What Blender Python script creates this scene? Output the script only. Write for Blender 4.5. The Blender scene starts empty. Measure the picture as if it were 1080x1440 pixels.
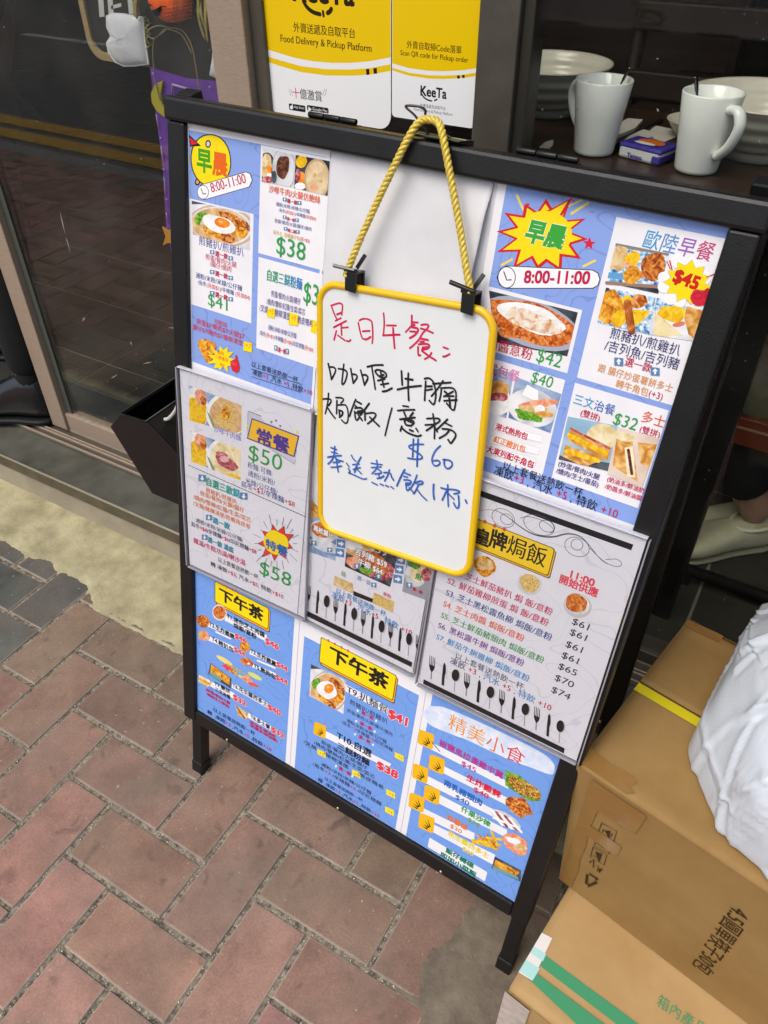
import bpy, bmesh, math, random
import numpy as np
from mathutils import Matrix, Vector, noise as mnoise

random.seed(7)
SC = bpy.context.scene
COL = SC.collection
R_ = math.radians

# ------------------------------------------------------------------ camera (solved from the paving lattice and the board)
F_PX = 1095.506
CAM = np.array([1.028927, -0.488433, 1.331329])
def _rot(w):
    w = np.array(w); t = np.linalg.norm(w); k = w / t
    K = np.array([[0, -k[2], k[1]], [k[2], 0, -k[0]], [-k[1], k[0], 0]])
    return np.eye(3) + math.sin(t) * K + (1 - math.cos(t)) * K @ K
CR = _rot([2.2147580, 0.60135604, -0.28190598])          # rows: image right, image down, forward
cd = bpy.data.cameras.new('camera')
cam = bpy.data.objects.new('camera', cd)
COL.objects.link(cam)
SC.camera = cam
cd.sensor_fit = 'AUTO'; cd.sensor_width = 36.0
cd.lens = F_PX / 1440 * 36
cd.clip_start = 0.05; cd.clip_end = 300
_m = Matrix.Identity(4)
for i in range(3):
    _m[i][0] = CR[0][i]; _m[i][1] = -CR[1][i]; _m[i][2] = -CR[2][i]; _m[i][3] = CAM[i]
cam.matrix_world = _m

# ------------------------------------------------------------------ world, sun, exposure
SUN_EL, SUN_AZ = R_(60), R_(200)       # bright overcast street, light coming in from the road side
w = bpy.data.worlds.new('World'); SC.world = w; w.use_nodes = True
nt = w.node_tree; nt.nodes.clear()
sky = nt.nodes.new('ShaderNodeTexSky'); sky.sky_type = 'NISHITA'; sky.sun_disc = False
sky.sun_elevation = SUN_EL; sky.sun_rotation = SUN_AZ
sky.air_density = 1.0; sky.dust_density = 4.0; sky.ozone_density = 1.0
bg = nt.nodes.new('ShaderNodeBackground'); bg.inputs[1].default_value = 0.12
wo = nt.nodes.new('ShaderNodeOutputWorld')
nt.links.new(sky.outputs[0], bg.inputs[0]); nt.links.new(bg.outputs[0], wo.inputs[0])
sl = bpy.data.lights.new('sun', 'SUN'); sl.energy = 1.2; sl.angle = R_(35); sl.color = (1.0, 0.975, 0.945)
so = bpy.data.objects.new('sun', sl); COL.objects.link(so)
_d = Vector((math.sin(SUN_AZ) * math.cos(SUN_EL), math.cos(SUN_AZ) * math.cos(SUN_EL), math.sin(SUN_EL)))
so.rotation_euler = _d.to_track_quat('Z', 'Y').to_euler(); so.location = (0, -6, 8)
SC.view_settings.view_transform = 'Standard'
SC.view_settings.look = 'None'
SC.view_settings.exposure = 0.48
SC.view_settings.gamma = 1
SC.cycles.max_bounces = 8
SC.cycles.transparent_max_bounces = 16
SC.cycles.caustics_reflective = False; SC.cycles.caustics_refractive = False

# ------------------------------------------------------------------ materials
def lin(h):
    if not isinstance(h, str): return tuple(h)
    h = h.lstrip('#'); o = []
    for i in (0, 2, 4):
        c = int(h[i:i+2], 16) / 255
        o.append(c / 12.92 if c <= 0.04045 else ((c + 0.055) / 1.055) ** 2.4)
    return tuple(o)
MATS = {}
def _new(name):
    m = bpy.data.materials.new(name); m.use_nodes = True
    t = m.node_tree; b = t.nodes.get('Principled BSDF')
    return m, t, b
def mat(name, col, rough=0.5, metal=0.0, spec=0.4, var=0.0, vs=20.0, col2=None, bump=0.0, bs=200.0, coat=0.0, aniso=None):
    """principled with optional noise colour variation (var, or towards col2) and noise bump"""
    if name in MATS: return MATS[name]
    m, t, b = _new(name)
    c = lin(col)
    b.inputs['Base Color'].default_value = (*c, 1)
    b.inputs['Roughness'].default_value = rough
    b.inputs['Metallic'].default_value = metal
    b.inputs['Specular IOR Level'].default_value = spec
    b.inputs['Coat Weight'].default_value = coat
    tc = None
    if var or col2 or bump:
        tc = t.nodes.new('ShaderNodeTexCoord')
    if var or col2:
        n = t.nodes.new('ShaderNodeTexNoise'); n.inputs['Scale'].default_value = vs; n.inputs['Detail'].default_value = 6
        n.inputs['Roughness'].default_value = 0.62
        if aniso:
            mp = t.nodes.new('ShaderNodeMapping'); mp.inputs['Scale'].default_value = aniso
            t.links.new(tc.outputs['Object'], mp.inputs[0]); t.links.new(mp.outputs[0], n.inputs[0])
        else:
            t.links.new(tc.outputs['Object'], n.inputs[0])
        r = t.nodes.new('ShaderNodeValToRGB')
        if col2: a, d = c, lin(col2)
        else:
            a = tuple(max(0, x * (1 - var)) for x in c); d = tuple(min(1, x * (1 + var)) for x in c)
        r.color_ramp.elements[0].position = 0.36; r.color_ramp.elements[0].color = (*a, 1)
        r.color_ramp.elements[1].position = 0.66; r.color_ramp.elements[1].color = (*d, 1)
        t.links.new(n.outputs[0], r.inputs[0]); t.links.new(r.outputs[0], b.inputs['Base Color'])
    if bump:
        n2 = t.nodes.new('ShaderNodeTexNoise'); n2.inputs['Scale'].default_value = bs; n2.inputs['Detail'].default_value = 4
        t.links.new(tc.outputs['Object'], n2.inputs[0])
        bp = t.nodes.new('ShaderNodeBump'); bp.inputs['Strength'].default_value = bump; bp.inputs['Distance'].default_value = 0.002
        t.links.new(n2.outputs[0], bp.inputs['Height']); t.links.new(bp.outputs[0], b.inputs['Normal'])
    MATS[name] = m
    return m
def ink(h):
    return mat('ink_' + h.lstrip('#'), h, rough=0.42, spec=0.25)
def food(name, *cols, scale=120.0, dist=1.0):
    """printed food: several colours mixed by a noise ramp"""
    if name in MATS: return MATS[name]
    m, t, b = _new(name)
    b.inputs['Roughness'].default_value = 0.42; b.inputs['Specular IOR Level'].default_value = 0.25
    tc = t.nodes.new('ShaderNodeTexCoord'); n = t.nodes.new('ShaderNodeTexNoise')
    n.inputs['Scale'].default_value = scale; n.inputs['Detail'].default_value = 5; n.inputs['Distortion'].default_value = dist
    r = t.nodes.new('ShaderNodeValToRGB'); e = r.color_ramp.elements
    k = len(cols)
    for i, c in enumerate(cols):
        p = 0.34 + 0.32 * i / max(1, k - 1)
        if i < 2: e[i].position = p; e[i].color = (*lin(c), 1)
        else:
            q = e.new(p); q.color = (*lin(c), 1)
    t.links.new(tc.outputs['Object'], n.inputs[0]); t.links.new(n.outputs[0], r.inputs[0]); t.links.new(r.outputs[0], b.inputs['Base Color'])
    MATS[name] = m
    return m
def doodle(name, c1, c2, scale=16.0, width=0.012, rough=0.4):
    """print colour with faint outline drawings: thin bands of a noise field"""
    if name in MATS: return MATS[name]
    m, t, b = _new(name)
    b.inputs['Roughness'].default_value = rough; b.inputs['Specular IOR Level'].default_value = 0.25
    tc = t.nodes.new('ShaderNodeTexCoord'); n = t.nodes.new('ShaderNodeTexNoise')
    n.inputs['Scale'].default_value = scale; n.inputs['Detail'].default_value = 1.2; n.inputs['Distortion'].default_value = 0.6
    t.links.new(tc.outputs['Object'], n.inputs[0])
    ms = []
    for lv in (0.44, 0.56):
        s = t.nodes.new('ShaderNodeMath'); s.operation = 'SUBTRACT'; s.inputs[1].default_value = lv
        a = t.nodes.new('ShaderNodeMath'); a.operation = 'ABSOLUTE'
        l = t.nodes.new('ShaderNodeMath'); l.operation = 'LESS_THAN'; l.inputs[1].default_value = width * 0.5
        t.links.new(n.outputs[0], s.inputs[0]); t.links.new(s.outputs[0], a.inputs[0]); t.links.new(a.outputs[0], l.inputs[0]); ms.append(l)
    mx = t.nodes.new('ShaderNodeMath'); mx.operation = 'MAXIMUM'
    t.links.new(ms[0].outputs[0], mx.inputs[0]); t.links.new(ms[1].outputs[0], mx.inputs[1])
    big = t.nodes.new('ShaderNodeTexNoise'); big.inputs['Scale'].default_value = 7
    t.links.new(tc.outputs['Object'], big.inputs[0])
    g = t.nodes.new('ShaderNodeMix'); g.data_type = 'RGBA'
    a, d = lin(c1), tuple(min(1, x * 1.12) for x in lin(c1))
    g.inputs[6].default_value = (*a, 1); g.inputs[7].default_value = (*d, 1)
    t.links.new(big.outputs[0], g.inputs[0])
    mix = t.nodes.new('ShaderNodeMix'); mix.data_type = 'RGBA'
    t.links.new(mx.outputs[0], mix.inputs[0]); t.links.new(g.outputs[2], mix.inputs[6]); mix.inputs[7].default_value = (*lin(c2), 1)
    t.links.new(mix.outputs[2], b.inputs['Base Color'])
    MATS[name] = m
    return m
def clear(name, tint=(0.95, 0.95, 0.95), rough=0.0, f0=0.04, dirt=0.0, dcol=(0.6, 0.6, 0.55), gain=1.0):
    """thin clear sheet: straight-through light plus a Fresnel mirror, optionally some dirt specks"""
    if name in MATS: return MATS[name]
    m = bpy.data.materials.new(name); m.use_nodes = True
    t = m.node_tree; t.nodes.clear()
    o = t.nodes.new('ShaderNodeOutputMaterial')
    tr = t.nodes.new('ShaderNodeBsdfTransparent'); tr.inputs[0].default_value = (*tint, 1)
    gl = t.nodes.new('ShaderNodeBsdfGlossy'); gl.inputs['Roughness'].default_value = rough
    lw = t.nodes.new('ShaderNodeLayerWeight'); lw.inputs['Blend'].default_value = 0.5
    p = t.nodes.new('ShaderNodeMath'); p.operation = 'POWER'; p.inputs[1].default_value = 5
    a = t.nodes.new('ShaderNodeMath'); a.operation = 'MULTIPLY_ADD'; a.inputs[1].default_value = (1 - f0) * gain; a.inputs[2].default_value = f0 * gain
    a.use_clamp = True
    mx = t.nodes.new('ShaderNodeMixShader')
    t.links.new(lw.outputs['Facing'], p.inputs[0]); t.links.new(p.outputs[0], a.inputs[0]); t.links.new(a.outputs[0], mx.inputs[0])
    t.links.new(tr.outputs[0], mx.inputs[1]); t.links.new(gl.outputs[0], mx.inputs[2])
    last = mx
    if dirt:
        tc = t.nodes.new('ShaderNodeTexCoord')
        n = t.nodes.new('ShaderNodeTexNoise'); n.inputs['Scale'].default_value = 130; n.inputs['Detail'].default_value = 3
        n2 = t.nodes.new('ShaderNodeTexNoise'); n2.inputs['Scale'].default_value = 5; n2.inputs['Detail'].default_value = 4
        t.links.new(tc.outputs['Object'], n.inputs[0]); t.links.new(tc.outputs['Object'], n2.inputs[0])
        r = t.nodes.new('ShaderNodeMapRange'); r.inputs[1].default_value = 0.74; r.inputs[2].default_value = 0.80; r.inputs[3].default_value = 0; r.inputs[4].default_value = 0.9
        r2 = t.nodes.new('ShaderNodeMapRange'); r2.inputs[1].default_value = 0.45; r2.inputs[2].default_value = 0.75; r2.inputs[3].default_value = 0; r2.inputs[4].default_value = dirt
        t.links.new(n.outputs[0], r.inputs[0]); t.links.new(n2.outputs[0], r2.inputs[0])
        s = t.nodes.new('ShaderNodeMath'); s.operation = 'MAXIMUM'
        t.links.new(r.outputs[0], s.inputs[0]); t.links.new(r2.outputs[0], s.inputs[1])
        df = t.nodes.new('ShaderNodeBsdfDiffuse'); df.inputs[0].default_value = (*dcol, 1)
        m2 = t.nodes.new('ShaderNodeMixShader')
        t.links.new(s.outputs[0], m2.inputs[0]); t.links.new(mx.outputs[0], m2.inputs[1]); t.links.new(df.outputs[0], m2.inputs[2]); last = m2
    t.links.new(last.outputs[0], o.inputs[0])
    MATS[name] = m
    return m

# ------------------------------------------------------------------ mesh builder
class MB:
    def __init__(s): s.v = []; s.f = []; s.m = []; s.mats = []; s.smooth = []; s.marks = []
    def mi(s, m):
        if m not in s.mats: s.mats.append(m)
        return s.mats.index(m)
    def add(s, verts, faces, m, smooth=False):
        b = len(s.v); s.v += [tuple(map(float, p)) for p in verts]; k = s.mi(m)
        for f in faces:
            s.f.append([b + i for i in f]); s.m.append(k); s.smooth.append(smooth)
        return s
    def box(s, lo, hi, m, M=None):
        x0, y0, z0 = lo; x1, y1, z1 = hi
        v = [(x0,y0,z0),(x1,y0,z0),(x1,y1,z0),(x0,y1,z0),(x0,y0,z1),(x1,y0,z1),(x1,y1,z1),(x0,y1,z1)]
        if M is not None: v = [tuple(M @ Vector(p)) for p in v]
        return s.add(v, [(0,3,2,1),(4,5,6,7),(0,1,5,4),(1,2,6,5),(2,3,7,6),(3,0,4,7)], m)
    def prism(s, poly, z0, z1, m, M=None, smooth=False):
        """poly in xy, extruded along z"""
        n = len(poly)
        ar = sum(poly[i][0] * poly[(i+1) % n][1] - poly[(i+1) % n][0] * poly[i][1] for i in range(n))
        if ar < 0: poly = poly[::-1]
        v = [(x, y, z0) for x, y in poly] + [(x, y, z1) for x, y in poly]
        if M is not None: v = [tuple(M @ Vector(p)) for p in v]
        s.add(v, [tuple(range(n - 1, -1, -1)), tuple(range(n, 2 * n))], m)
        b = len(s.v) - 2 * n; k = s.mi(m)
        for i in range(n):
            j = (i + 1) % n
            s.f.append([b + i, b + j, b + n + j, b + n + i]); s.m.append(k); s.smooth.append(smooth)
        return s
    def tube(s, pts, r, m, seg=8, cap=True, flat=1.0, closed=False, up=None):
        pts = [Vector(p) for p in pts]; n = len(pts); rs = r if isinstance(r, (list, tuple)) else [r] * n
        v = []; prev = None
        for i, p in enumerate(pts):
            a = pts[(i - 1) % n] if (closed or i > 0) else p
            c = pts[(i + 1) % n] if (closed or i < n - 1) else p
            t = (c - a).normalized()
            if prev is None:
                q = Vector(up) if up is not None else (Vector((0, 0, 1)) if abs(t.z) < 0.9 else Vector((1, 0, 0)))
                x = t.cross(q).normalized()
            else:
                x = (prev - t * prev.dot(t)).normalized()
            prev = x; y = t.cross(x)
            for k in range(seg):
                g = 2 * math.pi * k / seg
                v.append(p + (x * math.cos(g) + y * math.sin(g) * flat) * rs[i])
        f = []
        for i in range(n if closed else n - 1):
            for k in range(seg):
                k2 = (k + 1) % seg; i2 = (i + 1) % n
                f.append((i * seg + k, i * seg + k2, i2 * seg + k2, i2 * seg + k))
        if cap and not closed:
            f.append(tuple(range(seg - 1, -1, -1))); f.append(tuple((n - 1) * seg + k for k in range(seg)))
        return s.add(v, f, m, True)
    def lathe(s, prof, m, seg=40, c=(0, 0, 0)):
        v = []; n = len(prof)
        for r, z in prof:
            for k in range(seg):
                g = 2 * math.pi * k / seg
                v.append((c[0] + r * math.cos(g), c[1] + r * math.sin(g), c[2] + z))
        f = []
        for i in range(n - 1):
            for k in range(seg):
                k2 = (k + 1) % seg
                f.append((i * seg + k, i * seg + k2, (i + 1) * seg + k2, (i + 1) * seg + k))
        return s.add(v, f, m, True)
    def build(s, name, parent=None, bevel=0.0, M=None, segs=2):
        me = bpy.data.meshes.new(name)
        me.from_pydata(s.v, [], s.f)
        for m in s.mats: me.materials.append(m)
        for i, p in enumerate(me.polygons):
            p.material_index = s.m[i]; p.use_smooth = s.smooth[i]
        me.update()
        o = bpy.data.objects.new(name, me); COL.objects.link(o)
        if parent is not None: o.parent = parent
        if M is not None:
            if parent is not None: o.matrix_local = M
            else: o.matrix_world = M
        if bevel:
            b = o.modifiers.new('bevel', 'BEVEL'); b.width = bevel; b.segments = segs; b.limit_method = 'ANGLE'; b.angle_limit = R_(40)
            b.harden_normals = False
        return o
def thing(name, label, cat, loc=(0, 0, 0), rz=0.0, group=None, M=None):
    o = bpy.data.objects.new(name, None); COL.objects.link(o); o.empty_display_size = 0.05
    if M is not None: o.matrix_world = M
    else: o.location = loc; o.rotation_euler = (0, 0, rz)
    return tag(o, label, cat, group)
def tag(o, label, cat, group=None):
    o['label'] = label; o['category'] = cat
    if group: o['group'] = group
    return o
def struct(o):
    o['kind'] = 'structure'; return o

# ------------------------------------------------------------------ planes: a pixel of the photo -> a point on a real plane
def ray(px, py):
    return CR.T @ np.array([(px - 540) / F_PX, (py - 720) / F_PX, 1.0])
def hit(px, py, ax, val):
    d = ray(px, py); t = (val - CAM[ax]) / d[ax]
    return CAM + t * d
class Plane:
    def __init__(s, O, u, v):
        s.O = np.array(O, float); s.u = np.array(u, float); s.v = np.array(v, float); s.n = np.cross(s.u, s.v)
    def px(s, x, y, off=0.0):
        d = ray(x, y); Oo = s.O + off * s.n
        t = ((Oo - CAM) @ s.n) / (d @ s.n); P = CAM + t * d - s.O
        return (float(P @ s.u), float(P @ s.v))
    def M(s, u0=0.0, v0=0.0, w0=0.0, ang=0.0):
        m = Matrix.Identity(4); O = s.O + u0 * s.u + v0 * s.v + w0 * s.n
        ca, sa = math.cos(ang), math.sin(ang)
        ax = s.u * ca + s.v * sa; ay = -s.u * sa + s.v * ca
        for i in range(3):
            m[i][0] = ax[i]; m[i][1] = ay[i]; m[i][2] = s.n[i]; m[i][3] = O[i]
        return m
BO = Plane((0.3257, 0.0478, 0.1730), (0.999316, -0.036987, 0.0), (0.0076858, 0.207657, 0.978171))   # face of the pavement sign

# ------------------------------------------------------------------ glyphs (Blender's built-in font) cached as flat polygons
_fc = bpy.data.curves.new('glyph_source', 'FONT'); _fc.resolution_u = 3
_fo = bpy.data.objects.new('glyph_source', _fc); COL.objects.link(_fo)
_dg = bpy.context.evaluated_depsgraph_get()
_gl = {}
def _mesh_of(body, bold):
    _fc.body = body; _fc.offset = bold
    _dg.update()
    me = bpy.data.meshes.new_from_object(_fo.evaluated_get(_dg))
    v = [(q.co.x, q.co.y) for q in me.vertices]; f = [tuple(p.vertices) for p in me.polygons]
    bpy.data.meshes.remove(me)
    return v, f
def _w(body):
    v, _ = _mesh_of(body, 0.0)
    return max(x for x, y in v) - min(x for x, y in v)
_bar = None
def glyph(ch, bold):
    global _bar
    k = (ch, bold)
    if k in _gl: return _gl[k]
    if ch == ' ':
        _gl[k] = ([], [], 0.3); return _gl[k]
    v, f = _mesh_of(ch, bold)
    if ord(ch) > 0x2000: adv = 1.0
    else:
        if _bar is None: _bar = _w('HH')
        adv = _w('H' + ch + 'H') - _bar
    _gl[k] = (v, f, adv)
    return _gl[k]

def clip_poly(poly, clip):
    """Sutherland-Hodgman, both in pixel space; clip is convex"""
    ar = sum(clip[i][0] * clip[(i+1) % len(clip)][1] - clip[(i+1) % len(clip)][0] * clip[i][1] for i in range(len(clip)))
    sg = 1 if ar > 0 else -1
    out = list(poly)
    for i in range(len(clip)):
        a = clip[i]; b = clip[(i + 1) % len(clip)]
        side = lambda p: sg * ((b[0]-a[0]) * (p[1]-a[1]) - (b[1]-a[1]) * (p[0]-a[0]))
        inp = out; out = []
        for j in range(len(inp)):
            p = inp[j]; q = inp[(j + 1) % len(inp)]; dp = side(p); dq = side(q)
            if dp >= 0: out.append(p)
            if (dp >= 0) != (dq >= 0):
                t = dp / (dp - dq); out.append((p[0] + t * (q[0]-p[0]), p[1] + t * (q[1]-p[1])))
        if not out: return []
    return out

# ------------------------------------------------------------------ a flat printed thing lying in a plane
LAYER = 6e-6
class Sheet:
    def __init__(s, plane, off, name, label, cat, u0, v0, u1, v1, paper, thick=0.0004, ang=0.0, group=None, corner=0.0, base=True):
        s.p = plane; s.off = off; s.u0 = u0; s.v0 = v0; s.ang = ang; s.top = thick
        s.W = u1 - u0; s.H = v1 - v0
        s.K = (0, 0, 1); s.z = 0; s.clip = None; s.bound = None; s.kx = 1.12
        s.parts = {}; s.cur = None
        M = plane.M(u0, v0, off, ang)
        if base:
            b = MB(); b.prism(rrect(0, 0, s.W, s.H, corner), 0, thick, paper)
            s.root = b.build(name, M=M)
            tag(s.root, label, cat, group)
        else:
            s.root = thing(name, label, cat, M=M, group=group)
    def crop(s, x, y, sc): s.K = (x, y, sc); return s
    def part(s, name, fresh=True):
        s.cur = MB(); s.parts.setdefault(name, []).append(s.cur); return s
    def L(s, x, y):
        """crop coordinates -> local sheet coordinates"""
        u, v = s.p.px(s.K[0] + x / s.K[2], s.K[1] + y / s.K[2], s.off + s.top)
        u -= s.u0; v -= s.v0; c, q = math.cos(s.ang), math.sin(s.ang)
        return (u * c + v * q, -u * q + v * c)
    def inv(s, u, v):
        c, q = math.cos(s.ang), math.sin(s.ang)
        P = s.p.O + (s.u0 + u * c - v * q) * s.p.u + (s.v0 + u * q + v * c) * s.p.v + (s.off + s.top) * s.p.n
        d = CR @ (P - CAM)
        x, y = 540 + F_PX * d[0] / d[2], 720 + F_PX * d[1] / d[2]
        return ((x - s.K[0]) * s.K[2], (y - s.K[1]) * s.K[2])
    def up(s, k=1):
        z = s.top + (s.z + 1) * LAYER; s.z += 1 + 0.2 * (k - 1); s.cur.marks.append(len(s.cur.f)); return z
    def loc(s, poly, m):
        z = s.up(); n = len(poly)
        ar = sum(poly[i][0] * poly[(i+1) % n][1] - poly[(i+1) % n][0] * poly[i][1] for i in range(n))
        if ar < 0: poly = poly[::-1]
        s.cur.add([(x, y, z) for x, y in poly], [tuple(range(n))], m)
    def poly(s, pts, m, clip=True):
        if s.clip and clip: pts = clip_poly(pts, s.clip)
        if len(pts) < 3: return
        q = [s.L(*p) for p in pts]
        if s.bound: q = clip_poly(q, s.bound)
        if len(q) > 2: s.loc(q, m)
    def rect(s, p0, p1, m, r=0.0, edge=None, ew=0.0008):
        """axis-aligned on the sheet, from two opposite corners"""
        a = s.L(*p0); b = s.L(*p1)
        x0, x1 = sorted((a[0], b[0])); y0, y1 = sorted((a[1], b[1]))
        if edge: s.loc(rrect(x0 - ew, y0 - ew, x1 + ew, y1 + ew, r + ew if r else 0), edge)
        s.loc(rrect(x0, y0, x1, y1, r), m)
    def lrect(s, x0, y0, x1, y1, m, r=0.0): s.loc(rrect(x0, y0, x1, y1, r), m)
    def blob(s, x, y, rx, ry, m, rot=0.0, wob=0.0, n=28, seed=0, pw=1.0):
        rd = random.Random(seed * 131 + int(x) * 7 + int(y)); ph = [rd.uniform(0, 6.28) for _ in range(5)]
        c, q = math.cos(rot), math.sin(rot); pts = []
        for k in range(n):
            g = 2 * math.pi * k / n
            f = 1 + wob * sum(math.sin((j + 2) * g + ph[j]) / (1 + 0.5 * j) for j in range(5))
            a = rx * f * math.copysign(abs(math.cos(g)) ** pw, math.cos(g)); b = ry * f * math.copysign(abs(math.sin(g)) ** pw, math.sin(g))
            pts.append((x + a * c - b * q, y + a * q + b * c))
        s.poly(pts, m)
    def ring(s, x, y, rx, ry, wd, m, rot=0.0, n=30):
        s.line([(x + (rx * math.cos(a) * math.cos(rot) - ry * math.sin(a) * math.sin(rot)), y + (rx * math.cos(a) * math.sin(rot) + ry * math.sin(a) * math.cos(rot))) for a in [2 * math.pi * k / n for k in range(n + 1)]], wd, m)
    def burst(s, x, y, r0, r1, n, m, asp=1.0, seed=1, rot=0.0, jit=0.18, edge=None, ew=1.15):
        rd = random.Random(seed); pts = []
        for k in range(2 * n):
            g = rot + math.pi * k / n; r = (r1 if k % 2 == 0 else r0) * (1 + rd.uniform(-jit, jit))
            pts.append((r * math.cos(g), r * math.sin(g) * asp))
        if edge: s.poly([(x + a * ew, y + b * ew) for a, b in pts], edge)
        s.poly([(x + a, y + b) for a, b in pts], m)
    def line(s, pts, wd, m, taper=0.0, smooth=False):
        """ribbon along crop points; wd in metres"""
        if smooth: pts = chaikin(pts, 2)
        P = [np.array(s.L(*p)) for p in pts]
        z = s.up(); n = len(P); v = []
        for i in range(n):
            a = P[max(0, i - 1)]; b = P[min(n - 1, i + 1)]; t = b - a; l = np.linalg.norm(t)
            t = t / l if l > 1e-9 else np.array([1.0, 0])
            nn = np.array([-t[1], t[0]]); k = 0.5 * wd
            if taper: k *= 1 - taper * abs(2 * i / max(1, n - 1) - 1)
            v += [(*(P[i] - nn * k), z), (*(P[i] + nn * k), z)]
        f = [(2*i, 2*i+2, 2*i+3, 2*i+1) for i in range(n - 1)]
        s.cur.add(v, f, m)
        for e in (P[0], P[-1]):      # round ends
            if taper: break
            q = [(e[0] + 0.5 * wd * math.cos(g), e[1] + 0.5 * wd * math.sin(g), z + LAYER * 0.3) for g in [2 * math.pi * k / 10 for k in range(10)]]
            s.cur.add(q, [tuple(range(10))], m)
    def text(s, segs, p0, p1, col=None, bold=0.012, h=None, rot=None, shear=0.0, halo=None, hw=0.05, top=False):
        """text whose bottom edge runs from crop point p0 to p1; segs: string, or list of (string, colour) pairs, or string + list of colours per glyph.
        h: optional em height in metres (else natural)."""
        a = np.array(s.L(*p0)); b = np.array(s.L(*p1)); d = b - a; ln = float(np.linalg.norm(d))
        if rot: ang = math.atan2(d[1], d[0])
        else:
            ang = 0.0; ln = abs(d[0]); a = np.array([min(a[0], b[0]), 0.5 * (a[1] + b[1])])
        if isinstance(segs, str): segs = [(segs, col)]
        cs = []
        for t, c in segs:
            for i, ch in enumerate(t):
                cs.append((ch, c[min(i, len(c) - 1)] if isinstance(c, list) else c))
        tot = sum(glyph(ch, 0.0)[2] for ch, _ in cs)
        if tot <= 0: return
        sx = ln / tot; sy = min(max(h, 0.85 * sx), s.kx * sx) if h else sx
        ca, sa = math.cos(ang), math.sin(ang)
        def offs(b):
            if b < 0.014: return [(0.0, 0.0)]
            if b < 0.034: return [(-b * .5, 0.0), (b * .5, 0.0)]
            return [(b * .62 * i, b * .62 * j) for i in (-1, 1) for j in (-1, 1)] + [(0.0, 0.0)]
        passes = ([([((bold * .5 + hw) * math.cos(k * .7854), (bold * .5 + hw) * math.sin(k * .7854)) for k in range(8)], halo)] if halo else []) + [(offs(bold), None)]
        for of, hc in passes:
            z0 = s.up(len(of))
            for kk, (ox, oy) in enumerate(of):
                x = 0.0; z = z0 + kk * LAYER * 0.2
                for ch, c in cs:
                    v, f, adv = glyph(ch, 0.0)
                    pts = []
                    for (gx, gy) in v:
                        yy = (gy + oy + 0.1) * sy; xx = (x + gx + ox) * sx + shear * yy
                        pts.append((a[0] + xx * ca - yy * sa, a[1] + xx * sa + yy * ca, z))
                    if f: s.cur.add(pts, f, ink(hc or c))
                    x += adv
    def done(s):
        for nm, lst in s.parts.items():
            for b in lst:
                if not b.v: continue
                for c in cluster(b): c.build(nm, parent=s.root)
        return s.root
def cluster(b, gap=0.009):
    """split a printed layer into blocks of marks that lie close together"""
    marks = sorted(set(m for m in b.marks if m < len(b.f)) | {0}); U = []
    for i, m in enumerate(marks):
        e = marks[i + 1] if i + 1 < len(marks) else len(b.f)
        P = np.array([b.v[k] for f in b.f[m:e] for k in f])
        U.append([m, e, *P.min(0)[:2], *P.max(0)[:2]])
    par = list(range(len(U)))
    def find(i):
        while par[i] != i: i = par[i]
        return i
    for i in range(len(U)):
        for j in range(i):
            A, B = U[i], U[j]
            if A[2] - gap < B[4] and B[2] - gap < A[4] and A[3] - gap < B[5] and B[3] - gap < A[5]: par[find(i)] = find(j)
    out = {}
    for i, q in enumerate(U): out.setdefault(find(i), []).append(q)
    if len(out) == 1: return [b]
    res = []
    for g in out.values():
        n = MB(); mp = {}
        for m, e, *_ in g:
            for k in range(m, e):
                f = []
                for vi in b.f[k]:
                    if vi not in mp: mp[vi] = len(n.v); n.v.append(b.v[vi])
                    f.append(mp[vi])
                n.f.append(f); n.m.append(n.mi(b.mats[b.m[k]])); n.smooth.append(b.smooth[k])
        res.append(n)
    return res
def chaikin(pts, k):
    for _ in range(k):
        o = [pts[0]]
        for i in range(len(pts) - 1):
            a, b = pts[i], pts[i + 1]
            if i > 0: o.append((0.75*a[0]+0.25*b[0], 0.75*a[1]+0.25*b[1]))
            if i < len(pts) - 2: o.append((0.25*a[0]+0.75*b[0], 0.25*a[1]+0.75*b[1]))
        o.append(pts[-1]); pts = o
    return pts
def rrect(x0, y0, x1, y1, r, n=6):
    if r <= 0: return [(x0, y0), (x1, y0), (x1, y1), (x0, y1)]
    o = []
    for cx, cy, g0 in ((x1 - r, y0 + r, -90), (x1 - r, y1 - r, 0), (x0 + r, y1 - r, 90), (x0 + r, y0 + r, 180)):
        for k in range(n + 1):
            g = R_(g0 + 90 * k / n); o.append((cx + r * math.cos(g), cy + r * math.sin(g)))
    return o
def bez(pts, n=12):
    """Catmull-Rom through points"""
    P = [Vector(p) for p in pts]; o = []
    for i in range(len(P) - 1):
        a = P[max(0, i-1)]; b = P[i]; c = P[i+1]; d = P[min(len(P)-1, i+2)]
        for k in range(n):
            t = k / n
            o.append(0.5 * ((2*b) + (c-a)*t + (2*a-5*b+4*c-d)*t*t + (3*b-a-3*c+d)*t**3))
    o.append(P[-1])
    return o

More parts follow.
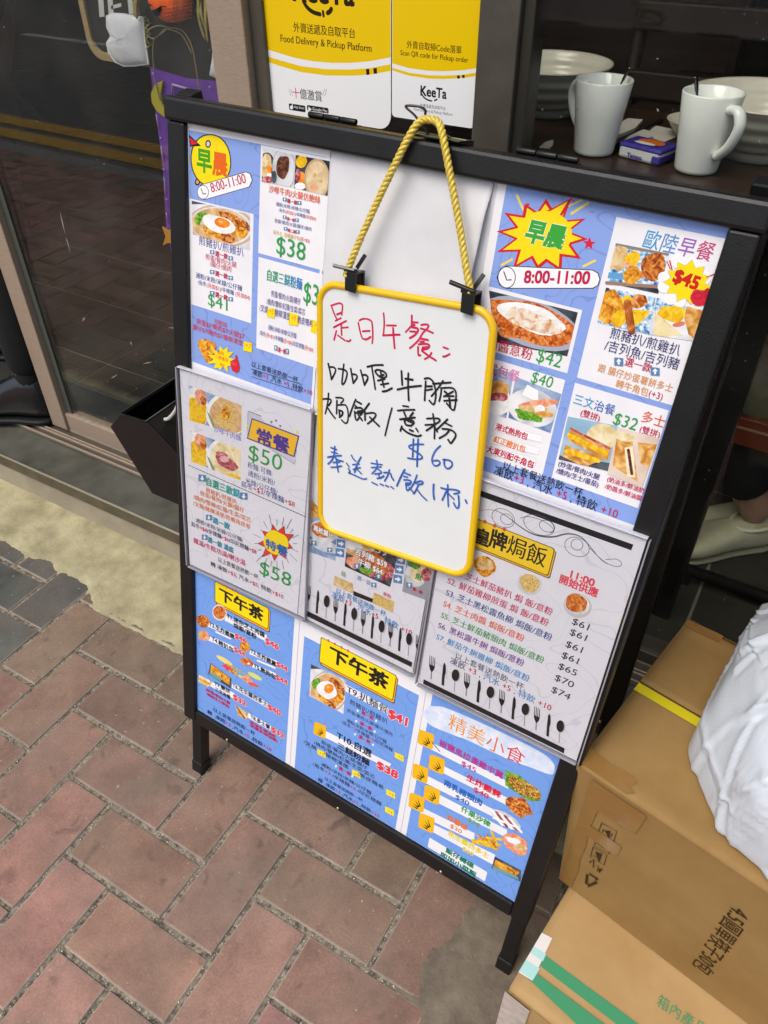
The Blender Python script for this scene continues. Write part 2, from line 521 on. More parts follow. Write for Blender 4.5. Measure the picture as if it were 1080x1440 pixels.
# ================================================================== SETTING
PITCH = 0.11
def make_pavement():
    m, t, b = _new('paver')
    b.inputs['Roughness'].default_value = 0.78; b.inputs['Specular IOR Level'].default_value = 0.3
    at = t.nodes.new('ShaderNodeVertexColor'); at.layer_name = 'tint'
    tc = t.nodes.new('ShaderNodeTexCoord')
    n1 = t.nodes.new('ShaderNodeTexNoise'); n1.inputs['Scale'].default_value = 9; n1.inputs['Detail'].default_value = 8; n1.inputs['Roughness'].default_value = 0.7
    n2 = t.nodes.new('ShaderNodeTexNoise'); n2.inputs['Scale'].default_value = 260; n2.inputs['Detail'].default_value = 3
    n3 = t.nodes.new('ShaderNodeTexNoise'); n3.inputs['Scale'].default_value = 95; n3.inputs['Detail'].default_value = 2
    for n in (n1, n2, n3): t.links.new(tc.outputs['Object'], n.inputs[0])
    r1 = t.nodes.new('ShaderNodeMapRange'); r1.inputs[1].default_value = 0.3; r1.inputs[2].default_value = 0.7; r1.inputs[3].default_value = 0.62; r1.inputs[4].default_value = 1.30
    r2 = t.nodes.new('ShaderNodeMapRange'); r2.inputs[1].default_value = 0.3; r2.inputs[2].default_value = 0.7; r2.inputs[3].default_value = 0.86; r2.inputs[4].default_value = 1.14
    t.links.new(n1.outputs[0], r1.inputs[0]); t.links.new(n2.outputs[0], r2.inputs[0])
    mu = t.nodes.new('ShaderNodeMath'); mu.operation = 'MULTIPLY'
    t.links.new(r1.outputs[0], mu.inputs[0]); t.links.new(r2.outputs[0], mu.inputs[1])
    vm = t.nodes.new('ShaderNodeVectorMath'); vm.operation = 'SCALE'
    t.links.new(at.outputs[0], vm.inputs[0]); t.links.new(mu.outputs[0], vm.inputs['Scale'])
    # grey dusty film in broad patches and small pale flecks
    n4 = t.nodes.new('ShaderNodeTexNoise'); n4.inputs['Scale'].default_value = 5.5; n4.inputs['Detail'].default_value = 6
    t.links.new(tc.outputs['Object'], n4.inputs[0])
    r4 = t.nodes.new('ShaderNodeMapRange'); r4.inputs[1].default_value = 0.42; r4.inputs[2].default_value = 0.72; r4.inputs[3].default_value = 0; r4.inputs[4].default_value = 0.5
    t.links.new(n4.outputs[0], r4.inputs[0])
    mx = t.nodes.new('ShaderNodeMix'); mx.data_type = 'RGBA'; mx.inputs[7].default_value = (0.20, 0.165, 0.125, 1)
    t.links.new(r4.outputs[0], mx.inputs[0]); t.links.new(vm.outputs[0], mx.inputs[6])
    r3 = t.nodes.new('ShaderNodeMapRange'); r3.inputs[1].default_value = 0.70; r3.inputs[2].default_value = 0.76; r3.inputs[3].default_value = 0; r3.inputs[4].default_value = 0.8
    t.links.new(n3.outputs[0], r3.inputs[0])
    m3 = t.nodes.new('ShaderNodeMix'); m3.data_type = 'RGBA'; m3.inputs[7].default_value = (0.42, 0.36, 0.30, 1)
    t.links.new(r3.outputs[0], m3.inputs[0]); t.links.new(mx.outputs[2], m3.inputs[6])
    n5 = t.nodes.new('ShaderNodeTexNoise'); n5.inputs['Scale'].default_value = 21; n5.inputs['Detail'].default_value = 5; n5.inputs['Distortion'].default_value = 0.8
    t.links.new(tc.outputs['Object'], n5.inputs[0])
    r5 = t.nodes.new('ShaderNodeMapRange'); r5.inputs[1].default_value = 0.60; r5.inputs[2].default_value = 0.74; r5.inputs[3].default_value = 0; r5.inputs[4].default_value = 0.55
    t.links.new(n5.outputs[0], r5.inputs[0])
    m5 = t.nodes.new('ShaderNodeMix'); m5.data_type = 'RGBA'; m5.inputs[7].default_value = (0.075, 0.052, 0.042, 1)
    t.links.new(r5.outputs[0], m5.inputs[0]); t.links.new(m3.outputs[2], m5.inputs[6])
    t.links.new(m5.outputs[2], b.inputs['Base Color'])
    bp = t.nodes.new('ShaderNodeBump'); bp.inputs['Strength'].default_value = 0.35; bp.inputs['Distance'].default_value = 0.0012
    t.links.new(n2.outputs[0], bp.inputs['Height']); t.links.new(bp.outputs[0], b.inputs['Normal'])
    rd = random.Random(3)
    V = []; F = []; T = []
    X0, X1 = -60, 42; Y0, Y1 = -12, 3
    for X in range(X0, X1):
        for Y in range(Y0, Y1):
            sI = (X + Y) % 4
            if sI == 0: a, c, wd, hg = X, Y, 2, 1
            elif sI == 2: a, c, wd, hg = X, Y, 1, 2
            else: continue
            if abs(X) > 24 and (X + Y) % 2 and False: continue
            g = 0.0040 / PITCH
            x0 = (a + g + rd.uniform(-.012, .012)) * PITCH; x1 = (a + wd - g + rd.uniform(-.012, .012)) * PITCH
            y0 = (c + g + rd.uniform(-.012, .012)) * PITCH; y1 = (c + hg - g + rd.uniform(-.012, .012)) * PITCH
            dz = rd.uniform(-0.0007, 0.0007); tx = rd.uniform(-.0006, .0006); ty = rd.uniform(-.0006, .0006)
            e = 0.0026; base = len(V)
            def ringv(k, z):
                for (x, y, sx, sy) in ((x0+k, y0+k, -1, -1), (x1-k, y0+k, 1, -1), (x1-k, y1-k, 1, 1), (x0+k, y1-k, -1, 1)):
                    V.append((x, y, z + (dz + sx * tx + sy * ty if z > -0.009 else 0)))
            ringv(0, -0.010); ringv(0, -0.0026); ringv(e * .45, -0.0006); ringv(e * 1.4, 0.0)
            for k in range(3):
                for i in range(4):
                    j = (i + 1) % 4
                    F.append((base + 4*k + i, base + 4*k + j, base + 4*k + 4 + j, base + 4*k + 4 + i))
            F.append((base + 12, base + 13, base + 14, base + 15))
            # brick colour: dusty red near the road, browner by the shop, slate grey left of the joint at x = -2
            fy = (c + 4.5) / 6.0; fy = min(1, max(0, fy))
            red = np.array((0.330, 0.176, 0.138)); brn = np.array((0.190, 0.138, 0.098))
            col = red * (1 - fy) + brn * fy
            col = col * rd.uniform(0.88, 1.10) * np.array((1, rd.uniform(.95, 1.05), rd.uniform(.94, 1.05)))
            if a + wd <= -2 and c >= -0 and a > -9: col = np.array((0.088, 0.094, 0.082)) * rd.uniform(0.8, 1.2)
            if c + hg > 2 and -9 < a < -2: col = np.array((0.10, 0.095, 0.085)) * rd.uniform(.85, 1.1)
            pale = np.array((0.36, 0.31, 0.25)) * rd.uniform(.8, 1.15)
            T += [(*(pale * .7), 1)] * 4 + [(*pale, 1)] * 4 + [(*(pale * .75 + col * .25), 1)] * 4 + [(*col, 1)] * 4
    me = bpy.data.meshes.new('pavement'); me.from_pydata(V, [], F)
    ca = me.color_attributes.new('tint', 'FLOAT_COLOR', 'POINT')
    ca.data.foreach_set('color', np.array(T, dtype=np.float32).ravel())
    me.materials.append(m); me.update()
    o = bpy.data.objects.new('pavement', me); COL.objects.link(o); struct(o)
    # sand and mortar in the joints
    j = mat('joint_mortar', '#4a4238', rough=0.9, col2='#9c917e', vs=120, bump=0.9, bs=260)
    mb = MB(); n = 2
    mb.add([(-7, -1.32, -0.0032), (5, -1.32, -0.0032), (5, 0.44, -0.0032), (-7, 0.44, -0.0032)], [(0, 1, 2, 3)], j)
    struct(mb.build('paving_joints'))
    # loose pale grit lying in the joints
    gm = mat('grit', '#d0cabc', rough=0.85, col2='#8a8274', vs=150)
    mb = MB(); rg = random.Random(11)
    for _ in range(5200):
        X = rg.randrange(-9, 12); Y = rg.randrange(-6, 3)
        if rg.random() < .5: x, y = (X + rg.random() * 1.0) * PITCH, Y * PITCH + rg.gauss(0, .0022)
        else: x, y = X * PITCH + rg.gauss(0, .0022), (Y + rg.random()) * PITCH
        sI = (X + Y) % 4
        r = rg.choice((.0006, .0008, .001, .0014)) * rg.uniform(.7, 1.2)
        z = -0.0032 + r * .4
        pts = [(x + r * math.cos(g) * rg.uniform(.6, 1.2), y + r * math.sin(g) * rg.uniform(.6, 1.2)) for g in (0, 1.3, 2.5, 3.8, 5)]
        mb.prism(pts, z - r * .5, z + r * .7, gm)
    g = mb.build('joint_grit'); g['kind'] = 'stuff'
make_pavement()

# cream concrete apron along the step, with a ragged front edge
conc = mat('apron_concrete', '#b2aa86', rough=0.85, col2='#8c8465', vs=15, bump=0.7, bs=150)
mb = MB(); rd = random.Random(5)
xs = np.concatenate([np.arange(-5.0, -1.4, 0.03), np.arange(-1.4, 1.3, 0.007), np.arange(1.3, 4.0, 0.03)]); rows = 26
fe = []
for x in xs:
    base = 0.226 + 0.010 * mnoise.noise(Vector((x * 7, 1.3, 0))) + 0.006 * mnoise.noise(Vector((x * 40, 4.3, 0))) + 0.003 * mnoise.noise(Vector((x * 150, 4.3, 0)))
    if x < -0.16: base += min(0.045, (-0.16 - x) * 0.6) + 0.008 * mnoise.noise(Vector((x * 18, 7.7, 0)))
    fe.append(base)
V = []; 
for i, x in enumerate(xs):
    for k in range(rows):
        f = (k / (rows - 1)) ** 1.5; y = fe[i] - .012 + (0.432 - fe[i] + .012) * f
        z = -0.0022 + 0.0048 * min(1, f / .12) + 0.013 * f + 0.0012 * mnoise.noise(Vector((x * 22, y * 22, 0.5))) + 0.0016 * mnoise.noise(Vector((x * 75, y * 75, 0.5))) * (1 - .7 * f) + .0007 * mnoise.noise(Vector((x * 190, y * 190, .5)))
        if k == 0: z = -0.004
        V.append((x, y, z))
F = [(i * rows + k, (i + 1) * rows + k, (i + 1) * rows + k + 1, i * rows + k + 1) for i in range(len(xs) - 1) for k in range(rows - 1)]
mb.add(V, F, conc, True); struct(mb.build('concrete_apron'))
# cement smears on the paving near the sign's foot and by the apron
cem = mat('cement_smear', '#7c7160', rough=0.9, col2='#5d5348', vs=16, bump=0.6, bs=170)
mb = MB(); V = []; n_ = 90
for i in range(n_ + 1):
    for k in range(n_ + 1):
        x = .79 + .32 * i / n_; y = -.24 + .42 * k / n_; q = Vector((x, y, 0))
        d = math.hypot((x - .945) / .15, (y + .03) / .20) + .35 * mnoise.noise(q * 9) + .16 * mnoise.noise(q * 30)
        V.append((x, y, -.0046 + .0050 * max(0, min(1, (1.05 - d) / .55)) + .0009 * mnoise.noise(q * 60) + .0006 * mnoise.noise(q * 150)))
mb.add(V, [(i * (n_+1) + k, (i+1) * (n_+1) + k, (i+1) * (n_+1) + k + 1, i * (n_+1) + k + 1) for i in range(n_) for k in range(n_)], cem, True)
struct(mb.build('cement_smear'))
# street beyond the pavement (seen mirrored in the glass)
asph = mat('asphalt', '#6d6b66', rough=0.85, col2='#55534f', vs=60, bump=0.4, bs=300)
mb = MB(); mb.add([(-60, -60, -0.12), (60, -60, -0.12), (60, -1.44, -0.12), (-60, -1.44, -0.12)], [(0, 1, 2, 3)], asph); struct(mb.build('road'))
mb = MB(); mb.box((-60, -1.445, -0.14), (60, -1.315, 0.0), mat('kerb_stone', '#8b8880', rough=0.8, col2='#74716a', vs=25)); struct(mb.build('kerb', bevel=0.008))
mb = MB(); mb.box((-60, -1.32, -0.2), (-6.5, 60, -0.004), asph); mb.box((4.5, -1.32, -0.2), (60, 60, -0.004), asph); mb.box((-6.5, 0.43, -0.2), (4.5, 60, -0.0032), asph)
struct(mb.build('ground'))
yl = mat('road_yellow', '#c79a2e', rough=0.7, col2='#a8842c', vs=30)
mb = MB()
for y0, y1 in ((-2.14, -1.99), (-1.915, -1.765)):
    mb.add([(-40, y0 - .03, -0.116), (40, y0 + .0, -0.116), (40, y1 + .0, -0.116), (-40, y1 - .03, -0.116)], [(0, 1, 2, 3)], yl)
struct(mb.build('yellow_lines'))
wl = mat('road_white', '#b9b7b0', rough=0.7)
mb = MB()
for k in range(-8, 6):
    mb.add([(k * 4.0 + 1.2, -4.42, -0.116), (k * 4.0 + 2.6, -4.42, -0.116), (k * 4.0 + 2.6, -4.32, -0.116), (k * 4.0 + 1.2, -4.32, -0.116)], [(0, 1, 2, 3)], wl)
struct(mb.build('lane_markings'))

# doorstep: stone riser under a worn metal-edged top
riser = mat('step_riser', '#aaa08b', rough=0.6, col2='#968c79', vs=9, bump=0.2)
lip = mat('step_lip', '#6a6150', rough=0.45, metal=0.3, col2='#544c3f', vs=16)
top = mat('step_top', '#5d5c52', rough=0.34, metal=0.0, spec=0.6, col2='#42423a', vs=11, bump=0.25, bs=60)
steel = mat('brushed_steel', '#b3a08c', rough=0.38, metal=0.25, col2='#a08d7a', vs=18, aniso=(4, 4, 60), bump=0.05)
steel_d = mat('dull_steel', '#5e594e', rough=0.42, metal=0.3, col2='#504b42', vs=14)
mb = MB()
mb.box((-5, 0.425, -0.02), (4, 0.60, 0.083), riser)
mb.box((-5, 0.420, 0.083), (4, 0.60, 0.117), lip)
mb.box((-5, 0.4225, 0.117), (4, 0.60, 0.120), top)
struct(mb.build('doorstep', bevel=0.0015))
mb = MB(); mb.box((-5, 0.4195, 0.1165), (4, 0.4235, 0.1212), mat('step_nosing', '#c4bda9', rough=0.3, metal=0.7)); struct(mb.build('step_nosing', bevel=0.0008))

# interior floor
tile = mat('floor_tile', '#3a3933', rough=0.35, col2='#2e2d29', vs=8)
mb = MB(); g = 0.003
for i in range(-16, 12):
    for j in range(0, 18):
        x0 = i * 0.3 + 0.12; y0 = 0.602 + j * 0.3
        if y0 < 0.6: continue
        mb.box((x0 + g, y0 + g, 0.05), (x0 + .3 - g, y0 + .3 - g, 0.122), tile)
mb.box((-5, 0.60, 0.0), (4, 6.0, 0.1195), mat('tile_grout', '#7d7a70', rough=0.8))
struct(mb.build('floor'))

# ------------------------------------------------------------------ the shop front: one building with its parts
shop = thing('shop_building', 'restaurant shop front with brown steel frames and large glass panes behind the menu board', 'shop', (0, 0.6, 0.12))
SM = Matrix.Translation((0, -0.6, -0.12))
def sp(mb, name, bevel=0.0, parent=None):
    o = mb.build(name, parent=parent or shop, bevel=bevel)
    if parent is None: o.matrix_local = SM
    return o
# track of the sliding door: sill with raised rails
mb = MB(); mb.box((-5, 0.530, 0.1202), (4, 0.599, 0.1235), steel_d)
for y in (0.534, 0.553, 0.562, 0.585): mb.box((-5, y, 0.1235), (4, y + 0.004, 0.130), steel)
sp(mb, 'door_track', 0.0008)
def px_x(px, py, y): return float(hit(px, py, 1, y)[0])
mb = MB(); mb.box((-0.655, 0.578, 0.1305), (-0.598, 0.622, 2.25), steel); sp(mb, 'door_stile', 0.002)
mb = MB(); mb.box((-0.597, 0.585, 0.1305), (0.092, 0.615, 0.182), steel); sp(mb, 'bottom_rail', 0.0015)
mb = MB(); mb.box((-0.597, 0.593, 0.182), (-0.578, 0.607, 2.25), mat('rubber_seal', '#4d5148', rough=0.5)); sp(mb, 'glass_seal', 0.001)
mb = MB(); mb.box((0.092, 0.572, 0.1305), (0.160, 0.64, 2.25), steel); mb.box((0.160, 0.588, 0.1305), (0.185, 0.632, 2.25), steel_d); sp(mb, 'mullion', 0.002)
mb = MB(); mb.box((0.540, 0.580, 0.1305), (0.596, 0.64, 2.25), steel_d); mb.box((0.596, 0.590, 0.1305), (0.612, 0.632, 2.25), mat('dark_bronze', '#4a463e', rough=0.4, metal=0.6)); sp(mb, 'mullion', 0.002)
mb = MB(); mb.box((0.185, 0.585, 0.1305), (0.540, 0.632, 0.19), steel_d); mb.box((0.612, 0.585, 0.1305), (2.6, 0.632, 0.16), steel_d); sp(mb, 'bottom_rail', 0.0015)
mb = MB(); mb.box((-5, 0.57, 2.25), (4, 0.65, 2.36), steel_d); sp(mb, 'head_rail', 0.002)
glass = clear('window_glass', (0.93, 0.94, 0.92), 0.0, 0.05, dirt=0.035, dcol=(0.45, 0.43, 0.38), gain=1.25)
glass2 = clear('window_glass_clean', (0.96, 0.97, 0.95), 0.0, 0.03, dirt=0.012, dcol=(0.45, 0.43, 0.38), gain=0.8)
for x0, x1, z0, gm in ((-0.578, 0.092, 0.182, glass), (0.185, 0.540, 0.19, glass2), (0.612, 2.6, 0.16, glass2)):
    mb = MB(); mb.box((x0, 0.596, z0), (x1, 0.604, 2.25), gm); sp(mb, 'window_pane')
wallm = mat('outer_wall', '#6d675d', rough=0.8, col2='#5e584f', vs=10)
mb = MB(); mb.box((-5, 0.56, 2.36), (4, 0.75, 4.5), wallm); mb.box((-5, 0.56, 0.12), (-1.75, 0.75, 2.25), wallm); mb.box((2.6, 0.56, 0.12), (4, 0.75, 2.25), wallm); sp(mb, 'outer_wall')
mb = MB(); mb.box((-5, 0.40, 2.85), (4, 0.555, 2.97), mat('added_soffit', '#6b6862', rough=0.8)); sp(mb, 'added_canopy', 0.005)  # unseen overhang, added to shape the sky light on the shop front
inw = mat('inner_wall', '#2b211a', rough=0.7, col2='#221a15', vs=5)
mb = MB(); mb.box((-5, 5.2, 0.12), (4, 5.35, 2.8), inw); mb.box((-5, 0.75, 0.12), (-4.85, 5.2, 2.8), inw); mb.box((3.85, 0.75, 0.12), (4, 5.2, 2.8), inw); sp(mb, 'inner_wall')
mb = MB(); mb.box((-5, 0.75, 2.8), (4, 5.35, 2.9), mat('inner_ceiling', '#3a342d', rough=0.8)); sp(mb, 'ceiling')
# scratches and splashes on the left pane
scr = mat('dried_splash', '#8d897e', rough=0.8)
rd = random.Random(9)
def scratch(p, q, wd):
    a = hit(*p, 1, 0.5955); b = hit(*q, 1, 0.5955); d = b - a; l = np.linalg.norm(d); nn = np.array([-d[2], 0, d[0]]) / l * wd * .5
    k = rd.uniform(.3, .7); c = a + d * k + nn * rd.uniform(-1, 1)
    mb = MB(); mb.add([a, c - nn, b, c + nn], [(0, 1, 2, 3)], scr); sp(mb, 'stain')
for p, q, wd in (((84, 296), (92, 330), .004), ((92, 332), (99, 356), .0035), ((183, 480), (186, 486), .006), ((236, 460), (246, 461), .0025), ((200, 512), (214, 509), .003), ((156, 532), (166, 526), .003), ((115, 452), (120, 446), .004)): scratch(p, q, wd)

# ================================================================== PAVEMENT SIGN (A-frame)
blk = mat('black_powder_coat', '#121213', rough=0.42, spec=0.4, var=0.25, vs=35, bump=0.12, bs=420)
blk2 = mat('black_plastic', '#131314', rough=0.45, spec=0.4)
sign = thing('a_frame_sign', 'black metal A-frame pavement sign filled with blue menu posters', 'sign board', M=BO.M(0.0, -0.177, 0.0))
SG = Matrix.Translation((0, 0.177, 0))
def spart(mb, name, bevel=0.0, parent=None, M=None):
    o = mb.build(name, parent=parent or sign, bevel=bevel)
    if parent is None: o.matrix_local = M or SG
    return o
W, H = 0.616, 0.9355
mb = MB(); mb.box((-0.028, H - 0.001, -0.020), (W + 0.030, H + 0.0245, 0.011), blk); spart(mb, 'top_rail', 0.004)
mb = MB(); mb.box((-0.026, -0.026, -0.018), (0.0008, H - 0.0015, 0.0075), blk); spart(mb, 'stile', 0.0025)
mb = MB(); mb.box((W - 0.0008, -0.026, -0.018), (W + 0.026, H - 0.0015, 0.0075), blk); spart(mb, 'stile', 0.0025)
mb = MB(); mb.box((0.001, -0.027, -0.018), (W - 0.001, 0.0008, 0.0072), blk); spart(mb, 'bottom_rail', 0.0025)
mb = MB(); mb.box((0.0, 0.0, -0.012), (W, H, -0.001), mat('panel_white', '#cfcfd2', rough=0.4)); spart(mb, 'panel')
bolt = mat('bolt_head', '#b9a98a', rough=0.4, metal=0.7)
for u_ in (0.075, 0.31, 0.50):
    mb = MB(); mb.lathe([(0, .0016), (.0018, .0012), (.0024, 0)], bolt, 10, (u_, -0.021, 0.0072)); spart(mb, 'screw')
def leg(u0, u1, ytilt=0):
    mb = MB(); mb.box((u0, -0.150, -0.030), (u1, -0.0275, -0.008), blk); o = spart(mb, 'leg', 0.0015)
    mb = MB(); mb.box((u0 - 0.0015, -0.181, -0.0315), (u1 + 0.0015, -0.1495, -0.0065), blk2); f = mb.build('rubber_foot', parent=o, bevel=0.002)
leg(-0.022, 0.000); leg(W, W + 0.022)
# rear frame leaning the other way, built in world space
def w2(o):   # place a world-space mesh as a child of the sign
    o.matrix_local = sign.matrix_world.inverted()
TOP = np.array([0.0, 0.262, 1.118]); 
def rear(x, t):   # t = 0 at the hinge, 1 at the ground
    return (x, 0.272 + (0.398 - 0.272) * t, 1.112 * (1 - t))
def bar(mb, a, b, hw, ht, m):
    a = Vector(a); b = Vector(b); d = (b - a).normalized(); x = Vector((1, 0, 0)); y = d.cross(x).normalized(); x = y.cross(d)
    v = [p + x * sx * hw + y * sy * ht for p in (a, b) for sx, sy in ((-1, -1), (1, -1), (1, 1), (-1, 1))]
    mb.add(v, [(0, 3, 2, 1), (4, 5, 6, 7), (0, 1, 5, 4), (1, 2, 6, 5), (2, 3, 7, 6), (3, 0, 4, 7)], m)
for x in (0.314, 0.962):
    mb = MB(); bar(mb, rear(x, 0.0), rear(x, 0.972), .012, .010, blk); o = mb.build('rear_leg', parent=sign, bevel=0.0015); w2(o)
    mb = MB(); bar(mb, rear(x, 0.965), rear(x, 0.998), .0135, .0115, blk2); f = mb.build('rubber_foot', parent=o, bevel=0.0015)
for t_ in (.02, .84):
    mb = MB(); bar(mb, (0.326, *rear(0, t_)[1:]), (0.950, *rear(0, t_)[1:]), .010, .013, blk); o = mb.build('rear_rail', parent=sign, bevel=0.0015); w2(o)
mb = MB(); bar(mb, (0.638, *rear(0, .03)[1:]), (0.638, *rear(0, .83)[1:]), .312, .002, mat('rear_panel', '#17171a', rough=0.5)); o = mb.build('rear_panel', parent=sign); w2(o)
for u0, u1 in ((0.404, 0.467), (0.158, 0.221)):
    mb = MB()
    k = (u1 - u0) / 3
    for i in range(3): mb.tube([(u0 + k * i + .0006, H + 0.0275, -0.0205), (u0 + k * (i + 1) - .0006, H + 0.0275, -0.0205)], 0.0030, mat('hinge_steel', '#2b2a28', rough=0.35, metal=0.6), 10)
    mb.box((u0, H + 0.010, -0.030), (u1, H + 0.0245, -0.0202), blk)
    spart(mb, 'hinge', 0.0006)

# wedge-shaped brochure box on the left of the frame
bx = thing('brochure_box', 'empty open-topped black wedge-shaped leaflet box on the left side of the menu board', 'leaflet box', (0.24, 0.21, 0.35))
BXI = bx.matrix_world.inverted() if False else Matrix.Translation((-0.24, -0.21, -0.35))
Y0b = 0.205
def bp(px, py):
    P = hit(px, py, 1, Y0b); return (float(P[0]), float(P[2]))
prof = [bp(155, 600), bp(170, 582), bp(205, 593), bp(259, 711), bp(214, 694)]
prof[3] = (0.308, prof[4][1]); 
inner = prof[2]
DY = 0.20
xz = lambda p, y: (p[0], y, p[1])
mb = MB(); t_ = 0.003
def plate(mb, pts, th, m):
    """flat plate from 3D polygon, thickened along its normal"""
    P = [Vector(p) for p in pts]; n = (P[1] - P[0]).cross(P[2] - P[0]).normalized() * th
    k = len(P); v = [p for p in P] + [p + n for p in P]
    f = [tuple(range(k - 1, -1, -1)), tuple(range(k, 2 * k))] + [(i, (i + 1) % k, k + (i + 1) % k, k + i) for i in range(k)]
    mb.add(v, f, m)
plate(mb, [xz(p, Y0b) for p in (prof[0], prof[4], prof[3], (0.308, prof[2][1] - 0.10), prof[2], prof[1])], -t_, blk)
mb2 = mb.build('end_panel', parent=bx, bevel=0.0008); mb2.matrix_local = BXI
mb = MB(); plate(mb, [xz(p, Y0b + DY) for p in (prof[0], prof[4], prof[3], (0.308, prof[2][1] - 0.10), prof[2], prof[1])], -t_, blk); o = mb.build('end_panel', parent=bx, bevel=0.0008); o.matrix_local = BXI
e0, e1 = Y0b + t_ + .0003, Y0b + DY - .0003
mb = MB(); plate(mb, [xz(prof[0], e0), xz(prof[0], e1), xz(prof[4], e1), xz(prof[4], e0)], -t_, blk); plate(mb, [xz(prof[1], e0), xz(prof[1], e1), xz(prof[0], e1), xz(prof[0], e0)], -t_, blk); o = mb.build('outer_wall', parent=bx); o.matrix_local = BXI
mb = MB(); q = (0.308, prof[2][1] - 0.10)
plate(mb, [xz(prof[2], e0), xz(prof[2], e1), xz(q, e1), xz(q, e0)], t_, blk); o = mb.build('inner_wall', parent=bx); o.matrix_local = BXI
mb = MB(); plate(mb, [xz(prof[4], e0), xz(prof[4], e1), xz(prof[3], e1), xz(prof[3], e0)], t_, blk); o = mb.build('base', parent=bx); o.matrix_local = BXI
# rolled rim of the opening
mb = MB(); rim = mat('box_rim', '#3a3a3b', rough=0.4)
mb.tube([xz(prof[1], Y0b - .0005), xz(prof[2], Y0b - .0005), xz(prof[2], Y0b + DY), xz(prof[1], Y0b + DY)], 0.0018, rim, 8, closed=True); o = mb.build('rim', parent=bx); o.matrix_local = BXI
# white cord hanging from the box
wc = mat('white_cord', '#c9c8c4', rough=0.5)
def onx(px, py, y): return tuple(hit(px, py, 1, y))
mb = MB(); mb.tube(bez([onx(231, 590, .235), onx(238, 588, .235), onx(247, 577, .235), onx(252, 562, .236), onx(258, 540, .24), onx(266, 520, .245), onx(290, 505, .25)], 6), 0.0032, wc, 8)
tag(mb.build('white_cord'), 'white cord looping over the rim of the black leaflet box', 'cord')

# ================================================================== PRINTED MENUS
paper = mat('menu_paper', '#e9e8ea', rough=0.42, spec=0.3)
white = mat('print_white', '#efeeef', rough=0.42, spec=0.25, col2='#e6e5e8', vs=14)
blueA = doodle('print_blue_pale', '#859fda', '#7a94cf', 19)
blueB = doodle('print_blue', '#719bdd', '#678fd2', 19)
greyp = doodle('laminated_paper', '#dddce2', '#d6d5dc', 15, 0.010)
BLK, RED, PINK, PUR, NAVY, GRN, ORG, TEAL, SKY, GOLD = '#1a1a1e', '#d8342f', '#c8245c', '#4b3a86', '#2f3f8f', '#2f9a4c', '#df7f38', '#1f8f7f', '#2f86c4', '#d9a52c'
WHT = '#f2f2f2'; YEL = '#f6da12'; CRIM = '#c01c48'
f_rust = food('food_red_sauce', '#8f3d14', '#c05a1c', '#d9803a', '#e3a468', scale=190)
f_fry = food('food_fried', '#9a5312', '#cf7f1c', '#e8a62e', '#f2c65a', scale=150)
f_fry2 = food('food_fried_dark', '#6f2f10', '#a8501a', '#d2802f', '#eaae6c', scale=170)
f_yel = food('food_egg_yellow', '#d89c0c', '#efbf14', '#f5d34a', scale=120)
f_crm = food('food_cream', '#c39a58', '#dcbd84', '#ead6ae', scale=110)
f_tan = food('food_soup', '#c79a62', '#dcb27c', '#e6c9a0', scale=70)
f_brn = food('food_braised', '#35180f', '#5c2f1c', '#84523a', scale=200)
f_egg = food('food_egg_white', '#dfe0dc', '#f1f1ee', '#f7f7f5', scale=60)
f_yolk = food('food_yolk', '#e2640e', '#f08a1c', '#f5a640', scale=80)
f_grn = food('food_green', '#3c6f1c', '#64a12c', '#96c44a', scale=230)
f_meat = food('food_meat', '#7f2630', '#b24c52', '#dba0a0', scale=170)
f_ham = food('food_ham', '#d77c5c', '#e89a74', '#f1bd9e', scale=120)
f_nood = food('food_noodle', '#b98f3c', '#d8b76a', '#ecd9a0', scale=230, dist=2.5)
f_tray = food('food_dish_pattern', '#2d5f9a', '#7fb0d4', '#d7e4ea', '#eef2f2', scale=260, dist=0.4)
f_plate = food('food_plate', '#b9bcc0', '#d8dadc', '#eceded', scale=30)
f_bread = food('food_bread', '#b5742a', '#d99c4a', '#ecc686', scale=90)
f_pale = food('food_toast', '#d8bf86', '#ead9ac', '#f3e8c8', scale=60)
f_dark = food('food_dark', '#20242c', '#3a4048', '#5a6068', scale=50)
f_blueb = food('food_table_blue', '#5a76a4', '#8ea6c6', '#b6c6d8', scale=40)
f_mush = food('food_mushroom', '#c9ab7e', '#d8bd90', '#e4d0ac', scale=60)

def arrow(s, x, y, sz, up=True, hw=1.0):
    s.poly([(x - sz*hw, y - sz), (x + sz*hw, y - sz*.8), (x + sz*hw, y + sz), (x - sz*hw, y + sz*.8)], ink('#5b84ac'))
    q = -1 if up else 1
    s.poly([(x, y + q * sz * .72), (x + sz * .6 * hw, y + q * sz * .05), (x - sz * .6 * hw, y - q * 0)], ink(WHT))
    s.poly([(x - sz * .22 * hw, y), (x + sz * .22 * hw, y), (x + sz * .22 * hw, y - q * sz * .6), (x - sz * .22 * hw, y - q * sz * .6)], ink(WHT))
def arrow_r(s, x, y, sz):
    s.poly([(x - sz, y - sz * 1.15), (x + sz, y - sz * .8), (x + sz, y + sz * 1.1), (x - sz, y + sz * .75)], ink('#5b86b4'))
    s.poly([(x + sz*.7, y + .06*sz), (x, y - .62*sz), (x, y + .62*sz)], ink(WHT)); s.poly([(x, y - .2*sz), (x, y + .25*sz), (x - .6*sz, y + .1*sz), (x - .6*sz, y - .3*sz)], ink(WHT))
def clockpill(s, x, y, r, rot=0.0):
    s.blob(x, y, r * .82, r, ink(BLK)); s.blob(x, y, r * .75, r * .92, ink(WHT))
    s.line([(x - r * .25, y - r * .5), (x, y + r * .25), (x + r * .4, y + r * .22)], 0.0012, ink(BLK))
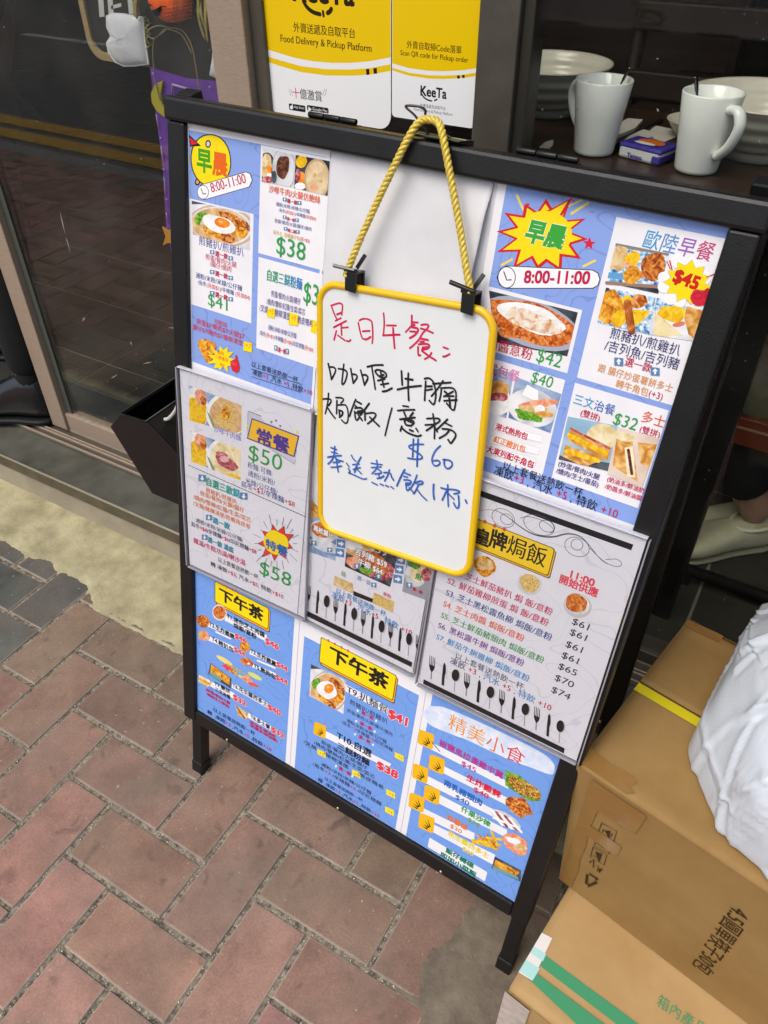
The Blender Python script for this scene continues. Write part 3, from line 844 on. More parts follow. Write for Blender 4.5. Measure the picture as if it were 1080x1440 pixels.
def egg_noodles(s, q, fx=1.0):
    """bowl of soup noodles with greens, pork and a fried egg; q = origin and scale in crop pixels"""
    X = lambda x: q[0] + x * q[2]; Y = lambda y: q[1] + y * q[3]; a, b = q[2], q[3]; r = q[4]
    s.poly(s.clip, f_plate, False)
    s.poly([(X(75), Y(0)), (X(300), Y(60)), (X(75), Y(60))], f_dark)
    s.blob(X(440), Y(320), 400*a, 250*b, ink('#c9a98e'), r); s.blob(X(432), Y(318), 372*a, 226*b, f_plate, r)
    s.blob(X(425), Y(318), 350*a, 205*b, f_tan, r)
    s.blob(X(600), Y(265), 230*a, 60*b, f_fry2, r + .35, .05, seed=1); s.blob(X(640), Y(390), 110*a, 65*b, f_fry, r + .2, .08, seed=2)
    s.blob(X(420), Y(420), 220*a, 55*b, f_fry2, r + .28, .05, seed=3); s.blob(X(330), Y(390), 120*a, 45*b, f_fry, r + .2, .05, seed=4)
    s.blob(X(200), Y(235), 90*a, 75*b, f_grn, 0, .1, seed=5); s.blob(X(230), Y(290), 45*a, 40*b, f_crm, 0, .1)
    s.blob(X(405), Y(300), 205*a, 98*b, f_egg, r + .12, .05, seed=6); s.blob(X(445), Y(283), 98*a, 56*b, f_yolk, r + .12, .02)
    s.blob(X(425), Y(268), 30*a, 12*b, ink('#f7c48a'), r)
    for k in range(4): s.blob(X(738 + 12 * (k % 2)), Y(285 + 24 * k), 14*a, 10*b, f_dark)

def utensils(s, p0, p1, n, hpx, dark, first=0):
    """row of fork, knife and spoon silhouettes from p0 to p1 (crop px); hpx = height of one, as a px vector upwards"""
    ux, uy = hpx
    for i in range(n):
        f = i / (n - 1); x = p0[0] + (p1[0]-p0[0]) * f; y = p0[1] + (p1[1]-p0[1]) * f
        k = (i + first) % 3
        P = lambda a, b: (x + a * wv[0] + ux * b, y + a * wv[1] + uy * b)
        wv = ((p1[0]-p0[0]) / (n - 1), (p1[1]-p0[1]) / (n - 1))
        if k == 0:
            s.poly([P(-.05, 0), P(.05, 0), P(.04, .45), P(-.04, .45)], ink('#8a8a8e'))
            s.poly([P(-.06, .33), P(.06, .33), P(.22, .5), P(.24, .62), P(-.24, .62), P(-.22, .5)], dark)
            for q in (-.24, -.09, .05, .19): s.poly([P(q, .6), P(q + .06, .6), P(q + .05, 1.0), P(q + .005, 1.0)], dark)
        elif k == 1:
            s.poly([P(-.10, -.02), P(.12, -.02), P(.12, .4), P(.2, .6), P(.16, .9), P(.02, 1.0), P(-.06, .85), P(-.1, .4)], dark)
        else:
            s.poly([P(-.035, -.05), P(.035, -.05), P(.03, .5), P(-.03, .5)], ink('#9a9a9e'))
            c = P(0.02, .68); s.blob(c[0] + wv[0] * .07, c[1] + wv[1] * .07, abs(wv[0]) * .34, abs(uy) * .27, ink('#b5b5b8')); s.blob(c[0], c[1], abs(wv[0]) * .33, abs(uy) * .26, dark)

# ------------------------------------------------------------------ breakfast sheet, upper left
uTR, vTR = BO.px(473, 214.5); _, vb = BO.px(272, 512)
s = Sheet(BO, 0.0002, 'menu_poster', 'upper left blue breakfast menu sheet with a yellow chick badge and fried egg noodles', 'menu poster', 0.0005, 0.628, 0.2045, H - .001, paper)
s.part('print'); s.crop(0, 0, 1)
bl = s.L(271, 508); s.lrect(0.0015, bl[1] * 0 + 0.016, 0.2005, s.H - 0.0075, blueA)
s.part('text_panel'); s.crop(230, 160, 3.6)
a = s.L(133, 430); c = s.L(447, 1055); a2 = s.L(452, 505); c2 = s.L(140, 970)
s.lrect(min(a[0], c2[0]), 0.5 * (c[1] + c2[1]), 0.5 * (c[0] + a2[0]), 0.5 * (a[1] + a2[1]), white)
a = s.L(495, 152); a2 = s.L(855, 235); c = s.L(825, 790); c2 = s.L(478, 712)
s.lrect(0.5 * (a[0] + c2[0]), 0.5 * (c[1] + c2[1]), 0.5 * (c[0] + a2[0]), 0.5 * (a[1] + a2[1]), white)
a = s.L(485, 730); a2 = s.L(830, 815); c = s.L(800, 1290); c2 = s.L(465, 1190)
s.lrect(0.5 * (a[0] + c2[0]), 0.5 * (c[1] + c2[1]), 0.5 * (c[0] + a2[0]) + .004, 0.5 * (a[1] + a2[1]), white)
# chick badge
s.part('badge'); s.crop(260, 170, 10.8)
s.blob(190, 930, 38, 52, ink(BLK)); s.blob(190, 928, 22, 30, ink('#f0a05a'))
s.blob(395, 600, 308, 402, ink(BLK), -.1, pw=.94); s.blob(395, 600, 292, 384, ink(YEL), -.1, pw=.94)
s.poly([(60, 205), (245, 380), (80, 392)], ink(BLK)); s.poly([(74, 245), (190, 345), (92, 372)], ink('#dc2430'))
s.blob(353, 350, 42, 60, ink(BLK)); s.blob(353, 350, 25, 40, ink('#c5d0e8'))
s.text([('早', '#3f9d1c'), ('晨', '#e2651c')], (180, 830), (655, 800), bold=.05, h=.0285, halo='#e8e020', hw=.03)
s.part('time_badge')
s.poly([(235, 970), (930, 770), (1000, 800), (1030, 900), (985, 1005), (300, 1200), (210, 1150), (200, 1040)], ink(BLK))
s.poly([(245, 978), (930, 780), (990, 810), (1018, 900), (975, 998), (305, 1190), (218, 1140), (210, 1045)], ink(WHT))
clockpill(s, 275, 1082, 108)
s.text('8:00-11:00', (412, 1110), (945, 960), CRIM, bold=.03, h=.0155, rot=True)
# fried-egg noodles card
s.part('food_photo'); s.crop(260, 280, 8.473); s.clip = [(82, 18), (775, 180), (775, 612), (95, 420)]
egg_noodles(s, (0, 0, 1, 1, .16)); s.clip = None
s.part('lettering')
s.text('煎豬扒/煎雞扒', (165, 545), (705, 690), '#4a3f96', bold=.012)
def pick(y, x0=300, x1=575, dy=72, n='一'):
    arrow(s, x0 + 27, y, 27); arrow(s, x1 - 27, y + dy, 27)
    s.text('選' + n + '款', (x0 + 60, y + 38), (x1 - 60, y + dy + 24), CRIM, bold=.035)
pick(633); s.text('煎蛋/餐肉/火腿', (245, 722), (618, 818), PINK); s.text('/腸仔/燒肉', (300, 805), (560, 872), PINK)
pick(868); s.text('通粉/米粉/米線/公仔麵', (130, 945), (685, 1095), NAVY)
s.text([('/烏冬', NAVY), ('(另加$1)', RED), ('/辛辣麵', NAVY), (' (另加$4)', RED)], (155, 1010), (780, 1215), h=.0068)
pick(1120); s.text('$41', (270, 1290), (545, 1350), GRN, bold=0.0, h=.022)
# two bowls card
s.part('food_photo'); s.crop(360, 195, 7.783); s.clip = [(80, 100), (425, 176), (410, 535), (65, 470)]
s.poly(s.clip, f_plate, False); s.blob(110, 330, 100, 180, f_dark, .1); s.blob(115, 300, 62, 130, f_crm, .1, .05); s.blob(150, 335, 26, 48, f_yolk); s.blob(150, 405, 28, 32, f_egg)
s.blob(130, 450, 60, 40, f_meat); s.blob(310, 330, 130, 235, ink('#b4b5ac'), -.05); s.blob(308, 330, 118, 218, f_plate, -.05); s.blob(296, 310, 72, 128, f_brn, 0, .07); s.blob(200, 420, 30, 70, f_dark)
s.part('food_photo'); s.clip = [(436, 178), (810, 246), (785, 625), (420, 540)]
s.poly(s.clip, f_dark, False); s.blob(500, 250, 60, 70, f_yel, .4); s.blob(500, 430, 42, 70, f_yolk); s.blob(462, 400, 30, 70, f_meat); s.blob(485, 520, 60, 40, f_egg)
s.blob(670, 440, 140, 222, ink('#c3a476')); s.blob(672, 442, 120, 196, f_mush); s.blob(650, 400, 36, 22, f_crm, .3, .1); s.blob(700, 470, 30, 18, f_crm); s.blob(640, 530, 44, 26, f_ham, 0, .05); s.clip = None
s.part('lettering')
s.text('沙嗲牛肉/火腿仿鮑絲', (140, 590), (705, 712), '#e2642e', bold=.02, h=.0118)
arrow(s, 318, 665, 22); arrow(s, 478, 702, 22); s.text('選一款', (340, 700), (455, 728), CRIM, bold=.035)
s.text('通粉/米粉/米線/公仔麵', (220, 735), (590, 822), NAVY); s.text([('/烏冬', NAVY), ('(另加$1)', RED), ('/辛辣麵', NAVY), ('(另加$4)', RED)], (250, 800), (660, 900), h=.0062)
arrow(s, 316, 858, 20); arrow(s, 450, 890, 20); s.text('選一款', (338, 890), (430, 915), CRIM, bold=.035)
s.text('煎蛋/餐肉/火腿/腸仔/燒肉', (205, 918), (612, 1012), PUR); arrow(s, 328, 985, 20); arrow(s, 458, 1018, 20); s.text('選二款', (348, 1018), (440, 1040), CRIM, bold=.035)
s.text([('配多士, 菠蘿腸仔包', GOLD), ('(另+$3)', RED)], (190, 1040), (592, 1145), h=.0072); s.text('$38', (212, 1290), (545, 1350), GRN, bold=0.0, h=.0285)
# free-choice noodles card
s.crop(360, 370, 9.6); s.kx = 1.65
s.text([('自', '#1f9a5c'), ('選', '#1f9a6c'), ('三', '#1f9a80'), ('餸', '#2096a0'), ('粉', '#258fb8'), ('麵', '#2a80c8')], (140, 240), (625, 360), bold=.03, h=.019)
s.text('$38', (628, 560), (960, 640), GRN, bold=0.0, h=.034)
s.text('煎蛋/餐肉/火腿/腸仔', (205, 455), (605, 560), PUR, h=.0105); s.text('/燒肉/蟹柳/紅腸/生菜/菜芯', (145, 560), (665, 705), PUR, h=.0105)
s.poly([(160, 605), (260, 610), (255, 745), (150, 720)], ink(YEL)); s.poly([(455, 660), (580, 700), (570, 850), (440, 825)], ink(YEL)); s.poly([(760, 760), (900, 800), (900, 985), (740, 920)], ink(YEL))
s.text([('/叉燒', PUR), (' +3 ', ORG), ('豬柳漢堡', PUR), (' +9 ', ORG), ('脆皮鴨希', PUR), (' +9', ORG)], (50, 640), (850, 905), h=.0112)
s.text('通粉/米粉/米線/公仔麵', (165, 905), (548, 1015), NAVY, h=.0105); s.text([('/烏冬', NAVY), ('(另+$1)', RED), ('/辛辣麵', NAVY), ('(另+$4)', RED), ('/印尼撈麵', NAVY), ('(另+$4)', RED)], (50, 970), (775, 1205), h=.0098)
arrow(s, 272, 1145, 40, True, .5); arrow(s, 425, 1190, 40, True, .5); s.text('選一款', (298, 1200), (405, 1225), CRIM, bold=.035, h=.0105)
# footer
s.crop(260, 430, 5.4); s.kx = 1.12
s.text('可配加', (225, 140), (322, 160), RED); s.text('煎蛋$7/餐肉$7/火腿$7', (90, 140), (452, 250), RED); s.text('腸仔$7/燒肉$7/豬柳漢堡', (62, 180), (440, 302), RED)
s.poly([(452, 268), (512, 282), (512, 355), (446, 338)], ink(YEL)); s.text('+7', (458, 322), (505, 330), ORG)
s.text('以上套餐送熱飲一杯,', (505, 470), (870, 580), BLK); s.text([('凍飲', BLK), ('+3', CRIM), (' ,汽水', BLK), (' +5', CRIM), (' ,特飲', BLK), ('+10', CRIM)], (512, 530), (968, 675), h=.0088)
s.line([(505, 478), (890, 596)], .0006, ink(BLK)); s.line([(508, 536), (880, 655)], .0006, ink(BLK))
s.part('badge')
s.poly([(105, 262), (150, 250), (225, 275), (240, 310), (225, 370), (195, 432), (165, 425), (130, 360), (102, 310)], f_fry); s.burst(285, 405, 62, 102, 11, ink(YEL), 1.0, 3)
s.text('送四', (248, 365), (300, 380), RED, bold=.03); s.text('三蚊飯羽', (232, 402), (335, 425), RED, bold=.03); s.text('專用', (268, 455), (305, 465), RED, bold=.03)
s.blob(385, 455, 36, 48, ink('#d22830'), -.2, .08); s.line([(398, 430), (392, 382)], .0035, ink('#d22830')); s.blob(375, 440, 22, 16, ink('#e0404a'), .3)
s.done()

# ------------------------------------------------------------------ blank white sheet in the upper middle, its edge curling
crump = mat('crumpled_paper', '#dededf', rough=0.55, spec=0.25, col2='#d2d2d4', vs=10)
def curl_sheet():
    u0, u1, v0, v1 = 0.2055, 0.396, 0.632, H - .001
    nu, nv = 40, 56; V = []
    for i in range(nu + 1):
        for k in range(nv + 1):
            fu, fv = i / nu, k / nv
            right = u1 - 0.012 * max(0, 1 - fv) ** 1.2 * 1.6
            u = u0 + (right - u0) * fu; v = v0 + (v1 - v0) * fv
            q = Vector((u * 9, v * 9, 2.0)); z = 0.0004
            z += 0.0022 * abs(mnoise.noise(q)) + 0.0010 * abs(mnoise.noise(q * 2.7))
            z += 0.008 * max(0, fu - 0.86) / 0.14 * (0.25 + 0.75 * max(0, 1 - abs(fv - .55) * 1.6)) * (1 if fv < .93 else max(0, (1 - fv) / .07))
            z *= min(1, fu * 8) * min(1, (1 - fv) * 9 + .05)
            V.append((u - u0, v - v0, max(z, .0003)))
    F = [(i * (nv+1) + k, (i+1) * (nv+1) + k, (i+1) * (nv+1) + k + 1, i * (nv+1) + k + 1) for i in range(nu) for k in range(nv)]
    mb = MB(); mb.add(V, F, crump, True)
    o = mb.build('blank_sheet', M=BO.M(u0, v0, 0.0006))
    sd = o.modifiers.new('thick', 'SOLIDIFY'); sd.thickness = 0.0002; sd.offset = -1
    tag(o, 'blank white crumpled paper behind the hanging whiteboard, its right edge lifting', 'paper sheet')
curl_sheet()
# ------------------------------------------------------------------ breakfast sheet, upper right
s = Sheet(BO, 0.0002, 'menu_poster', 'upper right blue breakfast menu sheet with a yellow starburst and fried snack plates', 'menu poster', 0.4005, 0.628, W - .0005, H - .001, paper)
s.part('print'); s.crop(660, 240, 2.7)
s.lrect(0.0088, 0.012, s.W - .0002, s.H - 0.0008, blueA)
s.part('text_panel')
def panel(a, a2, c, c2, m=white):
    a, a2, c, c2 = [s.L(*p) for p in (a, a2, c, c2)]
    s.lrect(0.5 * (a[0] + c2[0]), 0.5 * (c[1] + c2[1]), min(s.W - .0002, 0.5 * (c[0] + a2[0])), 0.5 * (a[1] + a2[1]), m)
panel((65, 440), (432, 527), (368, 775), (20, 660)); panel((10, 690), (363, 795), (280, 1150), (-40, 1060))
panel((563, 175), (982, 262), (770, 890), (405, 785)); panel((397, 810), (760, 905), (640, 1280), (315, 1168))
s.part('badge')
s.line([(180, 90), (205, 150)], .0042, ink('#f0d84a'), .5); s.line([(385, 165), (455, 120)], .0042, ink('#f0d84a'), .5); s.line([(355, 145), (430, 110)], .003, ink('#f0d84a'), .5); s.line([(120, 360), (165, 335)], .0042, ink('#f0d84a'), .5); s.line([(430, 365), (480, 340)], .0042, ink('#f0d84a'), .5)
s.burst(275, 245, 98, 150, 12, ink(YEL), .84, 5, .1, .10, ink('#d0202c'), 1.16)
s.poly([(240, 160), (300, 150), (395, 100), (350, 175)], ink('#d0202c')); s.poly([(250, 165), (300, 158), (375, 115), (335, 180)], ink(YEL)); s.blob(285, 240, 105, 88, ink(YEL))
s.text('早晨', (200, 285), (355, 285), '#3aa338', bold=.07, h=.033, halo=WHT, hw=.03, shear=.12)
for x, y, r in ((455, 277, 26), (222, 128, 9), (158, 184, 7), (395, 115, 6)): s.burst(x, y, r * .42, r, 5, ink('#d4203c'), 1.0, 1, -math.pi / 2 + .1, 0.0)
s.part('time_badge')
s.poly([(140, 360), (470, 376), (490, 388), (497, 412), (490, 436), (470, 448), (140, 448), (114, 434), (104, 405), (116, 374)], ink(BLK)); s.poly([(141, 363), (468, 379), (487, 390), (494, 412), (487, 434), (468, 445), (141, 445), (117, 432), (108, 405), (119, 377)], ink(WHT)); clockpill(s, 142, 405, 42)
s.text('8:00-11:00', (205, 432), (455, 437), CRIM, bold=.045, h=.0165, shear=.1, rot=True)
# spaghetti
s.part('food_photo'); s.clip = [(75, 455), (412, 538), (372, 705), (95, 650)]
s.poly(s.clip, f_dark, False); s.blob(235, 580, 195, 88, ink('#a5abb8'), .34); s.blob(232, 576, 180, 76, f_rust, .34, .05); s.blob(238, 560, 128, 50, f_egg, .30, .06); s.blob(240, 572, 108, 38, food('food_melted_cheese', '#c98e62', '#e6d2b8', '#f0ebe2', scale=110), .3, .08)
s.blob(150, 615, 40, 20, f_rust, .3, .1); s.blob(300, 645, 50, 18, f_rust, .3, .1); s.clip = None
s.part('food_photo'); s.clip = [(40, 735), (168, 770), (140, 940), (20, 905)]
s.poly(s.clip, f_blueb, False); s.blob(95, 870, 60, 66, f_plate); s.blob(105, 830, 48, 34, f_bread, 0, .05); s.blob(110, 860, 38, 18, f_meat); s.blob(105, 900, 46, 28, f_egg)
s.part('food_photo'); s.clip = [(176, 782), (350, 848), (308, 996), (148, 938)]
s.poly(s.clip, f_blueb, False); s.blob(240, 900, 95, 70, f_plate, .3); s.poly([(200, 850), (220, 812), (262, 835), (262, 880)], ink(WHT)); s.blob(225, 930, 60, 18, f_grn, .25, .12); s.blob(262, 885, 78, 15, f_ham, -.12); s.blob(250, 905, 62, 13, f_crm, .1); s.blob(268, 905, 20, 16, f_egg); s.blob(285, 925, 35, 12, f_bread, .1); s.clip = None
s.part('lettering')
s.text('肉醬意粉', (60, 690), (240, 705), CRIM, h=.0135, bold=.02); s.text('$42', (245, 735), (345, 750), GRN, bold=.005, h=.0205, shear=.1)
s.text([('港', PINK), ('式', PINK), ('包', '#d060a0'), ('餐', '#d87ab0')], (20, 775), (190, 790), bold=.03, h=.0175); s.text('$40', (225, 815), (312, 825), GRN, bold=.005, h=.018, shear=.1)
for x0_, y0_, x1_, y1_ in ((98, 958, 276, 1006), (85, 1005, 264, 1052), (66, 1045, 250, 1092)):
    for e_, c_ in ((1.5, '#d5c6cf'), (0, WHT)): s.poly([(x0_ - e_, y0_ - e_), (x1_, y1_ - e_), (x1_ + 4 + e_, y1_ + 8), (x1_ - 2, y1_ + 26 + e_), (x0_ - 10 - e_, y0_ + 26 + e_)], ink(c_))
s.text('港式熱狗包', (95, 990), (220, 1015), CRIM, bold=.05, h=.0095, shear=.12); s.text('紅正豬扒包', (88, 1040), (212, 1060), ORG, bold=.05, h=.0095, shear=.12); s.text('大東列配牛角包', (60, 1082), (245, 1115), CRIM, bold=.05, h=.0095, shear=.12)
cs = ['#2f9ad0', '#5a90cc', '#9a5cb4', '#c83c74']
s.text([(ch, c) for ch, c in zip('歐陸早餐', cs)], (645, 305), (920, 335), bold=.012, h=.026, shear=.1)
# three plates
s.part('food_photo'); s.crop(840, 320, 6); s.clip = [(158, 130), (605, 218), (515, 558), (78, 462)]
s.poly(s.clip, f_tray, False); s.poly([(158, 130), (605, 218), (600, 238), (152, 160)], ink('#8a7f78')); s.poly([(90, 375), (235, 390), (225, 440), (80, 425)], ink('#5f9ed0')); s.poly([(78, 462), (525, 505), (515, 558)], f_dark); s.line([(80, 465), (520, 500)], .003, ink('#9a7a68'))
s.blob(185, 260, 62, 112, f_crm, .25, .06, pw=.7); s.blob(300, 260, 62, 62, f_yel, 0, .08); s.blob(245, 310, 30, 22, f_ham); s.blob(380, 395, 40, 30, f_ham); s.blob(295, 400, 78, 76, f_fry, 0, .06); s.blob(475, 330, 108, 116, f_fry2, 0, .06, seed=3)
s.part('food_photo'); s.clip = [(75, 505), (492, 590), (432, 900), (0, 800)]
s.poly(s.clip, f_tray, False); s.blob(70, 530, 36, 46, f_dark); s.blob(110, 670, 118, 140, f_fry, .6, .06, seed=9); s.blob(255, 620, 46, 50, f_yel); s.blob(355, 620, 68, 62, f_fry2, 0, .07); s.blob(185, 770, 58, 72, f_yel, .3, .06); s.poly([(300, 690), (440, 700), (440, 730), (330, 830), (300, 800)], f_yel); s.line([(255, 640), (270, 740), (290, 870)], .0075, food('food_sausage', '#8a4214', '#b8662a', '#d08a4a', scale=80))
s.part('food_photo'); s.clip = [(505, 592), (900, 700), (828, 960), (425, 900)]
s.poly(s.clip, f_tray, False); s.blob(640, 860, 210, 130, f_plate, .2); s.blob(635, 725, 120, 70, f_yel, .2, .08); s.blob(690, 815, 56, 22, f_ham, -.2); s.poly([(755, 660), (905, 700), (835, 955), (770, 900), (735, 760)], f_bread); s.poly([(485, 705), (530, 745), (725, 910), (480, 930)], f_pale); s.poly([(500, 735), (560, 790), (690, 905), (500, 915)], food('food_toast_light', '#e6d69c', '#f0e4b8', scale=60)); s.clip = None
s.part('price_badge')
for x, y, r in ((560, 420, 48), (560, 500, 50), (620, 590, 60), (700, 620, 50), (690, 290, 60), (800, 330, 70), (900, 430, 60)): s.blob(x, y, r, r, ink(WHT))
s.burst(765, 460, 150, 205, 11, ink(YEL), .86, 2, .3, .08, ink('#c8b878'), 1.03)
s.text('$45', (622, 462), (835, 540), '#c8201c', bold=.07, h=.0155, rot=True)
s.line([(610, 275), (632, 355)], .0016, ink('#c8202c'), .4); s.line([(590, 285), (618, 350)], .0012, ink('#c8202c'), .4); s.line([(920, 420), (1000, 385)], .0014, ink('#c8202c'), .4)
s.clip = [(700, 400), (975, 480), (912, 690), (700, 700)]
s.blob(870, 590, 82, 74, ink('#d2243a'), .2, .06); s.blob(935, 560, 40, 50, ink('#c01c30')); s.ring(850, 575, 36, 26, .0006, ink('#8a1420')); s.clip = None
s.part('lettering'); s.crop(660, 240, 2.7)
s.text('煎豬扒/煎雞扒', (528, 640), (798, 700), '#3a3a6e', bold=.008, h=.019); s.text('/吉列魚/吉列豬', (508, 690), (795, 750), '#3a3a6e', bold=.008, h=.019)
arrow(s, 568, 725, 17); arrow(s, 706, 762, 17); s.text('選一款', (586, 742), (688, 765), CRIM, bold=.03, h=.0165)
s.text('跟 腸仔炒蛋薯餅多士', (485, 762), (770, 842), '#d9923c', bold=.008, h=.0148); s.text([('轉牛角包', '#d9923c'), ('(+3)', CRIM)], (550, 830), (735, 865), bold=.008, h=.0145)
s.text([('三文', '#2f9ad0'), ('治餐', '#3a6ab8')], (388, 895), (552, 920), bold=.01, h=.0185); s.text('(雙拼)', (418, 935), (495, 950), CRIM, bold=.02, h=.014)
s.text('$32', (535, 972), (632, 985), GRN, bold=.004, h=.022, shear=.1); s.text('多士餐', (645, 960), (788, 985), '#e05a2c', bold=.01, h=.0195); s.text('(雙拼)', (642, 995), (722, 1015), CRIM, bold=.02, h=.014)
s.part('food_photo'); s.clip = [(375, 932), (563, 968), (530, 1140), (340, 1095)]
s.poly(s.clip, food('food_backdrop', '#7fa9c4', '#a9c6d6', scale=20), False); s.poly([(340, 1080), (540, 1110), (530, 1145), (340, 1100)], f_dark); s.blob(505, 1010, 60, 50, f_pale); s.poly([(385, 972), (540, 1050), (525, 1100), (375, 1025)], f_bread); s.poly([(375, 992), (530, 1068), (522, 1085), (372, 1010)], f_yel); s.line([(385, 978), (535, 1055)], .0022, f_meat); s.poly([(365, 1040), (520, 1090), (440, 1125), (355, 1085)], f_bread); s.line([(370, 1065), (490, 1100)], .005, f_yel)
s.part('food_photo'); s.clip = [(563, 972), (722, 1015), (655, 1205), (525, 1150)]
s.poly(s.clip, food('food_backdrop_pink', '#d8c0ac', '#e8d8c8', scale=20), False); s.poly([(560, 1010), (620, 1015), (640, 1180), (545, 1120)], f_bread); s.poly([(590, 1050), (622, 1045), (632, 1165), (600, 1160)], f_pale); s.poly([(640, 1030), (722, 1040), (690, 1130), (650, 1110)], f_bread); s.line([(605, 1060), (618, 1150)], .003, f_brn); s.blob(590, 1010, 40, 16, f_pale, .2); s.clip = None
s.part('lettering')
s.text('(炒蛋/餐肉/火腿', (335, 1125), (494, 1170), PUR, bold=.03, h=.0105); s.text('/燻肉/芝士/蕃茄)', (328, 1150), (490, 1200), PUR, bold=.03, h=.0105); s.text('(奶油多/鮮油奶', (520, 1182), (664, 1222), PINK, bold=.03, h=.0105); s.text('/奶醬多/鮮油醬', (512, 1210), (655, 1250), PINK, bold=.03, h=.0105)
s.text('以上套餐送熱飲一杯,', (122, 1142), (438, 1234), BLK, bold=.004, h=.0152); s.text([('凍飲', BLK), ('+3', CRIM), (' , 汽水', BLK), (' +5', CRIM), (' , 特飲', BLK), (' +10', CRIM)], (90, 1160), (562, 1316), bold=.004, h=.0152)
s.done()

# ------------------------------------------------------------------ afternoon tea sheet, lower left
def tea_banner(s, p0, p1, p2, p3, t0, t1, h):
    s.part('title_banner')
    pts = [s.L(*p) for p in (p0, p1, p2, p3)]; x0 = 0.5 * (pts[0][0] + pts[3][0]); x1 = 0.5 * (pts[1][0] + pts[2][0]); y1 = 0.5 * (pts[0][1] + pts[1][1]); y0 = 0.5 * (pts[2][1] + pts[3][1])
    s.loc(rrect(x0 - .0012 + .003, y0 - .0055, x1 + .0042, y1 - .002, .003), ink(BLK)); s.loc(rrect(x0 + .003, y0 - .0042, x1 + .003, y1 - .002, .003), ink('#f0a83c'))
    s.loc(rrect(x0 - .0012, y0 - .0012, x1 + .0012, y1 + .0012, .003), ink(BLK)); s.loc(rrect(x0, y0, x1, y1, .0025), ink(YEL))
    for k in range(4):
        cx = x0 + .012 + k * .0115; s.loc([(cx - .003, y1 + .001), (cx, y1 - .002), (cx + .003, y1 + .001), (cx, y1 + .004)], ink('#d8603c'))
    s.text('下午茶', t0, t1, BLK, bold=.055, h=h)
    return s
s = Sheet(BO, 0.0002, 'menu_poster', 'lower left blue afternoon tea menu sheet with many small snack pictures', 'menu poster', 0.0005, 0.0005, 0.2062, 0.330, paper)
s.part('print'); s.lrect(0.0, 0.0006, 0.1965, 0.322, blueB)
s.crop(270, 810, 7.2)
tea_banner(s, (232, 50), (775, 335), (765, 545), (238, 250), (270, 235), (720, 470), .0225)
def bar_(pts, m=None):
    s.poly(pts, m or white)
s.part('text_panel')
s.poly([(340, 400), (760, 600), (745, 660), (330, 450)], white); s.poly([(165, 465), (440, 590), (430, 628), (160, 512)], white); s.poly([(190, 610), (430, 715), (420, 760), (160, 650)], white)
s.poly([(590, 750), (860, 860), (850, 905), (580, 790)], white); s.poly([(240, 555), (400, 630), (395, 645), (235, 570)], white); s.poly([(660, 845), (850, 925), (845, 942), (655, 862)], white); s.poly([(620, 890), (850, 985), (845, 1015), (610, 925)], white)
s.part('food_photo')
s.blob(278, 370, 72, 84, ink('#d8d4d0'), -.35); s.blob(280, 368, 60, 70, f_rust, -.35, .04); s.blob(112, 458, 58, 72, f_fry2, -.5, .06); s.blob(120, 605, 58, 52, f_ham, .5, .06); s.blob(105, 590, 40, 28, f_bread, .5)
s.blob(535, 715, 58, 48, f_fry, .4, .08); s.blob(555, 870, 66, 40, f_rust, .3, .06); s.blob(575, 885, 14, 10, ink(WHT))
s.part('lettering')
s.text('T1.迷你芝士肉醬', (352, 425), (738, 625), BLK, bold=.045, h=.0105); s.text('焗飯/意粉', (420, 520), (655, 640), BLK, bold=.045, h=.0105); s.text('$46', (738, 690), (880, 750), '#e04a50', bold=.07, h=.0145, halo=WHT)
s.text('T2.生炸雞髀', (175, 520), (432, 628), BLK, bold=.045, h=.0105); s.text('$46', (432, 640), (555, 680), '#e04a50', bold=.07, h=.0135, halo=WHT)
s.text('T4.豬扒包', (200, 665), (424, 765), BLK, bold=.045, h=.0105); s.text('$44', (424, 780), (540, 812), '#e04a50', bold=.07, h=.0135, halo=WHT)
s.text('T3.生炸雞翼', (592, 790), (852, 908), BLK, bold=.045, h=.0105); s.text('$44', (852, 925), (968, 965), '#e04a50', bold=.07, h=.0135, halo=WHT)
s.crop(270, 930, 7.2)
s.part('badge')
s.blob(330, -10, 95, 22, ink('#e8d878'), .55); s.blob(640, 150, 80, 22, ink('#d8d87a'), .5); s.blob(360, 62, 60, 22, ink('#e0405a'), .5, .2); s.blob(420, 105, 45, 22, f_fry, .6, .15); s.blob(560, 180, 60, 30, f_ham, .7, .15); s.blob(620, 235, 48, 20, ink('#e05a4a'), .4, .15); s.blob(490, 150, 25, 12, ink('#cbd86a'), .5)
s.text('任選兩款小食', (350, 62), (600, 160), '#cfc23a', bold=.03)
s.part('food_photo')
s.poly([(190, 20), (400, 170), (392, 275), (165, 130)], f_dark); s.poly([(195, 28), (385, 165), (380, 240), (185, 110)], f_fry); s.poly([(190, 105), (300, 170), (290, 205), (175, 130)], ink('#6aa29a'))
s.poly([(70, 135), (185, 190), (190, 235), (165, 260), (70, 200)], f_pale); s.line([(75, 175), (180, 230)], .006, f_bread); s.line([(72, 200), (160, 248)], .004, f_yel)
s.poly([(440, 440), (560, 520), (560, 590), (470, 550)], f_bread); s.line([(455, 460), (530, 570)], .003, f_brn); s.line([(480, 465), (550, 560)], .003, f_pale)
s.part('text_panel'); s.poly([(200, 205), (430, 320), (425, 380), (185, 250)], white); s.poly([(410, 215), (770, 420), (765, 470), (405, 265)], white); s.poly([(570, 520), (800, 650), (795, 700), (560, 565)], white)
s.part('lettering')
s.text('T5.熱狗包', (625, 75), (850, 175), BLK, bold=.045, h=.0105); s.text('$44', (845, 190), (968, 235), '#e04a50', bold=.07, h=.0135, halo=WHT)
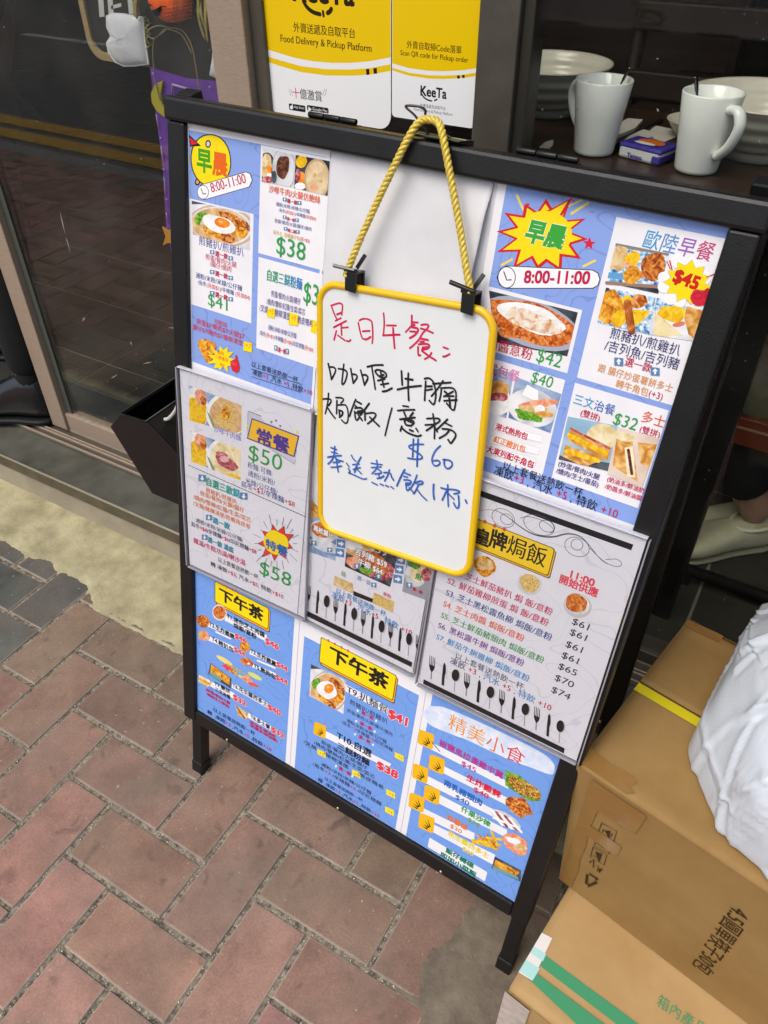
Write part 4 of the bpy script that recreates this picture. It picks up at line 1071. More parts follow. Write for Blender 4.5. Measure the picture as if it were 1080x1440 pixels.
s.text('T6.花生醬西多士', (412, 255), (765, 465), BLK, bold=.045, h=.0105); s.text('$40', (765, 495), (900, 545), '#e04a50', bold=.07, h=.0145, halo=WHT)
s.text('T7.雙拼', (228, 250), (388, 322), BLK, bold=.045, h=.0105); s.text('三文治餐', (235, 300), (392, 382), BLK, bold=.045, h=.0098); s.text('$32', (415, 400), (550, 445), '#e04a50', bold=.07, h=.0145, halo=WHT)
s.text('(炒蛋/餐肉/火腿', (140, 310), (388, 425), CRIM, bold=.04, h=.0072); s.text('/燻肉/芝士/蕃茄)', (150, 350), (378, 465), CRIM, bold=.04, h=.0072)
s.text('T8.多士餐', (595, 580), (792, 690), BLK, bold=.045, h=.0105); s.text('$32', (800, 720), (935, 775), '#e04a50', bold=.07, h=.0145, halo=WHT)
s.text('(奶油多/鮮油奶', (582, 640), (850, 760), CRIM, bold=.04, h=.0072); s.text('/奶醬多/鮮油醬)', (585, 672), (868, 808), CRIM, bold=.04, h=.0072)
s.text('以上套餐送熱飲一杯', (215, 520), (640, 738), '#2c3a78', bold=.02, h=.0105); s.text([('轉  凍飲', '#24306a'), ('+3', PINK), (' ,汽水', '#24306a'), ('+5', PINK), (' ,特飲', '#24306a'), ('+10', PINK)], (155, 545), (805, 895), bold=.02, h=.0105)
s.done()

# ------------------------------------------------------------------ afternoon tea sheet, lower middle
s = Sheet(BO, 0.0002, 'menu_poster', 'lower middle blue afternoon tea menu sheet with one fried-egg noodle bowl picture', 'menu poster', 0.2068, 0.0005, 0.4215, 0.315, paper)
s.part('print'); s.lrect(0.0095, 0.0006, 0.2055, 0.281, blueB)
s.crop(420, 890, 6.353)
tea_banner(s, (200, 45), (862, 375), (845, 600), (190, 262), (262, 262), (795, 500), .030)
s.part('food_photo'); s.clip = [(112, 275), (425, 425), (400, 725), (92, 560)]
egg_noodles(s, (75, 275, .44, .78, .45)); s.clip = None
s.part('text_panel'); s.poly([(425, 460), (800, 660), (790, 725), (415, 520)], white)
s.part('lettering')
s.text('T9.扒麵餐', (425, 540), (798, 722), BLK, bold=.03, h=.0165); s.text('$41', (790, 775), (990, 830), '#e0404a', bold=.07, h=.0215, halo=WHT)
s.text('煎豬扒/煎雞扒', (450, 640), (795, 810), BLK, bold=.01, h=.0108)
def pk(x, y, dx, dy): 
    s.blob(x, y, 10, 11, ink('#dfe8f4')); s.blob(x + dx, y + dy, 10, 11, ink('#dfe8f4')); s.text('選一款', (x + 30, y + 28), (x + dx - 25, y + dy - 0), CRIM, bold=.04, h=.0085)
pk(528, 695, 165, 90); s.text('煎蛋/餐肉/火腿/腸仔/燒肉', (430, 710), (840, 920), '#2c2c52', h=.0085); pk(515, 788, 165, 92)
s.text('通粉/米粉/米線/公仔麵', (425, 800), (785, 985), '#2c2c52', h=.0085); s.text([('/烏冬', '#2c2c52'), ('+3', CRIM), ('/辛辣麵', '#2c2c52'), ('+6', CRIM), ('/印尼撈麵', '#2c2c52')], (380, 815), (840, 1060), h=.0088); pk(505, 905, 160, 95)
s.crop(420, 1000, 6.353)
s.part('badge')
s.poly([(240, 175), (830, 470), (800, 510), (235, 235)], white)
def fan_badge(x, y, sz, k=1.12):
    s.poly([(x - sz*.85, y - sz*1.05*k), (x - sz*.6, y - sz*1.15*k), (x + sz*.9, y - sz*.6*k), (x + sz, y - sz*.4*k), (x + sz*.85, y + sz*1.05*k), (x + sz*.6, y + sz*1.15*k), (x - sz*.9, y + sz*.5*k), (x - sz, y + sz*.3*k)], ink('#f0b81c'))
    for q0, q1 in (((-.45, .05), (.2, .55)), ((-.2, -.35), (.3, .5)), ((.1, -.55), (.45, .45)), ((-.55, .3), (.1, .7))):
        s.poly([(x + q0[0]*sz, y + q0[1]*sz*k), (x + q1[0]*sz + sz*.08, y + q1[1]*sz*k - sz*.05), (x + q1[0]*sz - sz*.05, y + q1[1]*sz*k + sz*.07)], ink('#2a1e06'))
fan_badge(190, 170, 58)
for x, y in ((205, 375), (515, 558)): s.poly([(x - 38, y - 40), (x + 38, y - 5), (x + 38, y + 45), (x - 35, y + 8)], ink('#f3e02c'))
for x, y in ((902, 405), (825, 735), (815, 890)): s.poly([(x - 42, y - 42), (x + 38, y - 5), (x + 38, y + 48), (x - 42, y + 8)], ink('#f3e02c'))
s.part('lettering')
s.text('T10.自選', (340, 240), (648, 420), BLK, bold=.035, h=.0165); s.text('三餸粉麵', (340, 335), (632, 485), BLK, bold=.035, h=.0145); s.text('$38', (690, 530), (885, 590), '#e0404a', bold=.07, h=.0205, halo=WHT)
s.text('煎蛋/餐肉/火腿/腸仔', (200, 295), (615, 520), '#24243f', h=.0088); s.text('/燒肉/蟹柳/紅腸/生菜/菜芯', (135, 300), (680, 605), '#24243f', h=.0092); s.text('/叉燒    /豬柳漢堡     /脆皮鴨希', (45, 285), (760, 710), '#24243f', h=.0098)
s.text('+3', (180, 392), (228, 405), ORG); s.text('+9', (492, 575), (540, 590), ORG); s.text('+6', (885, 420), (930, 432), ORG); s.text('+9', (800, 750), (850, 765), ORG); s.text('+4', (790, 905), (838, 918), ORG)
s.blob(335, 490, 10, 12, ink('#dfe8f4')); s.blob(482, 580, 10, 12, ink('#dfe8f4')); s.text('選一款', (355, 530), (468, 570), CRIM, bold=.04, h=.0085)
s.text('通粉/米粉/米線/公仔麵', (200, 490), (650, 745), '#24243f', h=.0088); s.text([('/烏冬', '#24243f'), ('+3', CRIM), (' /辛辣麵', '#24243f'), ('+6', CRIM), (' /印尼撈麵', '#24243f')], (125, 490), (740, 845), h=.0095)
s.text('以上套餐送熱飲一杯', (230, 620), (570, 805), '#2c3a78', bold=.02, h=.0085); s.text([('轉  凍飲', '#24306a'), ('+3', PINK), (' ,汽水', '#24306a'), ('+5', PINK), (' ,特飲', '#24306a'), ('+10', PINK)], (170, 625), (720, 950), bold=.02, h=.009)
s.done()

# ------------------------------------------------------------------ snack sheet, lower right
s = Sheet(BO, 0.0002, 'menu_poster', 'lower right blue snack menu sheet with white stripes and yellow badges', 'menu poster', 0.4220, 0.0005, W - .0005, 0.320, paper)
s.part('print'); s.lrect(0.0095, 0.0006, s.W - .0002, 0.305, blueB); s.crop(540, 960, 4.154)
brush = mat('print_brush', '#e8ecf4', rough=.42, col2='#c7d6ee', vs=60)
s.part('title_banner'); s.blob(620, 330, 400, 62, brush, .44, .05, pw=.55, n=60); s.blob(420, 240, 190, 62, brush, .4, .06, pw=.6, n=50)
s.text([('精', '#e8921c'), ('美', '#e89a2c'), ('小', '#e0762c'), ('食', '#d8423c')], (365, 275), (815, 485), bold=.012, h=.030)
s.part('text_panel')
for pts in ([(270, 345), (740, 585), (725, 620), (265, 385)], [(345, 485), (745, 685), (735, 725), (340, 525)], [(235, 535), (650, 745), (640, 785), (230, 580)], [(315, 650), (720, 860), (715, 905), (310, 700)], [(215, 725), (530, 880), (525, 925), (210, 775)], [(285, 825), (650, 1005), (640, 1065), (280, 870)]):
    s.poly(pts, white)
s.part('badge')
for x, y in ((245, 332), (308, 478), (212, 530), (280, 655), (190, 700), (248, 820)): fan_badge(x, y, 48, 1.05)
s.line([(280, 345), (325, 400)], .0016, ink('#5a5a5a'))
s.lrect(*[0.5 * (s.L(265, 905)[0] + s.L(255, 965)[0]), s.L(600, 1160)[1] * .5 + s.L(255, 965)[1] * .5, s.L(605, 1105)[0], s.L(265, 905)[1] * .5 + s.L(605, 1105)[1] * .5], white, .002)
s.part('lettering')
s.text('椒鹽馬拉盞雞中翼', (318, 375), (695, 555), '#b0348c', bold=.04, h=.0135); s.text('$45', (445, 495), (540, 520), '#b0348c', bold=.03, h=.0125)
s.text('生炸雞髀', (475, 580), (682, 665), '#d2203c', bold=.05, h=.0135); s.text('$40', (515, 650), (612, 670), '#d2203c', bold=.03, h=.0135)
s.text('南乳豬頸肉', (345, 600), (572, 720), '#2464b4', bold=.045, h=.0135); s.text('$40', (410, 690), (498, 710), '#2464b4', bold=.03, h=.0125)
s.text('什果沙律', (445, 755), (620, 840), '#2f9a3c', bold=.045, h=.0125); s.text('$36', (482, 818), (560, 838), '#6aaa2c', bold=.03, h=.0115)
s.text('炸薯條', (362, 805), (485, 858), '#e07a2c', bold=.045, h=.0125); s.text('$30', (380, 855), (455, 875), '#e07a2c', bold=.03, h=.0115)
s.text('花生醬西多士', (368, 900), (612, 1020), '#e8d028', bold=.05, h=.013); s.text('$30', (452, 990), (525, 1005), '#e8d028', bold=.04, h=.0115)
s.text('飯仔轉碟', (355, 1000), (525, 1075), '#127a58', bold=.06, h=.0115); s.text('即加小菜飯', (325, 1018), (538, 1130), '#127a58', bold=.06, h=.0118)
s.part('food_photo'); s.poly([(705, 510), (790, 540), (915, 640), (915, 690), (850, 690), (710, 600)], f_grn); s.blob(820, 615, 108, 42, food('food_crumbs', '#5a3210', '#8a5a1c', '#c89a3c', '#e6c880', scale=300), .55, .06)
s.part('food_photo'); s.poly([(708, 680), (735, 665), (820, 672), (850, 720), (872, 768), (820, 775), (808, 795), (750, 755), (712, 710)], f_fry2)
s.part('food_photo'); s.blob(712, 800, 100, 36, f_plate, .55); 
for k in range(5): s.line([(630 + 26 * k, 742 + 12 * k), (690 + 28 * k, 830 + 10 * k)], .0042, f_meat if k % 2 else f_egg); s.line([(640 + 26 * k, 790 + 10 * k), (680 + 26 * k, 800 + 12 * k)], .003, f_egg)
s.part('food_photo'); s.blob(770, 940, 82, 52, f_ham, .5, .08); s.blob(760, 925, 40, 22, f_egg, .4, .2); s.blob(800, 960, 36, 18, f_crm, .5, .2)
s.part('food_photo')
for k in range(11):
    rd = random.Random(k); a0 = rd.uniform(-.2, 1.3); x, y = 600 + rd.uniform(-50, 50), 930 + rd.uniform(-28, 32); s.line([(x - 45 * math.cos(a0), y - 40 * math.sin(a0)), (x + 45 * math.cos(a0), y + 40 * math.sin(a0))], .0042, f_yel if k % 3 else f_fry)
s.part('food_photo'); s.poly([(648, 1015), (800, 1095), (798, 1160), (628, 1085)], f_dark); s.poly([(652, 1030), (795, 1105), (770, 1130), (645, 1068)], f_fry); s.poly([(640, 1068), (780, 1130), (790, 1152), (632, 1088)], ink('#6fa0a0'))
s.done()

# ================================================================== CLEAR HOLDERS WITH LAMINATED MENUS
acry = clear('clear_acrylic', (0.97, 0.97, 0.97), 0.04, 0.035, gain=0.8)
edge = mat('acrylic_edge', '#9a9aa2', rough=0.15, spec=0.6)
edge2 = mat('acrylic_edge_lit', '#cfcfd6', rough=0.12, spec=0.6)  # paler copy of the edge colour: highlight painted along the top
def holder(corners, off, label, name='menu_holder', inset=(0.004, 0.004, 0.004, 0.004), fit=None):
    """acrylic pocket: corners (tl, tr, br, bl) in photo pixels give its place on the board plane"""
    P = [np.array(BO.px(x, y, off)) for x, y in corners]
    uv = ((P[1] - P[0]) + (P[2] - P[3])); ang = math.atan2(uv[1], uv[0])
    W_ = 0.5 * (np.linalg.norm(P[1] - P[0]) + np.linalg.norm(P[2] - P[3])); H_ = 0.5 * (np.linalg.norm(P[0] - P[3]) + np.linalg.norm(P[1] - P[2]))
    cen = sum(P) / 4; c, q = math.cos(ang), math.sin(ang)
    o = cen - np.array((W_ / 2 * c - H_ / 2 * q, W_ / 2 * q + H_ / 2 * c))
    s = Sheet(BO, off, name, label, 'menu holder', o[0], o[1], o[0] + W_, o[1] + H_, None, thick=0.0, ang=ang, base=False)
    b = MB(); b.prism(rrect(0, 0, W_, H_, .004), -0.0045, -0.003, acry); b.build('back_plate', parent=s.root)
    i0, i1, i2, i3 = inset
    b = MB(); b.prism(rrect(i0, i3, W_ - i1, H_ - i2, .0), -0.0029, -0.0026, greyp); b.build('menu_page', parent=s.root)
    s.top = -0.0026
    b = MB(); b.prism(rrect(0, 0, W_, H_, .004), 0.0, 0.0014, acry); b.build('front_plate', parent=s.root, bevel=0.0005)
    b = MB(); e = 0.0022
    b.box((.003, -.0004, -.0045), (W_ - .003, e * .8, .0017), edge); b.box((.003, H_ - e * .6, -.0045), (W_ - .003, H_ + .0004, .0017), edge2)
    b.box((-.0004, .002, -.0045), (e * .6, H_ - .002, .0017), edge); b.box((W_ - e * .5, .002, -.0045), (W_ + .0004, H_ - .002, .0017), edge)
    b.build('edge', parent=s.root, bevel=0.0004)
    return s

# middle holder (mostly behind the whiteboard)
s = holder([(438, 575), (640, 660), (578, 948), (421, 873)], 0.008, 'clear acrylic menu holder half hidden behind the bottom of the whiteboard')
s.crop(420, 680, 4.909); s.part('food_photo')
s.clip = [(85, 100), (260, 330), (255, 535), (72, 470)]
s.poly(s.clip, f_blueb, False); s.blob(170, 330, 105, 75, f_plate, .25); s.blob(165, 320, 78, 52, f_rust, .25); s.blob(180, 430, 110, 40, f_plate, .35); s.poly([(85, 100), (150, 130), (150, 230), (80, 240)], f_bread)
s.part('food_photo'); s.clip = [(345, 300), (690, 470), (632, 715), (318, 572)]
s.poly(s.clip, f_dark, False); s.blob(420, 440, 110, 80, f_crm, .4, .1); s.blob(560, 590, 95, 80, f_meat, .4, .1); s.blob(520, 540, 120, 55, f_rust, .5, .1); s.blob(470, 600, 50, 26, f_grn, .3, .15); s.blob(380, 545, 60, 36, f_ham, .4, .1); s.blob(560, 620, 30, 16, f_yel); s.blob(380, 420, 60, 40, f_egg, .4, .1)
s.part('food_photo'); s.clip = [(750, 500), (925, 580), (880, 805), (715, 745)]
s.poly(s.clip, ink('#9a9aa2'), False); s.blob(810, 625, 75, 90, f_plate); s.blob(830, 620, 60, 62, f_pale); s.blob(880, 630, 36, 46, f_meat); s.blob(800, 560, 40, 30, f_grn, .2, .1); s.clip = None
s.part('lettering')
for x, y in ((300, 350), (292, 415), (285, 478), (705, 528), (695, 593), (684, 660)): arrow_r(s, x, y, 30)
s.text('黑松露汁', (100, 330), (240, 375), WHT, bold=.05, h=.0105, halo='#7a2a1c'); s.text('選一款', (130, 440), (205, 470), '#cfe0f0', bold=.04, h=.009)
arrow(s, 105, 410, 18); arrow(s, 215, 458, 18); arrow(s, 403, 570, 20); arrow(s, 553, 640, 20)
s.text('$59', (480, 470), (612, 500), '#f0e8e0', bold=.02, h=.0125); s.text('吉列豬 $59', (385, 500), (610, 570), WHT, bold=.05, h=.0125, halo='#5a1c14'); s.text('牛柳 $64', (405, 570), (580, 620), WHT, bold=.04, h=.0115, halo='#5a1c14')
s.text('選一款', (400, 670), (500, 700), '#7a8ab0', bold=.03, h=.009); arrow(s, 520, 700, 18); s.text('飯', (290, 640), (330, 645), '#5aa05a'); s.text('意粉', (580, 775), (640, 790), PINK, bold=.03)
s.text('推介', (750, 560), (820, 590), '#2f9a4c', bold=.04); s.text('魚', (800, 660), (850, 670), '#2f9a4c', bold=.04); arrow(s, 765, 700, 20); s.text('選一款', (785, 740), (855, 760), CRIM, bold=.05, h=.010)
s.part('food_photo'); s.poly([(250, 635), (375, 690), (378, 760), (240, 700)], f_crm); s.poly([(380, 740), (515, 795), (510, 822), (378, 770)], ink(BLK)); s.poly([(520, 750), (660, 815), (650, 890), (512, 825)], f_nood)
s.part('lettering')
s.text('以上套餐送熱飲一杯,', (255, 755), (610, 925), SKY, bold=.03, h=.0125); s.text([('凍飲', SKY), ('+3', CRIM), (' , 汽水', SKY), ('+5', CRIM), (' , 特飲', SKY), (' +10', CRIM)], (225, 785), (780, 1055), bold=.015, h=.0135)
s.part('cutlery_print'); utensils(s, (62, 862), (1010, 1295), 16, (8, -160), ink(BLK))
s.poly([(32, 862), (785, 1232), (780, 1265), (28, 898)], ink(BLK))
s.done()

# left holder: set meals
s = holder([(250.5, 512), (443, 581), (426, 870), (260, 797)], 0.012, 'clear acrylic holder with the set-meal menu on the left of the board')
s.crop(250, 520, 9); s.part('food_photo')
def combo(dy, kind):
    s.clip = [(138, 195 + dy * 1.0), (808, 450 + dy * .97), (805, 835 + dy * .9), (150, 640 + dy)] if kind == 0 else [(165, 775), (800, 1010), (795, 1400), (170, 1160)]
    s.poly(s.clip, f_blueb, False)
    s.blob(245, 470 + dy, 140, 260, f_egg, -.15); s.blob(245, 530 + dy, 125, 200, f_yel, -.15, .05); s.blob(290, 345 + dy, 66, 112, f_ham, -.3, .06); s.blob(325, 390 + dy, 40, 60, f_fry2, -.3)
    s.blob(640, 560 + dy, 285, 275, f_egg, .3); s.blob(655, 570 + dy, 255, 245, f_tan if kind == 0 else f_pale, .3)
    if kind == 0: s.blob(620, 590 + dy, 130, 155, f_nood, .2, .06); s.blob(600, 560 + dy, 70, 80, f_brn if False else f_fry, .2, .12)
    else:
        s.blob(620, 620 + dy, 175, 62, f_meat, .55, .08); s.blob(560, 510 + dy, 80, 30, f_meat, .3); s.blob(590, 570 + dy, 60, 40, food('food_ham_pink', '#d8a0a8', '#e8c4c8', scale=90), .3); s.blob(650, 800 + dy, 160, 50, f_yel, .25, .1)
    s.poly([(365, 520 + dy), (400, 560 + dy), (490, 740 + dy), (450, 740 + dy)], ink('#7f9468'))
combo(0, 0); s.clip = None
s.part('food_photo'); combo(560, 1); s.clip = None
s.part('lettering'); s.text('沙嗲牛肉麵', (455, 780), (805, 915), '#6a68b8', bold=.03, h=.0105, halo='#e8e8f0', hw=.02)
s.crop(230, 500, 3.788)
s.part('title_banner')
s.poly([(450, 296), (525, 320), (520, 330), (705, 560), (702, 580), (450, 420)], ink('#c9c9d4')); s.line([(452, 296), (518, 322)], .0008, ink(BLK)); s.line([(450, 300), (446, 420), (700, 580), (708, 500)], .0006, ink(BLK))
s.poly([(470, 332), (724, 428), (698, 542), (444, 442)], ink('#4a3f8a')); s.poly([(474, 340), (716, 432), (693, 533), (451, 438)], ink('#f0bc34'))
s.text('常餐', (492, 462), (672, 530), '#4a3a8a', bold=.05, h=.024)
for x, y in ((600, 348), (622, 376), (575, 355)): s.poly([(x - 8, y - 8), (x + 8, y - 4), (x, y + 8)], ink('#6a6aa0'))
s.poly([(712, 395), (724, 415), (705, 412)], ink(YEL)); s.poly([(446, 365), (456, 385), (440, 385)], ink(YEL))
s.part('lettering')
s.text('$50', (445, 580), (632, 608), GRN, bold=0.0, h=.0265, shear=.08)
s.text('粉麵 可轉:', (448, 605), (582, 640), '#4a4a86', h=.0105); s.text('通粉/米粉/', (448, 648), (595, 690), '#4a4a86', h=.0105); s.text('米線/公仔麵/', (435, 688), (608, 738), '#4a4a86', h=.0105); s.text([('烏冬', '#4a4a86'), ('+$3', CRIM), ('/辛辣麵', '#4a4a86'), ('+$8', CRIM)], (412, 700), (700, 808), bold=.02, h=.0105)
for k in range(34):
    x = 140 + 613 * k / 33; y = 585 + 270 * k / 33; s.line([(x - 7, y - 2), (x + 7, y + 4)], .0011, ink('#3a3a4a'))
arrow(s, 207, 652, 20, False); arrow(s, 428, 748, 20, False); s.text([('自選', '#1f9a7c'), ('三款', '#1fa08c'), ('餸', '#28a0b0')], (225, 695), (408, 755), bold=.04, h=.0152)
s.text('煎豬扒/煎雞扒', (225, 730), (392, 790), ORG, bold=.015, h=.0088); s.text('煎蛋/餐肉/火腿/腸仔', (195, 745), (432, 838), ORG, bold=.015, h=.0092); s.text('/燒肉/蟹柳/紅腸/生菜/菜芯', (160, 765), (468, 892), ORG, bold=.015, h=.0092); s.text('/叉燒/豬柳漢堡/炸蝦角皮卷', (160, 800), (465, 925), ORG, bold=.015, h=.0092)
arrow(s, 243, 862, 16, False); s.text('選一款', (262, 895), (355, 925), '#2a8fa8', bold=.04, h=.0115)
s.text('通粉/米粉/米線/公仔麵/', (172, 890), (425, 992), '#4a4a6a', h=.0088); s.text([('烏冬', '#4a4a6a'), ('+$4', PINK), ('/辛辣麵', '#4a4a6a'), ('+$6', PINK), ('/印尼撈麵', '#4a4a6a'), ('+$8', PINK)], (148, 905), (496, 1062), bold=.02, h=.0095)
arrow(s, 220, 967, 15, False); s.text('選一款 湯底', (236, 1000), (375, 1045), '#2a8fa8', bold=.04, h=.0112); s.text('雞湯/冬陰功湯/喇沙湯', (160, 1000), (438, 1118), PINK, bold=.02, h=.0108)
s.text('以上套餐送熱飲一杯,', (290, 1098), (512, 1195), '#33333f', h=.0096); s.text([('轉 凍飲', '#33333f'), ('+$3', PINK), (', 汽水', '#33333f'), ('+$5', PINK), (', 特飲', '#33333f'), ('+$10', PINK)], (252, 1118), (640, 1300), bold=.015, h=.0096)
s.text('$58', (505, 1190), (680, 1218), GRN, bold=0.0, h=.0265, shear=.08)
s.part('badge')
for k in range(20):
    g = 2 * math.pi * k / 20; r0, r1 = 92, 112 + 14 * ((k * 7) % 3); s.line([(605 + r0 * math.cos(g) * .95, 1000 + r0 * math.sin(g) * 1.05), (605 + r1 * math.cos(g) * .95, 1000 + r1 * math.sin(g) * 1.15)], .0006, ink('#3a3a4a'))
s.burst(602, 995, 56, 92, 9, ink('#e03a30'), 1.1, 4, .3, .08, ink(BLK), 1.05); s.blob(600, 995, 66, 62, ink(YEL), .3, .05); s.text('特餐', (545, 1040), (662, 1055), '#2a60a8', bold=.06, h=.0165)
s.done()

# right holder: baked rice
s = holder([(640, 656), (916, 763), (812, 1074), (578, 962)], 0.012, 'clear acrylic holder with the baked-rice price list on the right of the board')
s.crop(570, 680, 3.0857)
s.part('ornament')
s.poly([(300, 20), (990, 265), (980, 290), (295, 45)], ink(BLK))
gk = ink('#55555c')
s.line([(320, 118), (380, 110), (440, 140), (500, 190), (560, 225), (640, 235), (700, 215), (760, 225), (800, 270), (850, 335), (880, 350)], .0020, gk, .8, smooth=True)
s.ring(425, 150, 52, 38, .0007, gk, .5); s.ring(440, 155, 28, 22, .0007, gk, .5); s.ring(580, 180, 70, 40, .0007, gk, .4); s.ring(615, 185, 35, 24, .0007, gk, .4); s.ring(745, 275, 55, 40, .0007, gk, .4); s.ring(745, 265, 26, 24, .0007, gk, .4); s.line([(500, 150), (530, 140), (600, 160), (650, 200), (630, 215)], .0007, gk, smooth=True); s.line([(800, 280), (860, 340), (920, 365), (945, 350), (920, 325), (870, 330)], .0007, gk, smooth=True)
s.part('title_banner')
def L4(p): return s.L(*p)
pts = [L4(p) for p in ((330, 165), (645, 280), (620, 395), (300, 275))]
x0, x1, y1, y0 = pts[0][0] - .03, .5 * (pts[1][0] + pts[2][0]), .5 * (pts[0][1] + pts[1][1]), .5 * (pts[2][1] + pts[3][1])
s.loc(rrect(x0, y0 - .0035, x1 + .0035, y1 - .002, .003), ink(BLK)); s.loc(rrect(x0, y0 - .0026, x1 + .0026, y1 - .002, .003), ink('#e8b040')); s.loc(rrect(x0, y0 - .0009, x1 + .0009, y1 + .0009, .003), ink(BLK)); s.loc(rrect(x0, y0, x1, y1, .003), ink('#f2cc2c'))
for x, y in ((345, 165), (388, 182), (430, 198)): s.poly([(x - 11, y), (x, y - 10), (x + 11, y + 2), (x, y + 11)], ink('#c8583c'))
s.text('皇', (293, 255), (362, 278), BLK, bold=.06, h=.0245); s.text('牌', (358, 270), (435, 300), BLK, bold=.05, h=.0255); s.text('焗飯', (432, 305), (605, 365), BLK, bold=.02, h=.0275)
s.part('food_photo'); s.blob(345, 358, 50, 42, f_fry, .3, .05); s.blob(348, 352, 34, 26, f_crm, .3, .1)
s.part('food_photo'); s.blob(540, 435, 54, 48, f_plate, .3); s.blob(540, 432, 44, 38, f_nood, .3, .04)
s.part('food_photo'); s.blob(748, 530, 62, 52, ink('#c8c4c0'), .3); s.blob(745, 524, 55, 44, f_plate, .3); s.blob(742, 518, 50, 38, f_rust, .3, .05)
s.part('lettering')
s.text('11:00', (700, 420), (820, 440), '#d8425a', bold=.05, h=.0135, halo='#f0e0e4'); s.text('開始供應', (660, 440), (835, 485), '#d8425a', bold=.05, h=.0155, halo='#f0e0e4')
rows = [('S1. 芝士鮮茄豬扒 焗 飯/意粉', PINK, (205, 400), (635, 570)), ('S2. 鮮茄雞柳煎蛋 焗 飯/意粉', PINK, (178, 440), (618, 616)), ('S3. 芝士黑松露魚柳 焗飯/意粉', '#2c4a8c', (172, 488), (632, 682)), ('S4. 芝士肉醬 焗飯/意粉', '#e0602c', (160, 538), (512, 684)), ('S5. 芝士鮮茄豬頸肉 焗飯/意粉', '#2f9a4c', (150, 588), (598, 778)), ('S6. 黑松露牛脷 焗飯/意粉', '#7a3a96', (138, 632), (512, 790)), ('S7. 鮮茄牛脷雞柳 焗飯/意粉', '#2a90c8', (130, 680), (535, 858))]
for t, c, a, b in rows: s.text(t, a, b, c, bold=.03, h=.0118, shear=.1)
for i, (t, x, y) in enumerate((('$61', 715, 612), ('$61', 705, 658), ('$61', 687, 710), ('$61', 670, 758), ('$65', 655, 806), ('$70', 640, 856), ('$74', 625, 908))): s.text(t, (x, y + 3), (x + 88, y + 28), BLK, bold=.01, h=.0128, shear=.1)
s.text('以上套餐送熱飲一杯,', (212, 765), (520, 895), '#3a4a6a', bold=.01, h=.0118); s.text([('凍飲', '#3a4a6a'), (' +3', CRIM), (' , 汽水', '#3a78b0'), (' +5', CRIM), (' , 特飲', SKY), (' +10', CRIM)], (190, 785), (632, 985), bold=.015, h=.0128)
s.part('cutlery_print'); utensils(s, (112, 848), (668, 1118), 12, (6, -98), ink(BLK))
s.poly([(80, 848), (692, 1148), (688, 1170), (78, 868)], ink(BLK))
s.done()

# ================================================================== HANGING WHITEBOARD
WOFF = 0.022
_pts = dict(l=[(447, 410), (447, 735)], t=[(460, 394), (690, 433)], r=[(699, 452), (665, 790)], b=[(460, 752), (640, 806)])
WANG = 0.086; _c, _q = math.cos(WANG), math.sin(WANG)
def _rt(p):
    u, v = BO.px(p[0], p[1], WOFF); return (u * _c + v * _q, -u * _q + v * _c)
xl = np.mean([_rt(p)[0] for p in _pts['l']]); xr = np.mean([_rt(p)[0] for p in _pts['r']]); yt = np.mean([_rt(p)[1] for p in _pts['t']]); yb = np.mean([_rt(p)[1] for p in _pts['b']])
WW, WH = xr - xl, yt - yb
wu, wv_ = xl * _c - yb * _q, xl * _q + yb * _c
s = Sheet(BO, WOFF, 'hanging_whiteboard', 'yellow-framed whiteboard with handwritten lunch special hanging on a rope in front of the menus', 'whiteboard', wu, wv_, wu + WW, wv_ + WH, None, thick=0.0, ang=WANG, base=False)
WROOT = s.root
wb = mat('whiteboard_face', '#e1e4e2', rough=0.22, spec=0.45, col2='#dadddb', vs=7)
b = MB(); b.prism(rrect(.003, .003, WW - .003, WH - .003, .022, 10), -0.006, 0.0, wb); b.build('panel', parent=s.root)
yf = mat('yellow_plastic', '#e6b90e', rough=0.3, spec=0.5)
rr = rrect(.0036, .0036, WW - .0036, WH - .0036, .0225, 10)
b = MB(); b.tube([(x, y, -0.001) for x, y in rr], 0.0042, yf, 12, closed=True, up=(0, 0, 1)); b.build('frame', parent=s.root)
s.top = 0.0001
def hand(name, m, groups, wd=0.0024):
    s.part(name)
    for (ox, oy, sc, strokes) in groups:
        s.crop(ox, oy, sc)
        for st in strokes: s.line(st, wd * random.uniform(.88, 1.1), m, smooth=len(st) > 2)
mred = mat('marker_red', '#c01a44', rough=0.5, spec=.2, col2='#cf3a5e', vs=90); mblk = mat('marker_black', '#1a1a1c', rough=0.5, spec=.2, col2='#2e2e30', vs=90); mblu = mat('marker_blue', '#2450a4', rough=0.5, spec=.2, col2='#3f6ec0', vs=90)
